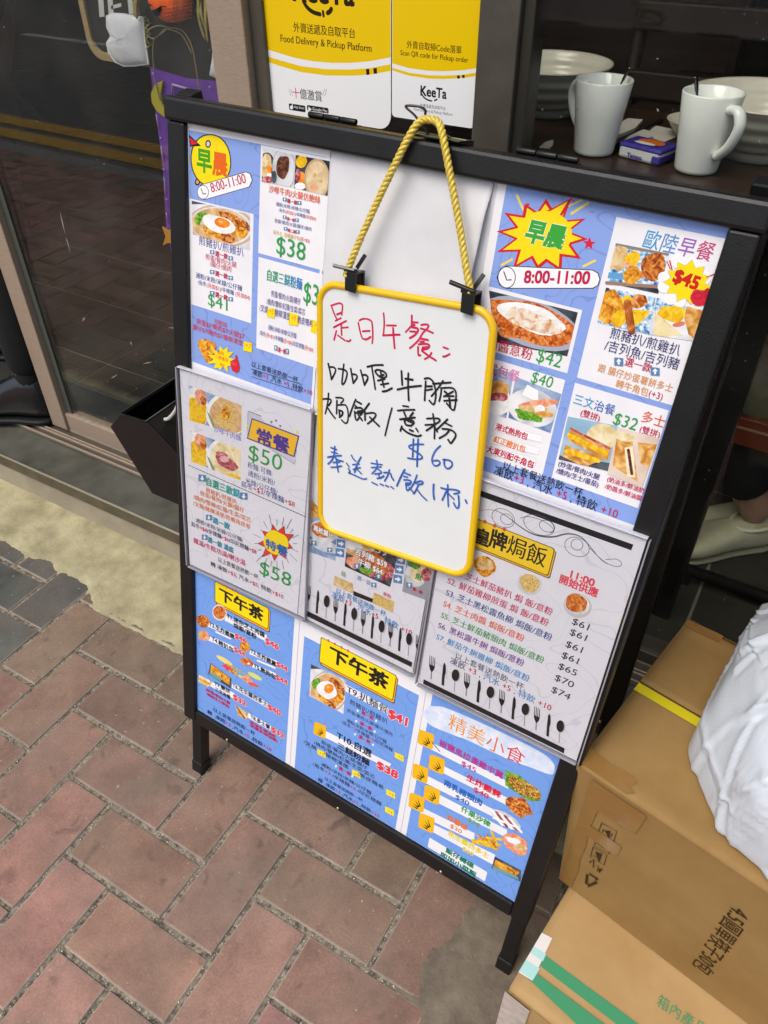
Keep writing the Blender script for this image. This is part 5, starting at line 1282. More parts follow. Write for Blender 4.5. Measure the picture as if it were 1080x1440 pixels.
hand('red_handwriting', mred, [
 (455, 415, 10.8, [[(115,160),(180,138),(240,120),(285,140),(290,180),(275,300)], [(120,165),(155,270),(205,370)], [(205,295),(260,270)], [(180,390),(265,350)], [(155,490),(345,392)], [(268,450),(275,605)], [(275,498),(372,488)], [(195,545),(160,680)], [(215,610),(325,688)], [(350,695),(385,708),(412,680)],
   [(545,385),(600,355),(680,365),(735,395),(745,500),(750,640),(738,730)], [(528,420),(560,580),(590,660)], [(595,550),(700,543)], [(615,668),(650,678),(715,635)],
   [(912,275),(925,420),(910,600)], [(960,460),(1100,462)], [(905,612),(1156,600)], [(1056,501),(1065,640),(1080,806)]]),
 (550, 435, 10.8, [[(315,95),(312,250)], [(320,195),(405,200)], [(320,240),(355,235)], [(310,250),(222,345)], [(310,270),(430,290),(370,390),(285,435)], [(290,335),(370,340)], [(460,238),(520,225),(575,238),(560,280),(530,312)], [(450,290),(540,315),(635,358)], [(530,310),(470,370),(440,440),(380,510),(285,590)], [(455,445),(560,465)], [(445,492),(500,490)], [(420,530),(540,520),(590,545),(560,600),(470,610)], [(480,580),(560,572)], [(410,570),(410,710),(445,695)], [(470,630),(560,700),(680,775)], [(615,660),(580,720),(510,755)], [(795,575),(865,600)], [(790,715),(820,718),(890,680)]])])
hand('black_handwriting', mblk, [
 (450, 500, 9.818, [[(115,110),(140,220),(160,330)], [(125,160),(190,155),(228,200),(165,320)], [(255,180),(320,190),(365,210),(380,250),(350,360),(315,405),(300,390),(315,260),(330,120)], [(425,180),(440,260),(460,380)], [(440,255),(500,260),(520,300),(460,380)], [(562,200),(590,300),(615,410)], [(580,270),(640,262),(670,310),(620,395)],
   [(655,155),(750,130),(870,130)], [(715,150),(740,300),(765,465)], [(762,215),(790,190),(880,215),(925,260),(905,310),(830,300),(780,250),(762,215)], [(840,230),(860,330),(885,435)], [(820,285),(880,265)], [(800,345),(890,325)], [(840,400),(945,383)], [(865,495),(920,490),(995,450)],
   [(120,520),(110,650),(75,800)], [(40,600),(140,592),(160,630),(120,690)], [(95,700),(150,790),(210,865)], [(220,580),(300,580),(335,610),(290,655)], [(235,620),(230,800)], [(230,685),(330,675),(370,690),(395,800),(385,920),(350,940),(300,890)], [(265,750),(275,850)], [(265,755),(320,770),(310,820),(270,850)],
   [(495,605),(440,740),(410,835)], [(515,635),(570,665)], [(490,690),(510,710)], [(485,725),(560,715),(600,745),(570,800),(500,790)], [(520,770),(590,760)], [(480,770),(490,880),(515,895),(545,850)], [(530,820),(585,895)], [(680,660),(630,730),(560,820)], [(620,770),(625,890)], [(625,800),(740,785),(780,810),(750,870),(660,940)], [(690,850),(820,975)], [(995,725),(960,850),(900,1103)]]),
 (550, 510, 9.818, [[(145,115),(155,305)], [(240,145),(235,320),(245,520)], [(200,220),(300,235)], [(90,370),(240,335),(415,318)], [(480,255),(470,400),(465,520)], [(465,220),(520,205),(580,250),(605,330),(625,430),(600,580),(570,570),(530,520)], [(480,325),(565,325)], [(480,380),(570,365)], [(580,290),(720,280),(825,272)], [(720,250),(660,340),(560,460)], [(695,350),(690,440),(665,530)], [(690,350),(820,340),(880,360),(905,430),(880,660),(840,650),(770,560)], [(740,395),(790,435)], [(860,395),(730,465)], [(735,460),(865,460)], [(735,525),(910,512)], [(805,490),(820,620)],
   [(165,595),(240,605)], [(95,660),(200,650),(325,648)], [(180,680),(205,740)], [(305,690),(265,740)], [(125,780),(330,755)], [(185,790),(200,860),(280,870)], [(190,790),(300,790),(325,830),(280,870),(210,860)], [(230,800),(300,830)], [(150,875),(130,940)], [(150,900),(230,970),(370,1020),(415,1000)], [(260,925),(305,945)], [(345,905),(375,950)],
   [(580,705),(605,860),(600,1045)], [(495,770),(640,762),(685,785),(650,830),(600,840)], [(475,858),(620,848)], [(600,860),(490,935)], [(600,880),(640,950)], [(780,780),(720,840),(640,915)], [(750,830),(840,875)], [(710,910),(830,920),(895,975),(895,1020),(850,1085),(825,1120),(790,1060)], [(800,940),(760,990),(670,1040)]])])
hand('blue_handwriting', mblu, [
 (550, 560, 9.0, [[(285,515),(275,740)], [(345,515),(335,700),(330,860)], [(410,580),(300,580),(205,605),(290,660),(390,720),(400,760),(330,775),(215,755)], [(625,600),(560,660),(515,760),(530,840),(580,860),(630,820),(600,780),(530,790)], [(680,770),(670,830),(700,890),(750,885),(785,830),(750,780),(660,775)]]),
 (450, 590, 9.818, [[(155,385),(230,412)], [(160,445),(245,465)], [(110,518),(200,500),(295,495)], [(207,370),(200,480),(170,560),(115,610)], [(200,510),(250,560),(320,575)], [(185,590),(270,585)], [(155,655),(230,655),(300,638)], [(225,540),(255,720)], [(435,490),(465,545),(500,575)], [(570,515),(520,600),(480,725)], [(455,620),(545,610)], [(460,685),(560,660)], [(520,690),(575,745)], [(370,600),(405,650)], [(395,675),(425,715),(390,735),(440,745),(600,825),(645,812)],
   [(785,560),(800,660),(720,745)], [(710,600),(860,620)], [(715,660),(845,650)], [(800,680),(850,715)], [(760,750),(850,735)], [(810,740),(825,800)], [(795,808),(840,805),(885,775)], [(885,730),(975,725),(990,790),(1020,835)], [(962,690),(940,770),(895,845)], [(720,862),(795,900)], [(835,885),(878,905)], [(910,905),(950,925)], [(980,920),(1018,950)]]),
 (550, 620, 9.0, [[(175,360),(130,440),(75,565)], [(175,400),(245,430)], [(165,445),(210,455)], [(165,490),(230,490),(265,515),(225,560),(190,555)], [(200,530),(250,530)], [(190,530),(200,640),(240,600)], [(235,590),(295,660)], [(330,430),(300,520),(240,610)], [(310,530),(370,500),(410,515),(395,545),(340,550)], [(350,550),(310,640),(285,665)], [(340,620),(390,690),(455,750)], [(542,545),(535,650),(548,735)], [(635,590),(700,610),(800,610),(880,635),(850,660),(800,665)], [(720,550),(720,680),(728,825)], [(710,620),(680,680),(650,745)], [(725,660),(800,735)], [(855,690),(865,780),(855,855),(820,835),(795,780)], [(945,745),(960,780)]])], 0.0021)
s.done()
# binder clips on the top edge of the whiteboard
clipm = mat('clip_black', '#121213', rough=0.28, spec=0.6)
def binder(px, py, label, lever):
    u, v = BO.px(px, py, WOFF); M = BO.M(u, v, WOFF, WANG)
    t = thing('binder_clip', label, 'binder clip', M=M, group='clips on the whiteboard')
    b = MB(); b.prism([(-.0070, .0095), (.0070, .0095), (.0070, -.0125), (-.0070, -.0105)], -0.0125, -0.0102, clipm); b.prism([(-.0070, .0095), (.0070, .0095), (.0070, -.0125), (-.0070, -.0105)], 0.0046, 0.0066, clipm)
    b.box((-.0070, .0075, -.0105), (.0070, .0095, .0050), clipm); b.build('body', parent=t, bevel=0.0007)
    b = MB(); b.tube([(-.008, .0105, .005), (.008, .0105, .005)], .0022, clipm, 10); b.build('hinge_roll', parent=t)
    b = MB(); q = lever
    bar(b, (0.006, 0.0115, .006), (-0.019, 0.0125 + q, .011), .0022, .0016, clipm); b.build('lever', parent=t, bevel=0.0006)
    b = MB(); bar(b, (0.0, 0.0115, -.006), (0.007, 0.026, -.012), .0022, .0012, clipm); b.build('lever', parent=t, bevel=0.0006)
binder(497, 394, 'black binder clip at the left end of the rope, on the whiteboard top edge', 0.002)
binder(661, 424, 'black binder clip at the right end of the rope, on the whiteboard top edge', 0.006)
# twisted cord
def on(px, py, w):
    u, v = BO.px(px, py, w); return Vector(BO.O + u * BO.u + v * BO.v + w * BO.n)
path = bez([on(486, 389, .026), on(500, 352, .023), on(530, 285, .020), on(560, 222, .019), on(580, 184, .016), on(592, 170, .012), on(604, 168, .010), on(616, 172, .011), on(622, 188, .016), on(632, 240, .019), on(645, 310, .020), on(656, 378, .023), on(662, 412, .026)], 26)
acc = [0.0]
for i in range(1, len(path)): acc.append(acc[-1] + (path[i] - path[i-1]).length)
rope = MB(); gold = mat('gold_cord', '#c9a92c', rough=0.32, spec=0.6, col2='#e0cc5c', vs=300, aniso=None)
nrm = []; prev = Vector(BO.n)
for i in range(len(path)):
    t = (path[min(i+1, len(path)-1)] - path[max(0, i-1)]).normalized(); x = (prev - t * prev.dot(t)).normalized(); prev = x; nrm.append((x, t.cross(x)))
for k in range(3):
    pts = [path[i] + (nrm[i][0] * math.cos(g) + nrm[i][1] * math.sin(g)  ) * 0.0019 for i in range(len(path)) for g in [2 * math.pi * (acc[i] / 0.0165 + k / 3)]]
    rope.tube(pts, 0.0021, gold, 8)
tag(rope.build('twisted_cord'), 'shiny yellow twisted cord holding up the whiteboard over the top rail', 'cord')
# the big wire clip on the top rail
wire = mat('clip_wire', '#4a423c', rough=0.35, metal=0.7)
t = thing('wire_clip', 'large binder clip with brown wire loop gripping the top rail of the board', 'binder clip', M=BO.M(0.33, H + .026, 0.0))
TI = BO.M(0.33, H + .026, 0.0).inverted()
b = MB(); pts = bez([on(604, 191, -.004), on(595, 178, .000), on(583, 162, .004), on(571, 151, .006), on(574, 148.5, .006), on(590, 150, .004), on(598, 155, .002), on(599, 163, .0), on(612, 178, -.003), on(637, 196, -.006)], 5)
b.tube([TI @ p for p in pts], 0.0012, wire, 8); b.build('wire_loop', parent=t)
b = MB(); q0 = TI @ on(586, 188, -.004); q1 = TI @ on(655, 200, -.004)
b.box((q0.x, .0013, -.020), (q1.x, .0030, .0095), clipm); b.box((q0.x, -.020, -.0225), (q1.x, .0030, -.0203), clipm)
b.tube([(q0.x, .0030, -.006), (q1.x, .0030, -.006)], .0014, mat('clip_edge', '#5f6148', rough=.3, metal=.5), 8); b.build('body', parent=t, bevel=0.0005)

# ================================================================== POSTERS ON THE GLASS
KP = Plane((0.0, 0.5955, 0.0), (1, 0, 0), (0, 0, 1))
gloss = mat('poster_white', '#f5f5f2', rough=0.3, spec=.4); yk = mat('poster_yellow', '#f4cb00', rough=0.3, spec=.4); kb = '#2a1a0c'
def adopt(s, parent):
    """move a sheet's parts under another thing"""
    s.done(); M = s.root.matrix_world.copy(); PM = parent.matrix_world.copy()
    for c in list(s.root.children): c.parent = parent; c.matrix_local = PM.inverted() @ M
    bpy.data.objects.remove(s.root)
def kpaper(x0, x1, z0, rb, label):
    s = Sheet(KP, 0.0002, 'window_poster', label, 'poster', x0, z0, x1, 1.36, gloss, thick=0.0008, corner=rb); return s
s = kpaper(0.1735, 0.4018, 1.008, .020, 'wider yellow and white delivery poster on the glass, beside the brown steel mullion')
s.crop(370, 0, 5.684); s.part('colour_field')
top_l, top_r = (.0005, s.H - .02), (s.W - .0005, s.H - .02)
c1 = [s.L(*p) for p in ((5, 385), (130, 425), (250, 462), (400, 490), (550, 503), (700, 503), (850, 490), (1028, 460))]
c1[0] = (.0005, c1[0][1]); c1[-1] = (s.W - .0005, c1[-1][1]); s.loc([top_l] + c1 + [top_r], yk)
up_ = [s.L(*p) for p in ((10, 440), (130, 480), (300, 528), (500, 553), (700, 556), (850, 545), (1028, 515))]; dn = [s.L(*p) for p in ((15, 485), (130, 525), (300, 575), (500, 602), (700, 605), (850, 597), (1028, 568))]
for q in (up_, dn): q[0] = (.0005, q[0][1]); q[-1] = (s.W - .0005, q[-1][1])
s.loc(up_ + dn[::-1], yk)
s.part('lettering')
s.poly([(822, 552), (848, 550), (852, 596), (826, 600)], ink(kb)); s.poly([(880, 546), (908, 543), (912, 588), (885, 592)], ink(kb))
s.text('KeeTa', (230, 42), (730, 62), kb, bold=.045, h=.1)
s.line([(322, 10), (350, 60), (400, 100), (455, 114)], .0055, ink(kb), smooth=True); s.line([(478, 92), (484, 128)], .004, ink(kb)); s.line([(515, 104), (535, 92), (545, 72)], .006, ink(kb), smooth=True)
s.text('外賣送遞及自取平台', (245, 275), (740, 292), kb, bold=.02, h=.0135); s.text('Food Delivery & Pickup Platform', (140, 362), (870, 402), kb, bold=.02, h=.0135)
s.text([('十', '#d8204a'), ('億激賞', '#3a3a3c')], (236, 790), (475, 808), bold=.02, h=.0165)
for x, dx in ((205, 18), (222, 14), (492, -16), (508, -14)): s.line([(x, 712), (x + dx, 765)], .0006, ink('#7a7a7a'))
s.rect((205, 825), (340, 898), ink(BLK), .002); s.rect((350, 838), (524, 908), ink(BLK), .002)
s.blob(228, 858, 13, 17, ink(WHT), 0, .06); s.blob(234, 838, 4, 6, ink(WHT), .5); s.text('App Store', (250, 868), (330, 874), WHT, h=.0058); s.poly([(362, 850), (388, 874), (362, 894)], ink(WHT)); s.text('Google Play', (395, 888), (515, 896), WHT, h=.0058)
s.done()
s = kpaper(0.4035, 0.5365, 1.0275, .006, 'narrower yellow and white delivery poster on the glass, right of the wider one')
s.crop(540, 0, 7.2); s.part('colour_field')
top_l, top_r = (.0005, s.H - .02), (s.W - .0005, s.H - .02)
c1 = [s.L(*p) for p in ((78, 640), (250, 690), (450, 717), (600, 722), (800, 712), (950, 690))]; c1[0] = (.0005, c1[0][1]); c1[-1] = (s.W - .0005, c1[-1][1]); s.loc([top_l] + c1 + [top_r], yk)
up_ = [s.L(*p) for p in ((78, 685), (250, 735), (450, 762), (600, 766), (800, 757), (950, 735))]; dn = [s.L(*p) for p in ((78, 712), (250, 765), (450, 795), (600, 800), (800, 790), (950, 772))]
for q in (up_, dn): q[0] = (.0005, q[0][1]); q[-1] = (s.W - .0005, q[-1][1])
s.loc(up_ + dn[::-1], yk)
s.part('lettering'); s.poly([(740, 765), (766, 762), (768, 795), (742, 798)], ink(kb)); s.poly([(790, 760), (816, 757), (818, 788), (792, 791)], ink(kb))
s.text('外賣自取掃Code落單', (228, 510), (788, 530), kb, bold=.02, h=.0108); s.text('Scan QR code for Pickup order', (165, 588), (852, 618), kb, bold=.02, h=.0108)
s.text('KeeTa', (362, 992), (632, 1000), '#1c1c1c', bold=.04, h=.0285); s.line([(372, 935), (400, 985), (440, 1012), (482, 1022)], .0020, ink('#1c1c1c'), smooth=True); s.line([(512, 1018), (536, 1006)], .0020, ink('#1c1c1c'))
s.text('外賣送遞及自取平台', (365, 1095), (625, 1108), '#55555a', h=.0052); s.text('Food Delivery & Pickup Platform', (300, 1138), (695, 1160), '#55555a', h=.0052)
s.done()

# ================================================================== CARDBOARD BOXES
card = mat('cardboard', '#9a7b4b', rough=0.75, spec=.2, col2='#8d6e40', vs=9, bump=0.15, bs=90)
card2 = mat('cardboard_pale', '#b39364', rough=0.75, spec=.2, col2='#a78757', vs=9, bump=0.15, bs=90)
def corrugate(m):
    t = m.node_tree; b = t.nodes.get('Principled BSDF'); tc = t.nodes.new('ShaderNodeTexCoord')
    mp = t.nodes.new('ShaderNodeMapping'); mp.inputs['Scale'].default_value = (1.0, 0.0, 0.0)
    wv = t.nodes.new('ShaderNodeTexWave'); wv.inputs['Scale'].default_value = 52; wv.inputs['Distortion'].default_value = .4
    t.links.new(tc.outputs['Object'], mp.inputs[0]); t.links.new(mp.outputs[0], wv.inputs[0])
    old = b.inputs['Normal'].links[0].from_node
    bp = t.nodes.new('ShaderNodeBump'); bp.inputs['Strength'].default_value = .10; bp.inputs['Distance'].default_value = .001
    t.links.new(wv.outputs[0], bp.inputs['Height']); t.links.new(old.outputs[0], bp.inputs['Normal']); t.links.new(bp.outputs[0], b.inputs['Normal'])
    n = t.nodes.new('ShaderNodeTexNoise'); n.inputs['Scale'].default_value = 34; n.inputs['Detail'].default_value = 7; n.inputs['Roughness'].default_value = .7; n.inputs['Distortion'].default_value = 1.5
    t.links.new(tc.outputs['Object'], n.inputs[0])
    r = t.nodes.new('ShaderNodeMapRange'); r.inputs[1].default_value = .66; r.inputs[2].default_value = .76; r.inputs[3].default_value = 0; r.inputs[4].default_value = .45
    t.links.new(n.outputs[0], r.inputs[0])
    mx = t.nodes.new('ShaderNodeMix'); mx.data_type = 'RGBA'; mx.inputs[7].default_value = (.20, .125, .055, 1)
    src = b.inputs['Base Color'].links[0].from_socket
    t.links.new(r.outputs[0], mx.inputs[0]); t.links.new(src, mx.inputs[6]); t.links.new(mx.outputs[2], b.inputs['Base Color'])
corrugate(card); corrugate(card2)
carde = mat('cardboard_edge', '#8f6c3c', rough=0.85)
tape = mat('packing_tape', '#8a6431', rough=0.2, spec=.6, col2='#94703c', vs=14, bump=0.25, bs=70)
def carton(label, P, ang, w, d, h, lean, m, flap=0.5):
    M = Matrix.Translation(P) @ Matrix.Rotation(ang, 4, 'Z')
    t = thing('cardboard_box', label, 'cardboard box', M=M)
    lx, ly = lean
    def bulge(x, y, z):
        return (x + lx * z / h, y + ly * z / h, z)
    V = []; F = []
    def grid(o, a, b, na, nb, nrm, amp):
        base = len(V); o = Vector(o); a = Vector(a); b = Vector(b); n = Vector(nrm)
        for i in range(na + 1):
            for k in range(nb + 1):
                fi, fk = i / na, k / nb; p = o + a * fi + b * fk
                e = math.sin(math.pi * fi) * math.sin(math.pi * fk)
                p = p + n * amp * (e + .6 * e * mnoise.noise(p * 9))
                V.append(bulge(*p))
        for i in range(na):
            for k in range(nb): F.append((base + i * (nb+1) + k, base + (i+1) * (nb+1) + k, base + (i+1) * (nb+1) + k + 1, base + i * (nb+1) + k + 1))
    r = .004
    grid((0, 0, 0), (w, 0, 0), (0, 0, h), 20, 12, (0, -1, 0), .0012); grid((w, 0, 0), (0, d, 0), (0, 0, h), 16, 12, (1, 0, 0), .002); grid((w, d, 0), (-w, 0, 0), (0, 0, h), 20, 12, (0, 1, 0), .004); grid((0, d, 0), (0, -d, 0), (0, 0, h), 16, 12, (-1, 0, 0), .003)
    b = MB(); b.add(V, F, m, True)
    b.add([bulge(0, 0, 0.0005), bulge(0, d, 0.0005), bulge(w, d, 0.0005), bulge(w, 0, 0.0005)], [(0, 1, 2, 3)], m)
    b.build('body', parent=t)
    # two top flaps meeting in a seam, with a rounded fold at the front and back edge
    for (y0, y1, sg) in ((0, d * flap - .0012, 1), (d * flap + .0012, d, -1)):
        b = MB(); n = 14; rows = []
        ys = [y0 + (y1 - y0) * k / n for k in range(n + 1)]
        for k, y in enumerate(ys):
            f = (y - 0) / d; edge = min(y, d - y)
            z = h - .0015 + .004 * math.sqrt(max(0, min(1, edge / .010))) - (.0022 * math.exp(-((edge - .030) / .004) ** 2)) + .0008 * math.sin(f * math.pi)
            rows.append([(x * w, y, z + .0005 * math.sin(math.pi * x) ** .5 * mnoise.noise(Vector((x * 4, y * 12, ang * 9)))) for x in [i / 24 for i in range(25)]])
        V2 = [bulge(*p) for r_ in rows for p in r_]
        F2 = [(i * 25 + k, i * 25 + k + 1, (i+1) * 25 + k + 1, (i+1) * 25 + k) for i in range(n) for k in range(24)]
        b.add(V2, F2, m, True); o = b.build('flap', parent=t)
        sd = o.modifiers.new('thick', 'SOLIDIFY'); sd.thickness = .003; sd.offset = -1
    c, q = math.cos(ang), math.sin(ang)
    R3 = lambda v: np.array((v[0] * c - v[1] * q, v[0] * q + v[1] * c, v[2]))
    u = R3((1, 0, 0)); v0 = R3((lx, ly, h)); v0 = v0 / np.linalg.norm(v0); v0 = v0 - u * (u @ v0); v0 /= np.linalg.norm(v0)
    front = Plane(np.array(P), u, v0)
    topP = Plane(np.array(P) + R3((lx, ly, h)), u, R3((0, 1, 0)))
    return t, front, topP
low, lfront, ltop = carton('lower cardboard box with green stripes and white tape, on the paving by the sign', (0.979, -0.0935, 0.0025), -0.133, 0.42, 0.36, 0.195, (0.0, 0.0), card2, .62)
upb, ufront, utop = carton('upper cardboard box with black print and yellow strap, under the white bag', (0.9845, 0.0735, 0.2035), -0.187, 0.40, 0.315, 0.272, (-0.021, 0.002), card, .52)
prn = mat('box_print', '#3a2412', rough=0.7)
s = Sheet(ufront, 0.0019, 'box_face', '', '', 0, 0, .4, .27, None, thick=0.0, base=False)
s.bound = [(.001, .001), (.399, .001), (.399, .268), (.001, .268)]
s.crop(820, 1100, 4.154); s.part('print')
s.text('4.5圓單筷子30包', (862, 705), (628, 1062), '#33200f', bold=.015, h=.030, rot=True)
def sym_box(a, b, c, d): s.line([a, b, c, d, a], .0011, prn)
sym_box((108, 238), (195, 288), (178, 352), (88, 296)); sym_box((88, 310), (168, 350), (150, 420), (64, 368)); sym_box((58, 378), (138, 425), (122, 486), (42, 436))
s.poly([(125, 282), (150, 330), (160, 285)], prn); s.line([(120, 275), (112, 292)], .0012, prn); s.line([(170, 300), (160, 320)], .001, prn)
s.line([(92, 332), (148, 362)], .0014, prn); s.line([(82, 358), (138, 392)], .0014, prn); s.line([(120, 345), (108, 378)], .0018, prn)
s.poly([(70, 405), (112, 420), (92, 470)], prn); s.line([(60, 428), (100, 450)], .0012, prn)
s.line([(38, 468), (62, 455), (58, 500), (88, 488), (82, 522), (110, 512)], .0018, prn); s.poly([(85, 505), (112, 505), (95, 532)], prn)
for k in range(3):
    g = 2 * math.pi * k / 3 + .4; x, y = 45 + 34 * math.cos(g), 572 + 34 * math.sin(g); x2, y2 = 45 + 34 * math.cos(g + 1.5), 572 + 34 * math.sin(g + 1.5); s.line([(x, y), (x2, y2)], .0038, prn); s.poly([(x2 + 12, y2), (x2 - 6, y2 - 12), (x2 - 8, y2 + 12)], prn)
s.crop(760, 860, 2.4814); s.part('tape')
h_ = .270; s.loc([(.0012, .004), (.020, .004), (.022, .06), (.019, .085), (.021, .13), (.018, .15), (.060, .152), (.062, .178), (.018, .176), (.020, .215), (.070, .222), (.074, .268), (.0012, .268)], tape)
adopt(s, upb)
s = Sheet(utop, 0.0042, 'box_top', '', '', 0, 0, .4, .3, None, thick=0.0, base=False); s.bound = [(.0, .0035), (.40, .0035), (.40, .312), (.0, .312)]
s.crop(760, 860, 2.4814); s.part('tape')
s.loc([(.0, .0036), (.064, .0036), (.072, .011), (.062, .016), (.068, .024), (.060, .030), (.030, .027), (.0, .031)], tape); s.poly([(470, 28), (488, 16), (560, 48), (640, 85), (625, 108), (540, 70)], tape)
s.part('strap'); ys = mat('yellow_strap', '#d3c41c', rough=0.28, spec=.5)
L0 = s.L(318, 246); L1 = s.L(535, 350)
s.top = 0.0012
s.loc([(0.0, L0[1] - .010), (.40, L0[1] - .010), (.40, L0[1] + .005), (0.0, L0[1] + .005)], ys)
adopt(s, upb)
s = Sheet(ltop, 0.0042, 'box_top', '', '', 0, 0, .4, .3, None, thick=0.0, base=False); s.bound = [(.0, .001), (.42, .001), (.42, .36), (.0, .36)]
s.crop(660, 1180, 2.571); s.part('print')
gr = mat('print_green', '#3f8f63', rough=.6)
s.poly([(212, 372), (275, 420), (640, 690), (560, 690), (265, 465), (205, 410)], gr); s.poly([(185, 440), (250, 490), (530, 700), (420, 700), (230, 520), (170, 470)], gr)
s.text('箱內產品', (672, 600), (850, 720), '#3f8f63', bold=.01, h=.026, rot=True)
s.part('white_tape'); wt = mat('white_tape', '#dcd9d2', rough=.3, spec=.45); tl = mat('tape_teal', '#a9d4cf', rough=.3, spec=.45)
s.poly([(240, 325), (262, 338), (300, 358), (228, 512), (160, 470)], wt)
s.poly([(214, 375), (278, 415), (266, 442), (202, 398)], tl); s.poly([(190, 425), (255, 468), (230, 510), (165, 466)], tl)
adopt(s, low)
s = Sheet(lfront, 0.0019, 'box_face', '', '', 0, 0, .4, .2, None, thick=0.0, base=False)
s.part('white_tape'); film = mat('tape_film', '#b9aea2', rough=.2, spec=.5, col2='#cfc6bc', vs=60, bump=.8, bs=60)
s.top = .001; s.loc([(-.003, .02), (.034, .03), (.034, .193), (-.003, .193)], film)
adopt(s, low)

# ================================================================== WHITE PLASTIC BAG on the upper box
plast = mat('bag_plastic', '#d5dce2', rough=0.24, spec=.6)
_t = plast.node_tree; _c = _t.nodes.new('ShaderNodeTexCoord'); _n = _t.nodes.new('ShaderNodeTexNoise'); _n.inputs['Scale'].default_value = 26; _n.inputs['Detail'].default_value = 3; _n.inputs['Distortion'].default_value = 2.2
_m1 = _t.nodes.new('ShaderNodeMath'); _m1.operation = 'SUBTRACT'; _m1.inputs[1].default_value = .5; _m2 = _t.nodes.new('ShaderNodeMath'); _m2.operation = 'ABSOLUTE'
_b = _t.nodes.new('ShaderNodeBump'); _b.inputs['Strength'].default_value = .16; _b.inputs['Distance'].default_value = .006; _b.invert = True
_t.links.new(_c.outputs['Object'], _n.inputs[0]); _t.links.new(_n.outputs[0], _m1.inputs[0]); _t.links.new(_m1.outputs[0], _m2.inputs[0]); _t.links.new(_m2.outputs[0], _b.inputs['Height'])
_t.links.new(_b.outputs[0], _t.nodes.get('Principled BSDF').inputs['Normal'])
_o = _t.nodes.get('Material Output'); _tl = _t.nodes.new('ShaderNodeBsdfTranslucent'); _tl.inputs[0].default_value = (.80, .84, .88, 1); _mx = _t.nodes.new('ShaderNodeMixShader'); _mx.inputs[0].default_value = .13
_t.links.new(_b.outputs[0], _tl.inputs['Normal']); _t.links.new(_t.nodes.get('Principled BSDF').outputs[0], _mx.inputs[1]); _t.links.new(_tl.outputs[0], _mx.inputs[2]); _t.links.new(_mx.outputs[0], _o.inputs[0])
_pb = plast.node_tree.nodes.get('Principled BSDF'); _pb.inputs['Subsurface Weight'].default_value = 0.15; _pb.inputs['Subsurface Radius'].default_value = (.02, .02, .02)
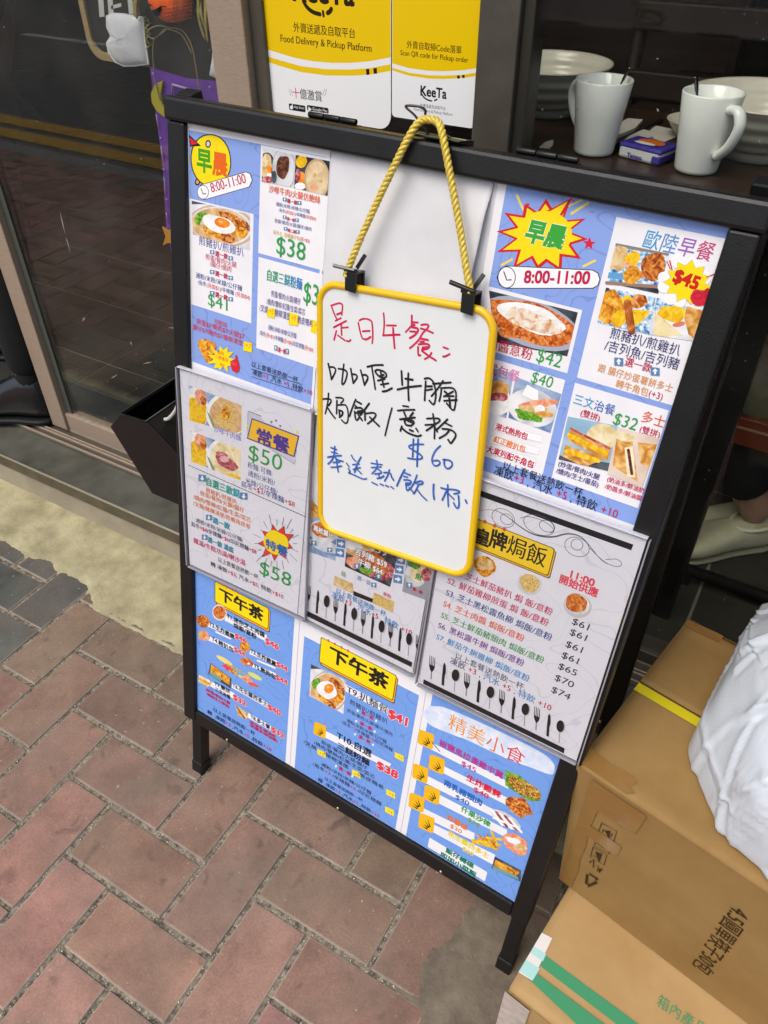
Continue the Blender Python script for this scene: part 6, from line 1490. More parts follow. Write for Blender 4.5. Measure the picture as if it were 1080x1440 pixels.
def make_bag():
    """soft film drawn over boxy contents: a rounded hull of planes, with long straight creases and gathered folds"""
    rd = random.Random(5); C = Vector((1.250, 0.252, 0.4815 + .105)); pl = []
    def plane(nx, ny, nz, h): pl.append((Vector((nx, ny, nz)).normalized(), h))
    plane(0, 0, -1, .104); plane(-1, .10, .05, .160); plane(-.35, -1, .0, .208); plane(-1, -.45, .45, .157); plane(.2, -1, .35, .152); plane(1, 0, 0, .16); plane(0, 1, .1, .16)
    plane(-.75, .3, .75, .132); plane(-.2, -.8, .8, .148); plane(.3, -.2, 1, .128); plane(-.3, .4, 1, .110); plane(-.55, -.55, .8, .136); plane(-.9, -.6, .1, .186); plane(.7, .7, .3, .17); plane(.7, -.7, .2, .18); plane(-.7, .7, .1, .17)
    NV = np.array([tuple(n) for n, h in pl]); HV = np.array([h for n, h in pl])
    nu, nv = 320, 220; D = []
    for k in range(nv + 1):
        f = math.pi * (1 - k / nv)
        for i in range(nu): g = 2 * math.pi * i / nu; D.append((math.sin(f) * math.cos(g), math.sin(f) * math.sin(g), math.cos(f)))
    D = np.array(D); dn = D @ NV.T; r = np.where(dn > .05, HV / np.maximum(dn, .05), 9.0)
    kk = 210.0; rmin = r.min(1, keepdims=True); R = rmin[:, 0] - np.log(np.exp(-(r - rmin) * kk).sum(1)) / kk + .0025
    un = lambda v: np.array(v) / np.linalg.norm(v)
    kn = un((.42, .05, .90))                      # where the film is gathered
    corner = un((-.098, -.149, -.085))
    disp = np.zeros(len(D))
    def crease(a, b, amp, wd, lap):
        """a straight fold from direction a to b: sharp ridge on one side, film sagging on the other"""
        a, b = un(a), un(b); n = un(np.cross(a, b)); m = un(a + b); half = math.acos(np.clip(a @ b, -1, 1)) / 2
        along = np.arccos(np.clip((D - np.outer(D @ n, n)) @ m / np.maximum(1e-6, np.linalg.norm(D - np.outer(D @ n, n), axis=1)), -1, 1)) / max(half, 1e-3)
        mask = np.clip(1.25 - along, 0, .45) / .45; mask = mask * mask * (3 - 2 * mask); mask[(D @ m) < 0] = 0
        x = (D @ n) / wd
        return mask * amp * (np.exp(-np.abs(x)) - lap * np.where(x > 0, np.exp(-((x - 1.6) / 1.1) ** 2), 0))
    K = kn
    ends = [(-.95, -.15, .28), (-.8, -.6, .1), (-.35, -.95, .15), (.15, -1, .1), (-.6, -.75, -.3), (-.9, .35, .1), (.5, -.9, .2), (-.2, -.9, .45), (-.75, -.35, .55)]
    for e in ends: disp += crease(K, e, rd.uniform(.0050, .0085), rd.uniform(.020, .034), rd.uniform(.4, .8))
    for _ in range(30):
        a = un(np.array(ends[rd.randrange(len(ends))]) + np.array([rd.gauss(0, .25) for _ in range(3)])); b = un(a + np.array([rd.gauss(0, .42) for _ in range(3)])); disp += crease(a, b, rd.uniform(.0022, .0050), rd.uniform(.010, .024), rd.uniform(.3, .9))
    for k in range(9): disp += crease(corner + np.array((.03 * k - .1, .02 * k, .02)), un(corner + np.array((.05 * k - .15, .0, .35 + .03 * k))), .0032, .011, .7)
    a1 = un(np.cross(kn, (0, 0, 1))); a2 = np.cross(kn, a1); V = []
    for d, q, e in zip(D, R, disp):
        p = Vector(d); ck = float(d @ kn); th = math.atan2(float(d @ a2), float(d @ a1))
        q = float(q) + float(e) + .0030 * mnoise.noise(p * 2.2) + .0011 * mnoise.noise(Vector((p.x * 4, p.y * 4, p.z * 9)))
        q += .05 * math.exp(-((1 - ck) / .03)) + .007 * math.exp(-((1 - ck) / .10)) * math.sin(th * 9 + 2 * mnoise.noise(p * 3))
        P = C + p * q
        if P.z < .4815: P.z = .4815
        V.append(tuple(P))
    F = [(k * nu + i, k * nu + (i+1) % nu, (k+1) * nu + (i+1) % nu, (k+1) * nu + i) for k in range(nv) for i in range(nu)]
    b = MB(); b.add(V, F, plast, True); o = b.build('plastic_bag')
    tag(o, 'crumpled white plastic carrier bag sitting on the upper cardboard box', 'plastic bag')
make_bag()
# a dry scrap of leaf lying on the concrete
b = MB(); sc0 = [(250, 805), (258, 801), (266, 804), (274, 801), (279, 804), (272, 807), (262, 808)]
b.tube([tuple(hit(x - 3, y - 1, 2, .010)) for x, y in ((247, 804), (255, 801.5), (262, 803.5), (270, 801), (276, 803.5))], [.001, .0035, .0045, .004, .001], mat('dry_leaf', '#4a3622', rough=.8), 7, flat=.35)
tag(b.build('dry_leaf'), 'curled brown scrap of leaf on the cream concrete left of the board', 'leaf')

# ================================================================== INSIDE THE WINDOW
TZ = 0.98
wood = mat('dark_table_top', '#3b2b22', rough=0.35, spec=.5, col2='#2f221b', vs=8, aniso=(1, 8, 8))
dkm = mat('dark_metal', '#161514', rough=0.5, metal=.3)
t = thing('window_counter', 'dark brown counter top behind the glass carrying mugs and bowls', 'table', (1.3, 0.8, 0.122))
CI = Matrix.Translation((-1.3, -0.8, -0.122))
b = MB(); b.box((0.42, 0.612, TZ - .032), (2.5, 1.02, TZ), wood); o = b.build('table_top', parent=t, bevel=.004); o.matrix_local = CI
for x, y in ((0.47, 0.99), (0.965, 0.745), (2.4, 0.66), (2.4, 0.98)):
    b = MB(); b.box((x - .02, y - .02, .122), (x + .02, y + .02, TZ - .033), dkm); o = b.build('leg', parent=t); o.matrix_local = CI
cer = mat('white_ceramic', '#eff0ea', rough=0.14, spec=.5, col2='#e6e7e0', vs=14)
def mug(x, y, ang, h, label):
    t = thing('mug', label, 'mug', (x, y, TZ + .0005), ang, group='white mugs on the counter')
    b = MB(); r0, r1 = .0285, .0405
    b.lathe([(0, .002), (r0 - .006, .002), (r0 - .004, 0), (r0, .002), (r0 + .001, .006), ((r0 + r1) / 2, h * .5), (r1, h - .002), (r1 - .001, h), (r1 - .003, h - .001), ((r0 + r1) / 2 - .0035, h * .5), (r0 - .002, .010), (0, .008)], cer, 56)
    b.build('cup', parent=t)
    b = MB(); b.tube(bez([(r1 - .008, 0, h * .84), (r1 + .012, 0, h * .86), (r1 + .021, 0, h * .70), (r1 + .012, 0, h * .45), (r0 + .0065, 0, h * .27)], 7), [.0062] * 29, cer, 12, flat=1.35, up=(0, 1, 0)); b.build('handle', parent=t)
    b = MB(); b.lathe([(0, 0), (.033, 0)], mat('milk_tea', '#8a6038', rough=.2), 40, (0, 0, h * .42)); b.build('drink', parent=t)
    return t
def onz(px, py, z): return hit(px, py, 2, z)
m1 = onz(834, 215, TZ); m2 = onz(977, 240, TZ)
mug(m1[0], m1[1], R_(150), .099, 'left white mug on the counter, its handle turned away to the left'); mug(m2[0], m2[1], R_(-38), .101, 'right white mug on the counter, its handle turned towards the viewer')
spn = mat('spoon_steel', '#77746c', rough=0.15, metal=1.0)
def spoon(x, y, ang, label):
    t = thing('teaspoon', label, 'teaspoon', (x, y, TZ + .011), ang, group='spoons in the mugs')
    b = MB(); b.tube(bez([(-.012, 0, .004), (.01, 0, .05), (.026, 0, .088), (.0315, 0, .103)], 6), [.0024] * 12 + [.004] * 5 + [.0052, .004], spn, 8, flat=.5); o = b.build('shaft', parent=t)
    b = MB(); b.blob = None; V = []
    b.lathe([(0, 0), (.006, .001), (.009, .004), (.0085, .0042), (.0055, .0018), (0, .001)], spn, 16, (-.012, 0, .001)); b.build('bowl', parent=t)
spoon(m1[0], m1[1], R_(28), 'steel teaspoon leaning out of the left mug'); spoon(m2[0], m2[1], R_(160), 'steel teaspoon leaning out of the right mug')
bowlm = mat('bowl_glaze', '#d6d1c0', rough=0.2, spec=.5, col2='#c6c0ae', vs=12)
def bowl(x, y, R, h, label):
    t = thing('noodle_bowl', label, 'bowl', (x, y, TZ + .0005), 0, group='used noodle bowls')
    b = MB(); out = [(0, .004), (R * .40, .004), (R * .42, 0), (R * .46, 0), (R * .47, .012)]
    n = 26
    for k in range(n + 1):
        f = k / n; out.append((R * (.47 + .51 * f ** .62) + .0015 * math.sin(f * 21), .013 + (h - .016) * f))
    out += [(R + .002, h - .002), (R + .001, h), (R - .003, h - .001)]
    for k in range(n + 1):
        f = 1 - k / n; out.append((R * (.43 + .51 * f ** .62) + .0010 * math.sin(f * 21), .017 + (h - .020) * f))
    out += [(R * .2, .015), (0, .015)]
    b.lathe(out, bowlm, 64); b.build('shell', parent=t)
    b = MB(); b.lathe([(0, .001), (R * .70, 0)], mat('soup_rest', '#7d6a4c', rough=.15, col2='#5d4c34', vs=30), 40, (0, 0, h * .40)); b.build('soup', parent=t)
    for k in range(7):
        pass
    b = MB(); rd = random.Random(int(x * 99)); mm = mat('leftover_meat', '#4a2a1c', rough=.5)
    for k in range(7): b.lathe([(0, .006), (.006, .005), (.010, .001), (.009, -.002), (0, -.003)], mm, 9, (rd.uniform(-.5, .55) * R * .9, rd.uniform(-.4, .4) * R, h * .41 + rd.uniform(0, .004)))
    b.build('leftovers', parent=t)
b1 = hit(760, 160, 2, TZ); bowl(0.525, 0.915, .098, .078, 'stacked-rim noodle bowl half hidden by the brown mullion, left of the mugs' if False else 'used noodle bowl half hidden by the mullion, left of the mugs')
bowl(0.880, 0.845, .112, .080, 'used noodle bowl behind the right mug')
# small dish with orange scraps
d = onz(948, 166, TZ); t = thing('sauce_dish', 'small pale dish with orange scraps behind the right mug', 'dish', (0.783, 0.885, TZ + .0005))
b = MB(); b.lathe([(0, .003), (.022, .002), (.024, 0), (.027, .002), (.036, .012), (.046, .026), (.0475, .027), (.046, .0275), (.033, .014), (.024, .007), (0, .006)], bowlm, 40); b.build('dish', parent=t)
b = MB(); om = mat('orange_scrap', '#d07a1c', rough=.5)
for k in range(5): rd = random.Random(k); b.lathe([(0, .007), (.006, .005), (.008, 0)], om, 8, (rd.uniform(-.012, .02), rd.uniform(-.015, .015), .009 + .002 * k))
b.build('scraps', parent=t)
# chopsticks across the bowl
t = thing('chopsticks', 'pale wooden chopsticks and a dark spoon resting in the bowl behind the right mug', 'chopsticks', (0.90, 0.83, TZ + .02))
b = MB(); ws = mat('chopstick_wood', '#b9a37c', rough=.6)
b.tube([(-.01, -.02, .01), (.055, .05, .105)], .0035, ws, 8); b.tube([(.0, -.03, .01), (.066, .043, .105)], .0035, ws, 8); b.build('sticks', parent=t)
b = MB(); b.tube([(.02, -.02, .02), (.05, .03, .13)], .004, mat('spoon_dark', '#2b2a28', rough=.2, metal=.7), 8); b.build('spoon', parent=t)
# tissue pack
tp = hit(905, 226, 2, TZ); M = Matrix.Translation((tp[0], tp[1] + .012, TZ + .0005)) @ Matrix.Rotation(R_(-16), 4, 'Z')
t = thing('tissue_pack', 'small tissue pack with white sides and a blue and orange top on the counter', 'tissue pack', M=M)
tb = mat('pack_blue', '#3a3186', rough=.2, spec=.5, col2='#4c42a0', vs=60); tw = mat('pack_white', '#d8d8d4', rough=.25)
b = MB(); b.box((-.034, -.023, 0), (.034, .023, .020), tw); b.build('pack', parent=t, bevel=.004)
b = MB(); b.box((-.0345, -.0235, .0135), (.0345, .0235, .0212), tb); b.box((.020, -.0237, .001), (.0346, .0237, .0135), tb); b.build('wrapper', parent=t, bevel=.003)
b = MB(); V = [(.002 + .021 * math.cos(g), .004 + .013 * math.sin(g), .0216) for g in [2 * math.pi * k / 24 for k in range(24)]]; b.add(V, [tuple(range(24))], mat('pack_orange', '#cf6a1c', rough=.25)); 
V = [(.002 + .017 * math.cos(g) - .004, .004 - .012 + .006 * math.sin(g), .0219) for g in [2 * math.pi * k / 12 for k in range(12)]]; b.add(V, [tuple(range(12))], tw); b.build('swirl', parent=t)
tpl = Plane(np.array((tp[0], tp[1] + .012, TZ)) + np.array((math.cos(R_(-16)) * -.03 - math.sin(R_(-16)) * -.0240, math.sin(R_(-16)) * -.03 + math.cos(R_(-16)) * -.0240, 0.0)), (math.cos(R_(-16)), math.sin(R_(-16)), 0), (0, 0, 1))
s = Sheet(tpl, 0.0003, 'pack_face', '', '', 0, 0, .06, .02, None, thick=0.0, base=False); s.part('lettering'); z = s.up()
x = .012
for ch in 'Tempo':
    v, f, adv = glyph(ch, .03); s.cur.add([(x + a * .0085, .004 + c * .0085, z) for a, c in v], f, ink('#4a42a0')); x += adv * .0085
adopt(s, t)
# napkins and paper scraps
nap = mat('napkin', '#c9c3bb', rough=.8, col2='#bbb4ac', vs=20)
def slip(name, label, pts, th, z=TZ, m=nap, tilt=0):
    P = [onz(x, y, z) for x, y in pts]; b = MB(); b.prism([(p[0], p[1]) for p in P], z + .0006, z + .0006 + th, m); o = b.build(name, bevel=.0004, segs=1)
    tag(o, label, 'napkin')
slip('folded_napkin', 'folded white napkin stack behind the left mug', [(858, 186), (882, 172), (903, 174), (892, 186), (868, 196), (856, 196)], .006)
slip('paper_slip', 'pinkish paper slip beside the tissue pack', [(906, 192), (921, 178), (956, 185), (955, 192), (934, 201)], .0012)
slip('torn_wrapper', 'crumpled pale wrapper behind the tissue pack', [(884, 195), (904, 186), (912, 188), (918, 196), (900, 201), (876, 202)], .004)
slip('paper_scrap', 'torn scrap of white paper on the counter by the mullion', [(758, 209), (766, 202), (778, 199), (777, 206), (773, 210)], .002)
# chopstick sleeve, dark strip
b = MB(); a = onz(868, 206, TZ + .003); c = onz(930, 169, TZ + .003); bar(b, a, c, .0035, .0015, dkm); tag(b.build('dark_stirrer'), 'thin dark stick lying across the napkins on the counter', 'stirrer')

# back of the room: booth seats and a second table
booth = mat('booth_leather', '#3a1f16', rough=.35, spec=.5, col2='#2c1812', vs=12)
bw = mat('booth_wood', '#3a2a1d', rough=.5, col2='#2e2118', vs=10)
t = thing('dining_table', 'dark table in the back of the room with a menu folder on it', 'table', (1.25, 1.75, 0.122))
b = MB(); b.box((-.75, -.28, .70), (1.3, .28, .735), bw); b.build('table_top', parent=t, bevel=.004)
for x in (-.6, 1.2):
    b = MB(); b.box((x - .03, -.03, 0), (x + .03, .03, .699), dkm); b.build('leg', parent=t)
t = thing('menu_folder', 'grey paper menu lying on a black tray on the back table', 'menu', (1.06, 1.62, .858))
b = MB(); b.box((-.16, -.10, .0), (.24, .10, .022), mat('tray_black', '#0f1014', rough=.3)); b.build('tray', parent=t, bevel=.004)
b = MB(); b.box((-.12, -.08, .0225), (.22, .08, .027), mat('menu_grey', '#8a7f78', rough=.6, col2='#6f665f', vs=30)); b.build('menu', parent=t, bevel=.001)
for i, (x, y, l) in enumerate(((-.1, 2.5, 'reddish brown booth seat deep in the room, left one'), (1.5, 2.5, 'reddish brown booth seat deep in the room behind the back table'))):
    t = thing('booth_seat', l, 'seat', (x, y, .122), 0, 'booth seats')
    b = MB(); b.box((-.65, -.25, .0), (.65, .25, .38), bw); b.build('base', parent=t, bevel=.01)
    b = MB(); b.box((-.65, -.26, .38), (.65, .25, .47), booth); b.build('seat', parent=t, bevel=.03)
    b = MB(); b.box((-.65, .16, .47), (.65, .30, 1.1), booth); b.build('backrest', parent=t, bevel=.04)
t = thing('chair', 'dark wooden chair back standing behind the counter', 'chair', (0.66, 1.45, .122))
for x, y in ((-.2, -.2), (.2, -.2), (-.2, .2), (.2, .2)):
    b = MB(); b.tube([(x, y, 0), (x * .95, y * .95, .45 if y < 0 else .92)], .017, bw, 8); b.build('leg', parent=t)
b = MB(); b.box((-.22, -.22, .44), (.22, .22, .475), booth); b.build('seat', parent=t, bevel=.01)
for z in (.60, .74, .88):
    b = MB(); b.box((-.20, .17, z), (.20, .19, z + .06), bw); b.build('back_slat', parent=t, bevel=.006)
# red-brown rail under the counter and a stool
t = thing('rail_bench', 'red-brown wooden rail with a painted-on trim line under the counter', 'rail', (1.5, 0.93, .122))
b = MB(); b.box((-.62, -.03, .335), (1.0, .0, .395), mat('bench_red', '#6f2c1a', rough=.3, spec=.5, col2='#5f2416', vs=10)); b.build('rail', parent=t, bevel=.003)
b = MB(); b.box((-.62, -.0325, .372), (1.0, -.0302, .376), mat('rail_highlight', '#c49a78', rough=.3, metal=.5)); b.build('highlight', parent=t)  # the rail's highlight, built in as a pale strip
for x in (-.56, .9):
    b = MB(); b.box((x, -.022, 0), (x + .03, -.006, .3345), dkm); b.build('support', parent=t)
t = thing('stool', 'dark stool under the seated person behind the counter', 'stool', (1.36, 1.20, .122))
b = MB(); b.lathe([(0, .345), (.17, .345), (.175, .355), (.17, .372), (0, .375)], booth, 32); b.build('seat', parent=t)
for a in (45, 135, 225, 315):
    b = MB(); c, q = math.cos(R_(a)), math.sin(R_(a)); b.tube([(c * .16, q * .16, 0), (c * .12, q * .12, .345)], .012, dkm, 8); b.build('leg', parent=t)

t = thing('foot_rail', 'black foot rail along the floor under the counter, in front of the cream shoe', 'foot rail', (1.4, 0.855, .122))
b = MB(); b.tube([(-.55, 0, .035), (1.1, 0, .035)], .013, dkm, 10); b.build('rail', parent=t)
for x in (-.42, .9):
    b = MB(); b.box((x - .015, -.012, 0), (x + .015, .012, .03), dkm); b.build('bracket', parent=t)

# ---------------------------------------------------------------- people: one skinned body each
def skinned(name, joints, edges, m, parent, sub=2):
    """joints: list of (x, y, z, rx[, ry]); a single surface grown by the skin modifier"""
    me = bpy.data.meshes.new(name); me.from_pydata([j[:3] for j in joints], edges, []); me.materials.append(m)
    o = bpy.data.objects.new(name, me); COL.objects.link(o)
    sk = o.modifiers.new('skin', 'SKIN'); sk.use_smooth_shade = True
    for i, j in enumerate(joints):
        v = me.skin_vertices[0].data[i]; v.radius = (j[3], j[4] if len(j) > 4 else j[3]); v.use_root = (i == 0)
    sb = o.modifiers.new('sub', 'SUBSURF'); sb.levels = sub; sb.render_levels = sub
    bpy.context.view_layer.update(); dg = bpy.context.evaluated_depsgraph_get()
    me2 = bpy.data.meshes.new_from_object(o.evaluated_get(dg)); bpy.data.objects.remove(o)
    for p in me2.polygons: p.use_smooth = True
    o = bpy.data.objects.new(name, me2); COL.objects.link(o); o.parent = parent
    return o
def loft(b, secs, m, seg=28, cap=True):
    """sections: (center, half-width vector, half-height vector, squareness) -> closed skin"""
    V = []
    for c, a, h, pw in secs:
        c, a, h = Vector(c), Vector(a), Vector(h)
        for k in range(seg):
            g = 2 * math.pi * k / seg; x = math.copysign(abs(math.cos(g)) ** pw, math.cos(g)); y = math.copysign(abs(math.sin(g)) ** pw, math.sin(g))
            V.append(c + a * x + h * y)
    n = len(secs); F = [(i * seg + k, i * seg + (k+1) % seg, (i+1) * seg + (k+1) % seg, (i+1) * seg + k) for i in range(n - 1) for k in range(seg)]
    if cap: F += [tuple(range(seg - 1, -1, -1)), tuple((n - 1) * seg + k for k in range(seg))]
    b.add(V, F, m, True)
skin_m = mat('skin', '#b98d74', rough=.5, col2='#ad8068', vs=30)
def shoe_sections(L):
    # along +x: heel at 0, toe at L;   (x, half width, sole z, top z)
    return [(-.004, .012, .006, .045), (.004, .026, .002, .062), (.03, .034, .0, .072), (.07, .034, .0, .070), (.11, .036, .0, .066), (.15, .043, .0, .056), (.19, .046, .0, .046), (.225, .041, .001, .038), (.25, .028, .004, .030), (.262, .010, .010, .022)]
# ---- seated person (right): feet and lower legs show beneath the counter
t = thing('person', 'seated person behind the counter in grey-green shorts, blackened below as shade, and cream strap shoes', 'person', (1.34, 1.16, .122))
sx, sy = 1.115, 1.075          # heel of the nearer foot
fd = Vector((-.765, -.645, 0)); fn = Vector((.645, -.765, 0)) * -1
PI_ = Matrix.Translation((-1.34, -1.16, -.122))
trs = mat("trousers_olive", "#6a6a54", rough=.85, col2='#4c4c3e', vs=25, bump=.3, bs=80)
def place(o): o.matrix_local = PI_; return o
ank = Vector((sx, sy, .122)) + fd * .045
J = [(1.36, 1.20, .60, .14, .12), (1.37, 1.21, .85, .15, .11), (1.37, 1.19, 1.05, .16, .10), (1.36, 1.15, 1.16, .06, .055), (1.35, 1.12, 1.27, .085, .095),       # pelvis, chest, shoulders, neck, head
     (1.16, 1.04, .575, .085), (.91, .945, .57, .066), (1.0, 1.0, .36, .048), (ank.x, ank.y, .20, .033),                          # near leg
     (1.22, 1.16, .575, .085), (.98, 1.10, .57, .066), (1.05, 1.09, .36, .048), (1.09, 1.12, .20, .033),                                      # far leg
     (1.24, 1.12, 1.08, .05), (1.14, .98, .97, .04), (1.10, .88, 1.02, .032), (1.50, 1.10, 1.08, .05), (1.50, .96, .97, .04), (1.42, .88, 1.02, .032)]
E_ = [(0, 1), (1, 2), (2, 3), (3, 4), (0, 5), (5, 6), (6, 7), (7, 8), (0, 9), (9, 10), (10, 11), (11, 12), (2, 13), (13, 14), (14, 15), (2, 16), (16, 17), (17, 18)]
place(skinned('body', J, E_, skin_m, t))
JT = [(1.36, 1.20, .60, .165, .14), (1.36, 1.20, .78, .15, .12), (1.16, 1.04, .575, .105), (.91, .945, .57, .09), (.97, .985, .42, .072), (1.01, 1.01, .335, .068),
      (1.22, 1.16, .575, .105), (.98, 1.10, .57, .09), (1.03, 1.09, .42, .072), (1.06, 1.10, .335, .068)]
place(skinned('slacks', [JT[0], JT[1], JT[2], JT[3], JT[6], JT[7]], [(0, 1), (0, 2), (2, 3), (0, 4), (4, 5)], trs, t))
place(skinned('shin_shade', [(.91, .945, .575, .080), (.98, .99, .42, .066), (1.045, 1.025, .27, .056)], [(0, 1), (1, 2)], mat('shade_black', '#0d0d0f', rough=.95), t))  # shade below the rail painted as black shins, here and on the far leg
place(skinned('shin_shade', [(.98, 1.10, .575, .080), (1.04, 1.11, .42, .066), (1.085, 1.12, .27, .056)], [(0, 1), (1, 2)], mat('shade_black', '#0d0d0f', rough=.95), t))
JS = [(1.37, 1.20, .74, .155, .125), (1.37, 1.21, .92, .165, .12), (1.37, 1.19, 1.07, .165, .105), (1.25, 1.12, 1.08, .062), (1.15, .99, .98, .05), (1.49, 1.10, 1.08, .062), (1.49, .97, .98, .05)]
place(skinned('shirt', JS, [(0, 1), (1, 2), (2, 3), (3, 4), (2, 5), (5, 6)], mat('shirt_dark', '#3a3d42', rough=.9), t))
b = MB(); b.lathe([(0, .105), (.06, .10), (.098, .05), (.105, -.01), (.10, -.08), (.085, -.08), (.088, .0), (0, .06)], mat('hair_black', '#14110f', rough=.5), 24, (1.355, 1.135, 1.29)); place(b.build('hair', parent=t))
cream = mat('shoe_cream', '#c9c3a4', rough=.45, spec=.4, col2='#bab493', vs=40); sole = mat('shoe_sole', '#8d8870', rough=.6)
def clog(o0, fd, fn, z0):
    P = lambda x, y, z: tuple(Vector((o0[0], o0[1], z0)) + fd * x + fn * y + Vector((0, 0, z)))
    b = MB(); secs = []
    for x, w_, zb, zt in shoe_sections(.26):
        secs.append((P(x, 0, (zb + zt) / 2 + .006), tuple(fn * w_), (0, 0, (zt - zb) / 2), .72))
    loft(b, secs, cream); o = b.build('shoe', parent=t); place(o)
    b = MB(); secs = [(P(x, 0, .004), tuple(fn * (w_ + .002)), (0, 0, .0045), .6) for x, w_, zb, zt in shoe_sections(.26)]
    loft(b, secs, sole); q = b.build('sole', parent=o); q.matrix_local = Matrix.Identity(4)
    b = MB(); cp = P(.055, 0, .073); V = [P(.055 + .052 * math.cos(g), .0345 * math.sin(g), .0735 + .006 * math.cos(g) * -1) for g in [2 * math.pi * k / 26 for k in range(26)]]
    b.tube(V, .0045, mat('shoe_trim', '#ddd8be', rough=.4), 8, closed=True); q = b.build('collar', parent=o); q.matrix_local = Matrix.Identity(4)
    b = MB(); st = [P(.035 + .05 * k / 8 * 1.6, .036 + .004 * math.sin(k / 8 * math.pi), .066 - .030 * k / 8) for k in range(9)]
    b.tube(st, [.010, .011, .012, .0125, .013, .0135, .014, .013, .007], mat('shoe_strap', '#d0cbae', rough=.45), 12, flat=.30, up=tuple(fn)); q = b.build('strap', parent=o); q.matrix_local = Matrix.Identity(4)
    # ankle and instep going into the shoe are part of the body
clog((sx, sy), fd, fn, .124); clog((1.132, 1.152), fd, fn, .124)

# ---- person standing in the doorway (left): trouser leg and laced shoe
t = thing('person', 'person in black trousers and a black laced leather shoe standing in the doorway', 'person', (-.80, .74, .122))
PI_ = Matrix.Translation((.80, -.74, -.122))
blt = mat('trousers_black', '#0b0b0d', rough=.95, col2='#101013', vs=30, bump=.4, bs=70)
hx, hy = -.672, .602; fd = Vector((-.92, -.39, 0)).normalized(); fn = Vector((fd.y, -fd.x, 0))
ank = Vector((hx, hy, .122)) + fd * .035
h2 = Vector((-1.06, .80, .122))
J = [(-.80, .80, .98, .13, .10), (-.80, .80, 1.25, .145, .10), (-.80, .80, 1.47, .16, .09), (-.80, .79, 1.57, .055), (-.80, .775, 1.70, .085, .10),
     (-.775, .72, .92, .085), (-.72, .635, .58, .05), (ank.x, ank.y, .26, .038), (ank.x, ank.y, .19, .036), (-.90, .80, .92, .085), (-1.02, .81, .58, .06), (h2.x - .04, h2.y, .22, .036),
     (-.66, .78, 1.46, .05), (-.60, .74, 1.2, .042), (-.64, .66, .98, .035), (-.94, .82, 1.46, .05), (-1.0, .80, 1.2, .042), (-1.0, .72, .98, .035)]
E_ = [(0, 1), (1, 2), (2, 3), (3, 4), (0, 5), (5, 6), (6, 7), (7, 8), (0, 9), (9, 10), (10, 11), (2, 12), (12, 13), (13, 14), (2, 15), (15, 16), (16, 17)]
place(skinned('body', J, E_, skin_m, t))
JT = [(-.80, .80, 1.0, .145, .115), (-.775, .72, .92, .10), (-.72, .635, .58, .066), (ank.x, ank.y + .005, .32, .052), (ank.x, ank.y + .004, .262, .044), (-.90, .80, .92, .10), (-1.02, .81, .58, .08), (h2.x - .04, h2.y, .25, .064)]
place(skinned('trousers', JT, [(0, 1), (1, 2), (2, 3), (3, 4), (0, 5), (5, 6), (6, 7)], blt, t))
place(skinned('sock', [(ank.x, ank.y + .004, .31, .043), (ank.x, ank.y + .003, .25, .041), (ank.x + fd.x * .01, ank.y, .20, .041)], [(0, 1), (1, 2)], mat('sock_black', '#121214', rough=.95), t))
place(skinned('sock', [(h2.x - .04, h2.y, .30, .046), (h2.x - .04, h2.y, .20, .042)], [(0, 1)], mat('sock_black', '#121214', rough=.95), t))
JS = [(-.80, .80, 1.0, .15, .12), (-.80, .80, 1.25, .16, .12), (-.80, .80, 1.48, .175, .10), (-.66, .78, 1.46, .065), (-.60, .74, 1.2, .055), (-.63, .68, 1.04, .048), (-.94, .82, 1.46, .065), (-1.0, .80, 1.2, .055), (-1.0, .74, 1.04, .048)]
place(skinned('jacket', JS, [(0, 1), (1, 2), (2, 3), (3, 4), (4, 5), (2, 6), (6, 7), (7, 8)], mat('jacket_black', '#17171b', rough=.7), t))
b = MB(); b.lathe([(0, .105), (.06, .10), (.098, .05), (.105, -.01), (.10, -.06), (.085, -.06), (.088, .0), (0, .06)], mat('hair_black', '#14110f', rough=.5), 24, (-.80, .79, 1.72)); place(b.build('hair', parent=t))
lea = mat('black_leather', '#19191b', rough=.22, spec=.7, bump=.25, bs=90); lsole = mat('rubber_sole', '#0c0c0d', rough=.6)
def dress_shoe(o0, z0):
    P = lambda x, y, z: tuple(Vector((o0[0], o0[1], z0)) + fd * x + fn * y + Vector((0, 0, z)))
    S = [(-.006, .014, .02, .085), (.0, .030, .014, .105), (.025, .038, .014, .115), (.055, .038, .014, .112), (.085, .037, .014, .100), (.115, .040, .014, .086), (.15, .046, .014, .072), (.19, .050, .014, .062), (.23, .047, .014, .056), (.262, .036, .016, .046), (.28, .016, .020, .034)]
    S = [(x * 1.06, w_ * 1.08, zb, zt * 1.28) for x, w_, zb, zt in S]
    b = MB(); loft(b, [(P(x, 0, (zb + zt) / 2), tuple(fn * w_), (0, 0, (zt - zb) / 2), .75) for x, w_, zb, zt in S], lea); o = b.build('shoe', parent=t); place(o)
    b = MB(); loft(b, [(P(x, 0, .0085), tuple(fn * (w_ + .004)), (0, 0, .0085), .5) for x, w_, zb, zt in S], lsole); q = b.build('sole', parent=o); q.matrix_local = Matrix.Identity(4)
    b = MB()
    for k in range(5): x = .075 + .018 * k; zz = .134 - .0125 * k; b.tube([P(x, -.024, zz - .010), P(x + .004, 0, zz + .002), P(x + .006, .024, zz - .010)], .0030, mat('shoe_lace', '#2c2c30', rough=.8), 6)
    b.tube([P(.072, .0, .112), P(.085, .025, .112), P(.075, .038, .098), P(.066, .012, .112)], .0024, mat('shoe_lace', '#2c2c30', rough=.8), 6)
    b.tube([P(.072, .0, .112), P(.090, -.022, .110), P(.105, -.036, .094)], .0024, mat('shoe_lace', '#2c2c30', rough=.8), 6)
    q = b.build('lace', parent=o); q.matrix_local = Matrix.Identity(4)
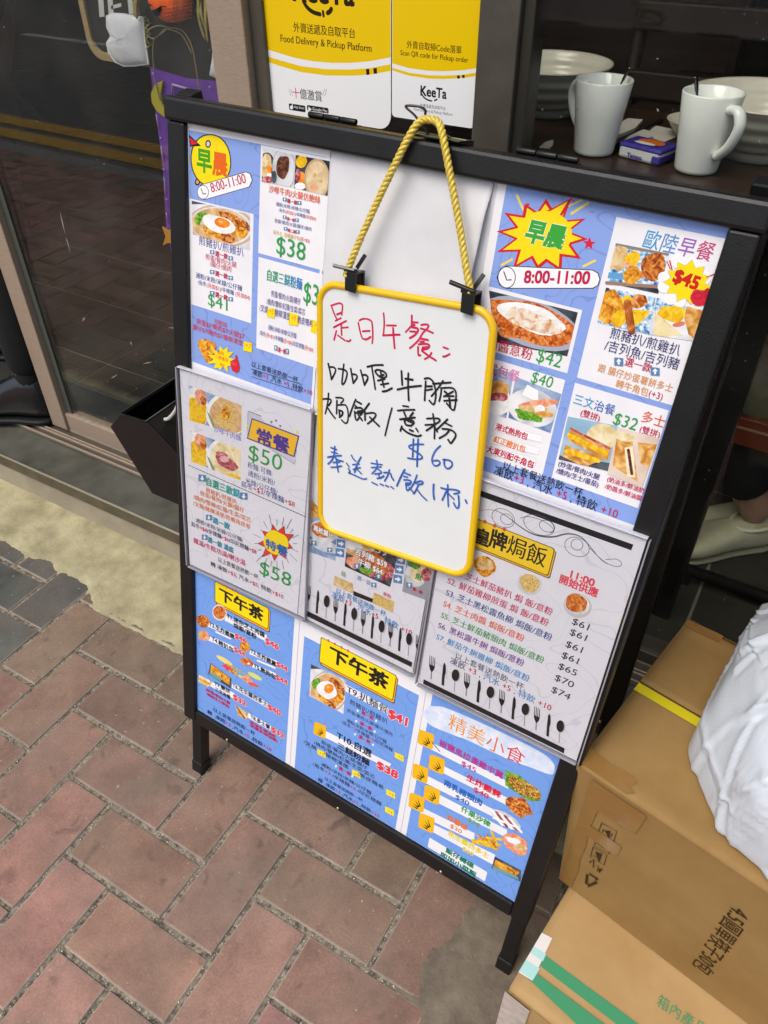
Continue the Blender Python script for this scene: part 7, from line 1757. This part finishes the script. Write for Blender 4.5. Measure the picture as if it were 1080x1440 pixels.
dress_shoe((hx, hy), .1305); dress_shoe((h2.x, h2.y), .123)
# black delivery bag with a yellow band behind that person
t = thing('delivery_bag', 'black delivery bag with a yellow band standing behind the black shoe', 'bag', (-1.25, .89, .122))
cb = mat('bag_cloth', '#101012', rough=.8, bump=.4, bs=200)
b = MB(); b.box((-.20, -.09, 0), (.18, .05, .17), cb); b.build('body', parent=t, bevel=.02)
b = MB(); b.box((-.203, -.093, .165), (.183, .053, .203), mat('bag_yellow', '#c99a10', rough=.5)); b.build('band', parent=t, bevel=.004)
b = MB(); b.box((-.20, -.09, .203), (.18, .05, .44), cb); b.build('lid', parent=t, bevel=.02)

# ================================================================== SCARECROW DECORATION and sign hanging behind the left pane
SP = Plane((0.0, 0.634, 0.0), (1, 0, 0), (0, 0, 1))
def sx_(x, y, s0=4.696, ox=110, oy=0): return SP.px(ox + x / s0, oy + y / s0)
t = thing('scarecrow_decoration', 'pumpkin-headed cloth scarecrow with white mittens hanging behind the glass', 'decoration', M=SP.M(-.06, .66, 0))
TI = Matrix.Translation((.06, -.66, 0))
def sc(o): o.matrix_local = TI; return o
def K1(pts): return [sx_(x, y) for x, y in pts]
def pillow(pts, w0, w1, puff, m, name, sub=10):
    """padded cloth shape: outline puffed out on both faces"""
    n = len(pts); cx = sum(p[0] for p in pts) / n; cy = sum(p[1] for p in pts) / n; b = MB(); V = []
    for side in (1, -1):
        for k in range(sub + 1):
            f = k / sub
            for (x, y) in pts:
                z = (w0 + w1) / 2 + side * puff * math.sqrt(max(0, 1 - (1 - f) ** 2)) if True else 0
                z += side * .0012 * mnoise.noise(Vector((x * 60 * (1 - f) + cx * 60 * f, y * 60, side))) * f
                V.append((x + (cx - x) * f * .98, y + (cy - y) * f * .98, z))
    F = []
    for side in range(2):
        o_ = side * (sub + 1) * n
        for k in range(sub):
            for i in range(n):
                q = (o_ + k * n + i, o_ + k * n + (i+1) % n, o_ + (k+1) * n + (i+1) % n, o_ + (k+1) * n + i)
                F.append(q if side == 0 else q[::-1])
        F.append(tuple(o_ + sub * n + i for i in range(n)) if side == 0 else tuple(o_ + sub * n + i for i in range(n))[::-1])
    b.add(V, F, m, True); return sc(b.build(name, parent=t))
felt = mat('white_felt', '#f2f2f8', rough=.95, col2='#e6e7f0', vs=60, bump=.4, bs=500); blackc = mat('black_cloth', '#1d1c1b', rough=.95, col2='#2a2826', vs=20); purp = mat('purple_felt', '#6a36a4', rough=.95, col2='#7642b2', vs=30, bump=.4, bs=600)
def dens(p, k=3):
    o = []
    for i in range(len(p)):
        a, c = p[i], p[(i + 1) % len(p)]
        for j in range(k): o.append((a[0] + (c[0]-a[0]) * j / k, a[1] + (c[1]-a[1]) * j / k))
    return o
pillow(dens(K1([(195, 105), (225, 88), (300, 92), (380, 108), (430, 112), (440, 250), (465, 420), (380, 432), (310, 435), (250, 408), (205, 340), (192, 280), (222, 238), (195, 180)])), -.004, .004, .012, felt, 'mitten')
b = MB(); b.prism(K1([(185, 103), (225, 84), (300, 88), (380, 104), (434, 109), (444, 250), (470, 424), (382, 438), (305, 440), (245, 413), (198, 345), (186, 282), (214, 238), (188, 180)]), -.0012, .0012, felt); sc(b.build('mitten_edge', parent=t))
pillow(dens(K1([(900, 205), (935, 208), (985, 560), (935, 530), (870, 500), (890, 380)])), -.004, .004, .008, felt, 'mitten')
b = MB(); b.prism(K1([(430, 60), (900, 60), (905, 200), (870, 500), (920, 520), (915, 640), (480, 640), (465, 420), (440, 260)]), -.012, -.002, blackc); sc(b.build('torso', parent=t, bevel=.003))
low = lambda pts: [SP.px(x, y) for x, y in pts]
pillow(dens(low([(209, 92), (262, 108), (305, 112), (312, 140), (290, 190), (270, 300), (252, 360), (240, 358), (233, 330), (228, 240), (218, 160)])), -.006, .001, .006, purp, 'stocking')
lav = mat('lavender_stitch', '#b7a2d4', rough=.8)
b = MB()
for (p, q) in (((222, 160), (226, 182)), ((229, 205), (232, 228)), ((233, 248), (235, 275)), ((236, 298), (238, 310))): a = SP.px(*p); c = SP.px(*q); b.tube([(a[0], a[1], .0045), (c[0], c[1], .0045)], .0012, lav, 6)
for p in ((228, 194), (232, 238), (236, 280), (217, 103), (297, 122)): a = SP.px(*p); b.lathe([(0, .0062), (.002, .0045), (.0022, .003)], lav, 8, (a[0], a[1], 0))
a, c, e = SP.px(245, 132), SP.px(246, 118), SP.px(270, 125); b.tube([(*a, .0055), (*c, .0055), (*e, .0055)], .0022, lav, 6); sc(b.build('stitching', parent=t))
b = MB(); mo = [SP.px(x, y) for x, y in ((233, 112), (222, 117), (216, 130), (217, 143), (224, 155), (234, 163), (243, 167), (238, 158), (232, 145), (230, 130))]; b.prism(mo, .003, .0075, mat('moon_yellow', '#b9ae2c', rough=.9)); sc(b.build('moon', parent=t, bevel=.001))
b = MB(); st = [SP.px(x, y) for x, y in ((231, 317), (240, 323), (250, 316), (248, 330), (251, 344), (240, 340), (232, 344), (236, 331))]; b.prism(st, .003, .0075, mat('star_orange', '#d9952c', rough=.9)); sc(b.build('star', parent=t, bevel=.001))
# pumpkin head
hc = SP.px(243, -4); orange = mat('pumpkin_orange', '#ff661e', rough=.35, spec=.5, col2='#ff742c', vs=20)
b = MB(); V = []; nu, nv = 64, 30; Rh = .040
for k in range(nv + 1):
    f = math.pi * k / nv
    for i in range(nu):
        g = 2 * math.pi * i / nu; r = Rh * math.sin(f) * (1 - .035 * abs(math.cos(g * 5)) ** 6)
        V.append((hc[0] + r * math.cos(g) * 1.02, hc[1] + Rh * .92 * math.cos(f) * (1 - .12 * math.exp(-(math.sin(f) / .35) ** 2)), .006 + r * math.sin(g) * .8))
F = [(k * nu + i, (k+1) * nu + i, (k+1) * nu + (i+1) % nu, k * nu + (i+1) % nu) for k in range(nv) for i in range(nu)]
b.add(V, F, orange, True); head = sc(b.build('pumpkin_head', parent=t))
def on_head(px, py, lift=.0030):
    x, y = SP.px(px, py); dx = (x - hc[0]) / (Rh * 1.02); dy = (y - hc[1]) / (Rh * .92); z = math.sqrt(max(0, 1 - dx * dx - dy * dy)) * Rh * .8
    return (x, y, .006 + z + lift)
b = MB(); inkb = mat('paint_black', '#0e0d0c', rough=.4)
fs = [[(218, 3), (222, 9), (229, 13), (232, 12), (234, 9), (238, 10), (240, 14), (244, 10), (248, 5), (251, 3), (250, 9), (245, 17), (240, 20), (236, 20), (233, 16), (226, 13), (220, 8)], [(232, 0), (236, 2), (237, 4), (232, 4), (230, 3)]]
for q in fs:
    P = [on_head(x, y) for x, y in q]; c = on_head(sum(x for x, y in q) / len(q), sum(y for x, y in q) / len(q), .0042); b.add(P + [c], [(i, (i+1) % len(P), len(P)) for i in range(len(P))], inkb)
b.tube([on_head(x, y) for x, y in ((214, 3), (219, 4), (223, 9), (230, 14))], .0007, inkb, 6); b.tube([on_head(x, y) for x, y in ((246, 12), (251, 4), (256, 5))], .0007, inkb, 6); b.tube([on_head(x, y) for x, y in ((234, 24), (239, 26), (243, 25))], .0006, inkb, 6)
q = b.build('face', parent=head); q.matrix_local = Matrix.Identity(4)
b = MB(); web = mat('web_pink', '#f07a5a', rough=.5)
for k in range(5):
    b.tube([on_head(252 + 4 * k + j * (1.5 - .4 * k), 4 + j * (4 - .5 * k), .0022) for j in range(6)], .0004, web, 5)
    b.tube([on_head(250 + j * 5, 8 + 5 * k + j * -.9, .0022) for j in range(6)], .0004, web, 5)
q = b.build('cobweb', parent=head); q.matrix_local = Matrix.Identity(4)
straw = mat('straw', '#b8a866', rough=.8, col2='#9c8c4a', vs=80)
b = MB(); rd = random.Random(4)
for k in range(20):
    x = rd.choice((rd.uniform(192, 206), rd.uniform(283, 303), rd.uniform(286, 300))); a = SP.px(x, rd.uniform(-22, -6)); c = SP.px(x + (rd.uniform(-4, 3) if x < 240 else rd.uniform(0, 10)), rd.uniform(14, 26) if x < 240 else rd.uniform(28, 60)); z = rd.uniform(.002, .016)
    b.tube(bez([(a[0], a[1], z), ((a[0] + c[0]) / 2 + rd.uniform(-.004, .004), (a[1] + c[1]) / 2, z + .004), (c[0], c[1], z - .002)], 4), [.0035] * 4 + [.0028] * 4 + [.0006], straw, 6, flat=.35)
sc(b.build('straw_hair', parent=t))
b = MB(); tw_ = mat('jute_twine', '#9d8a66', rough=.9)
for pts in ([(275, 24+0), (244, 37), (228, 35), (216, 40), (214, 48), (221, 53), (229, 49), (238, 40), (250, 38), (262, 42), (270, 52), (276, 66), (281, 92), (286, 131)], [(240, 40), (228, 50), (222, 56), (221, 80), (224, 112), (231, 140)], [(240, 39), (258, 45), (268, 58), (275, 74)]):
    P = [SP.px(x, y) for x, y in pts[(1 if pts[0][0] == 275 else 0):]]; b.tube(bez([(*p, .010) for p in P], 5), .0011, tw_, 6)
sc(b.build('twine_bow', parent=t))
b = MB(); wy = mat('web_yellow', '#b9b24a', rough=.8)
for k in range(9):
    a = sx_(440 + (k % 3) * 16, 110 + k * 24); c = sx_(455 + ((k + 1) % 3) * 16, 128 + k * 24); e = sx_(432 + (k % 2) * 20, 140 + k * 24); b.tube([(*a, .0005), (*c, .0008), (*e, .0005)], .0009, wy, 5)
sc(b.build('sleeve_web', parent=t))
# black sign board with pale rounded wood frame hanging beside it
t = thing('hanging_sign', 'black sign with pale rounded wood frame and white letters hanging behind the glass', 'sign', M=SP.M(-.18, 1.10, -.030))
TI2 = Matrix.Translation((.18, -1.10, .0))
SP2 = Plane((0.0, 0.680, 0.0), (1, 0, 0), (0, 0, 1))
a = SP2.px(124, 0); c = SP2.px(160, 79); x0 = a[0]; y0 = c[1] - .004
rr = [(x, y) for x, y in rrect(x0, y0, x0 + .34, y0 + .24, .035, 8)]; rin = [(x, y) for x, y in rrect(x0 + .013, y0 + .013, x0 + .327, y0 + .227, .024, 8)]
b = MB(); b.prism(rin, -.003, .002, mat('sign_black', '#191a19', rough=.5)); o = b.build('panel', parent=t); o.matrix_local = TI2
b = MB(); n = len(rr); V = [(x, y, z) for z in (-.006, .008) for r_ in (rr, rin) for x, y in r_]
F = []
for i in range(n):
    j = (i + 1) % n; F += [(2*n + i, 2*n + j, 3*n + j, 3*n + i), (i, n + i, n + j, j), (i, j, 2*n + j, 2*n + i), (n + i, 3*n + i, 3*n + j, n + j)]
b.add(V, F, mat('pale_wood', '#b99f72', rough=.6, col2='#a88d60', vs=14, aniso=(6, 60, 6), bump=.2)); o = b.build('wood_frame', parent=t, bevel=.001); o.matrix_local = TI2
b = MB(); wl2 = mat('sign_white', '#dddcd4', rough=.5)
for pts in ([(147, -40), (154, -40), (158, 21), (151, 22)], [(160, -40), (167, -40), (171, 18), (164, 19)], [(167, 6), (181, 2), (182, 7), (168, 11)], [(167, -14), (180, -17), (180, -12), (167, -9)], [(187, -40), (194, -40), (199, 22), (193, 24)], [(194, 18), (205, 16), (205, 20), (195, 22)]):
    b.prism([SP2.px(x, y) for x, y in pts], .0022, .0032, wl2)
o = b.build('lettering', parent=t); o.matrix_local = TI2
b = MB(); b.tube([(x0 + .05, y0 + .232, 0), (x0 + .12, 2.2, 0)], .001, tw_, 6); b.tube([(x0 + .29, y0 + .232, 0), (x0 + .22, 2.2, 0)], .001, tw_, 6); o = b.build('hanging_cord', parent=t); o.matrix_local = TI2

bpy.data.objects.remove(_fo)
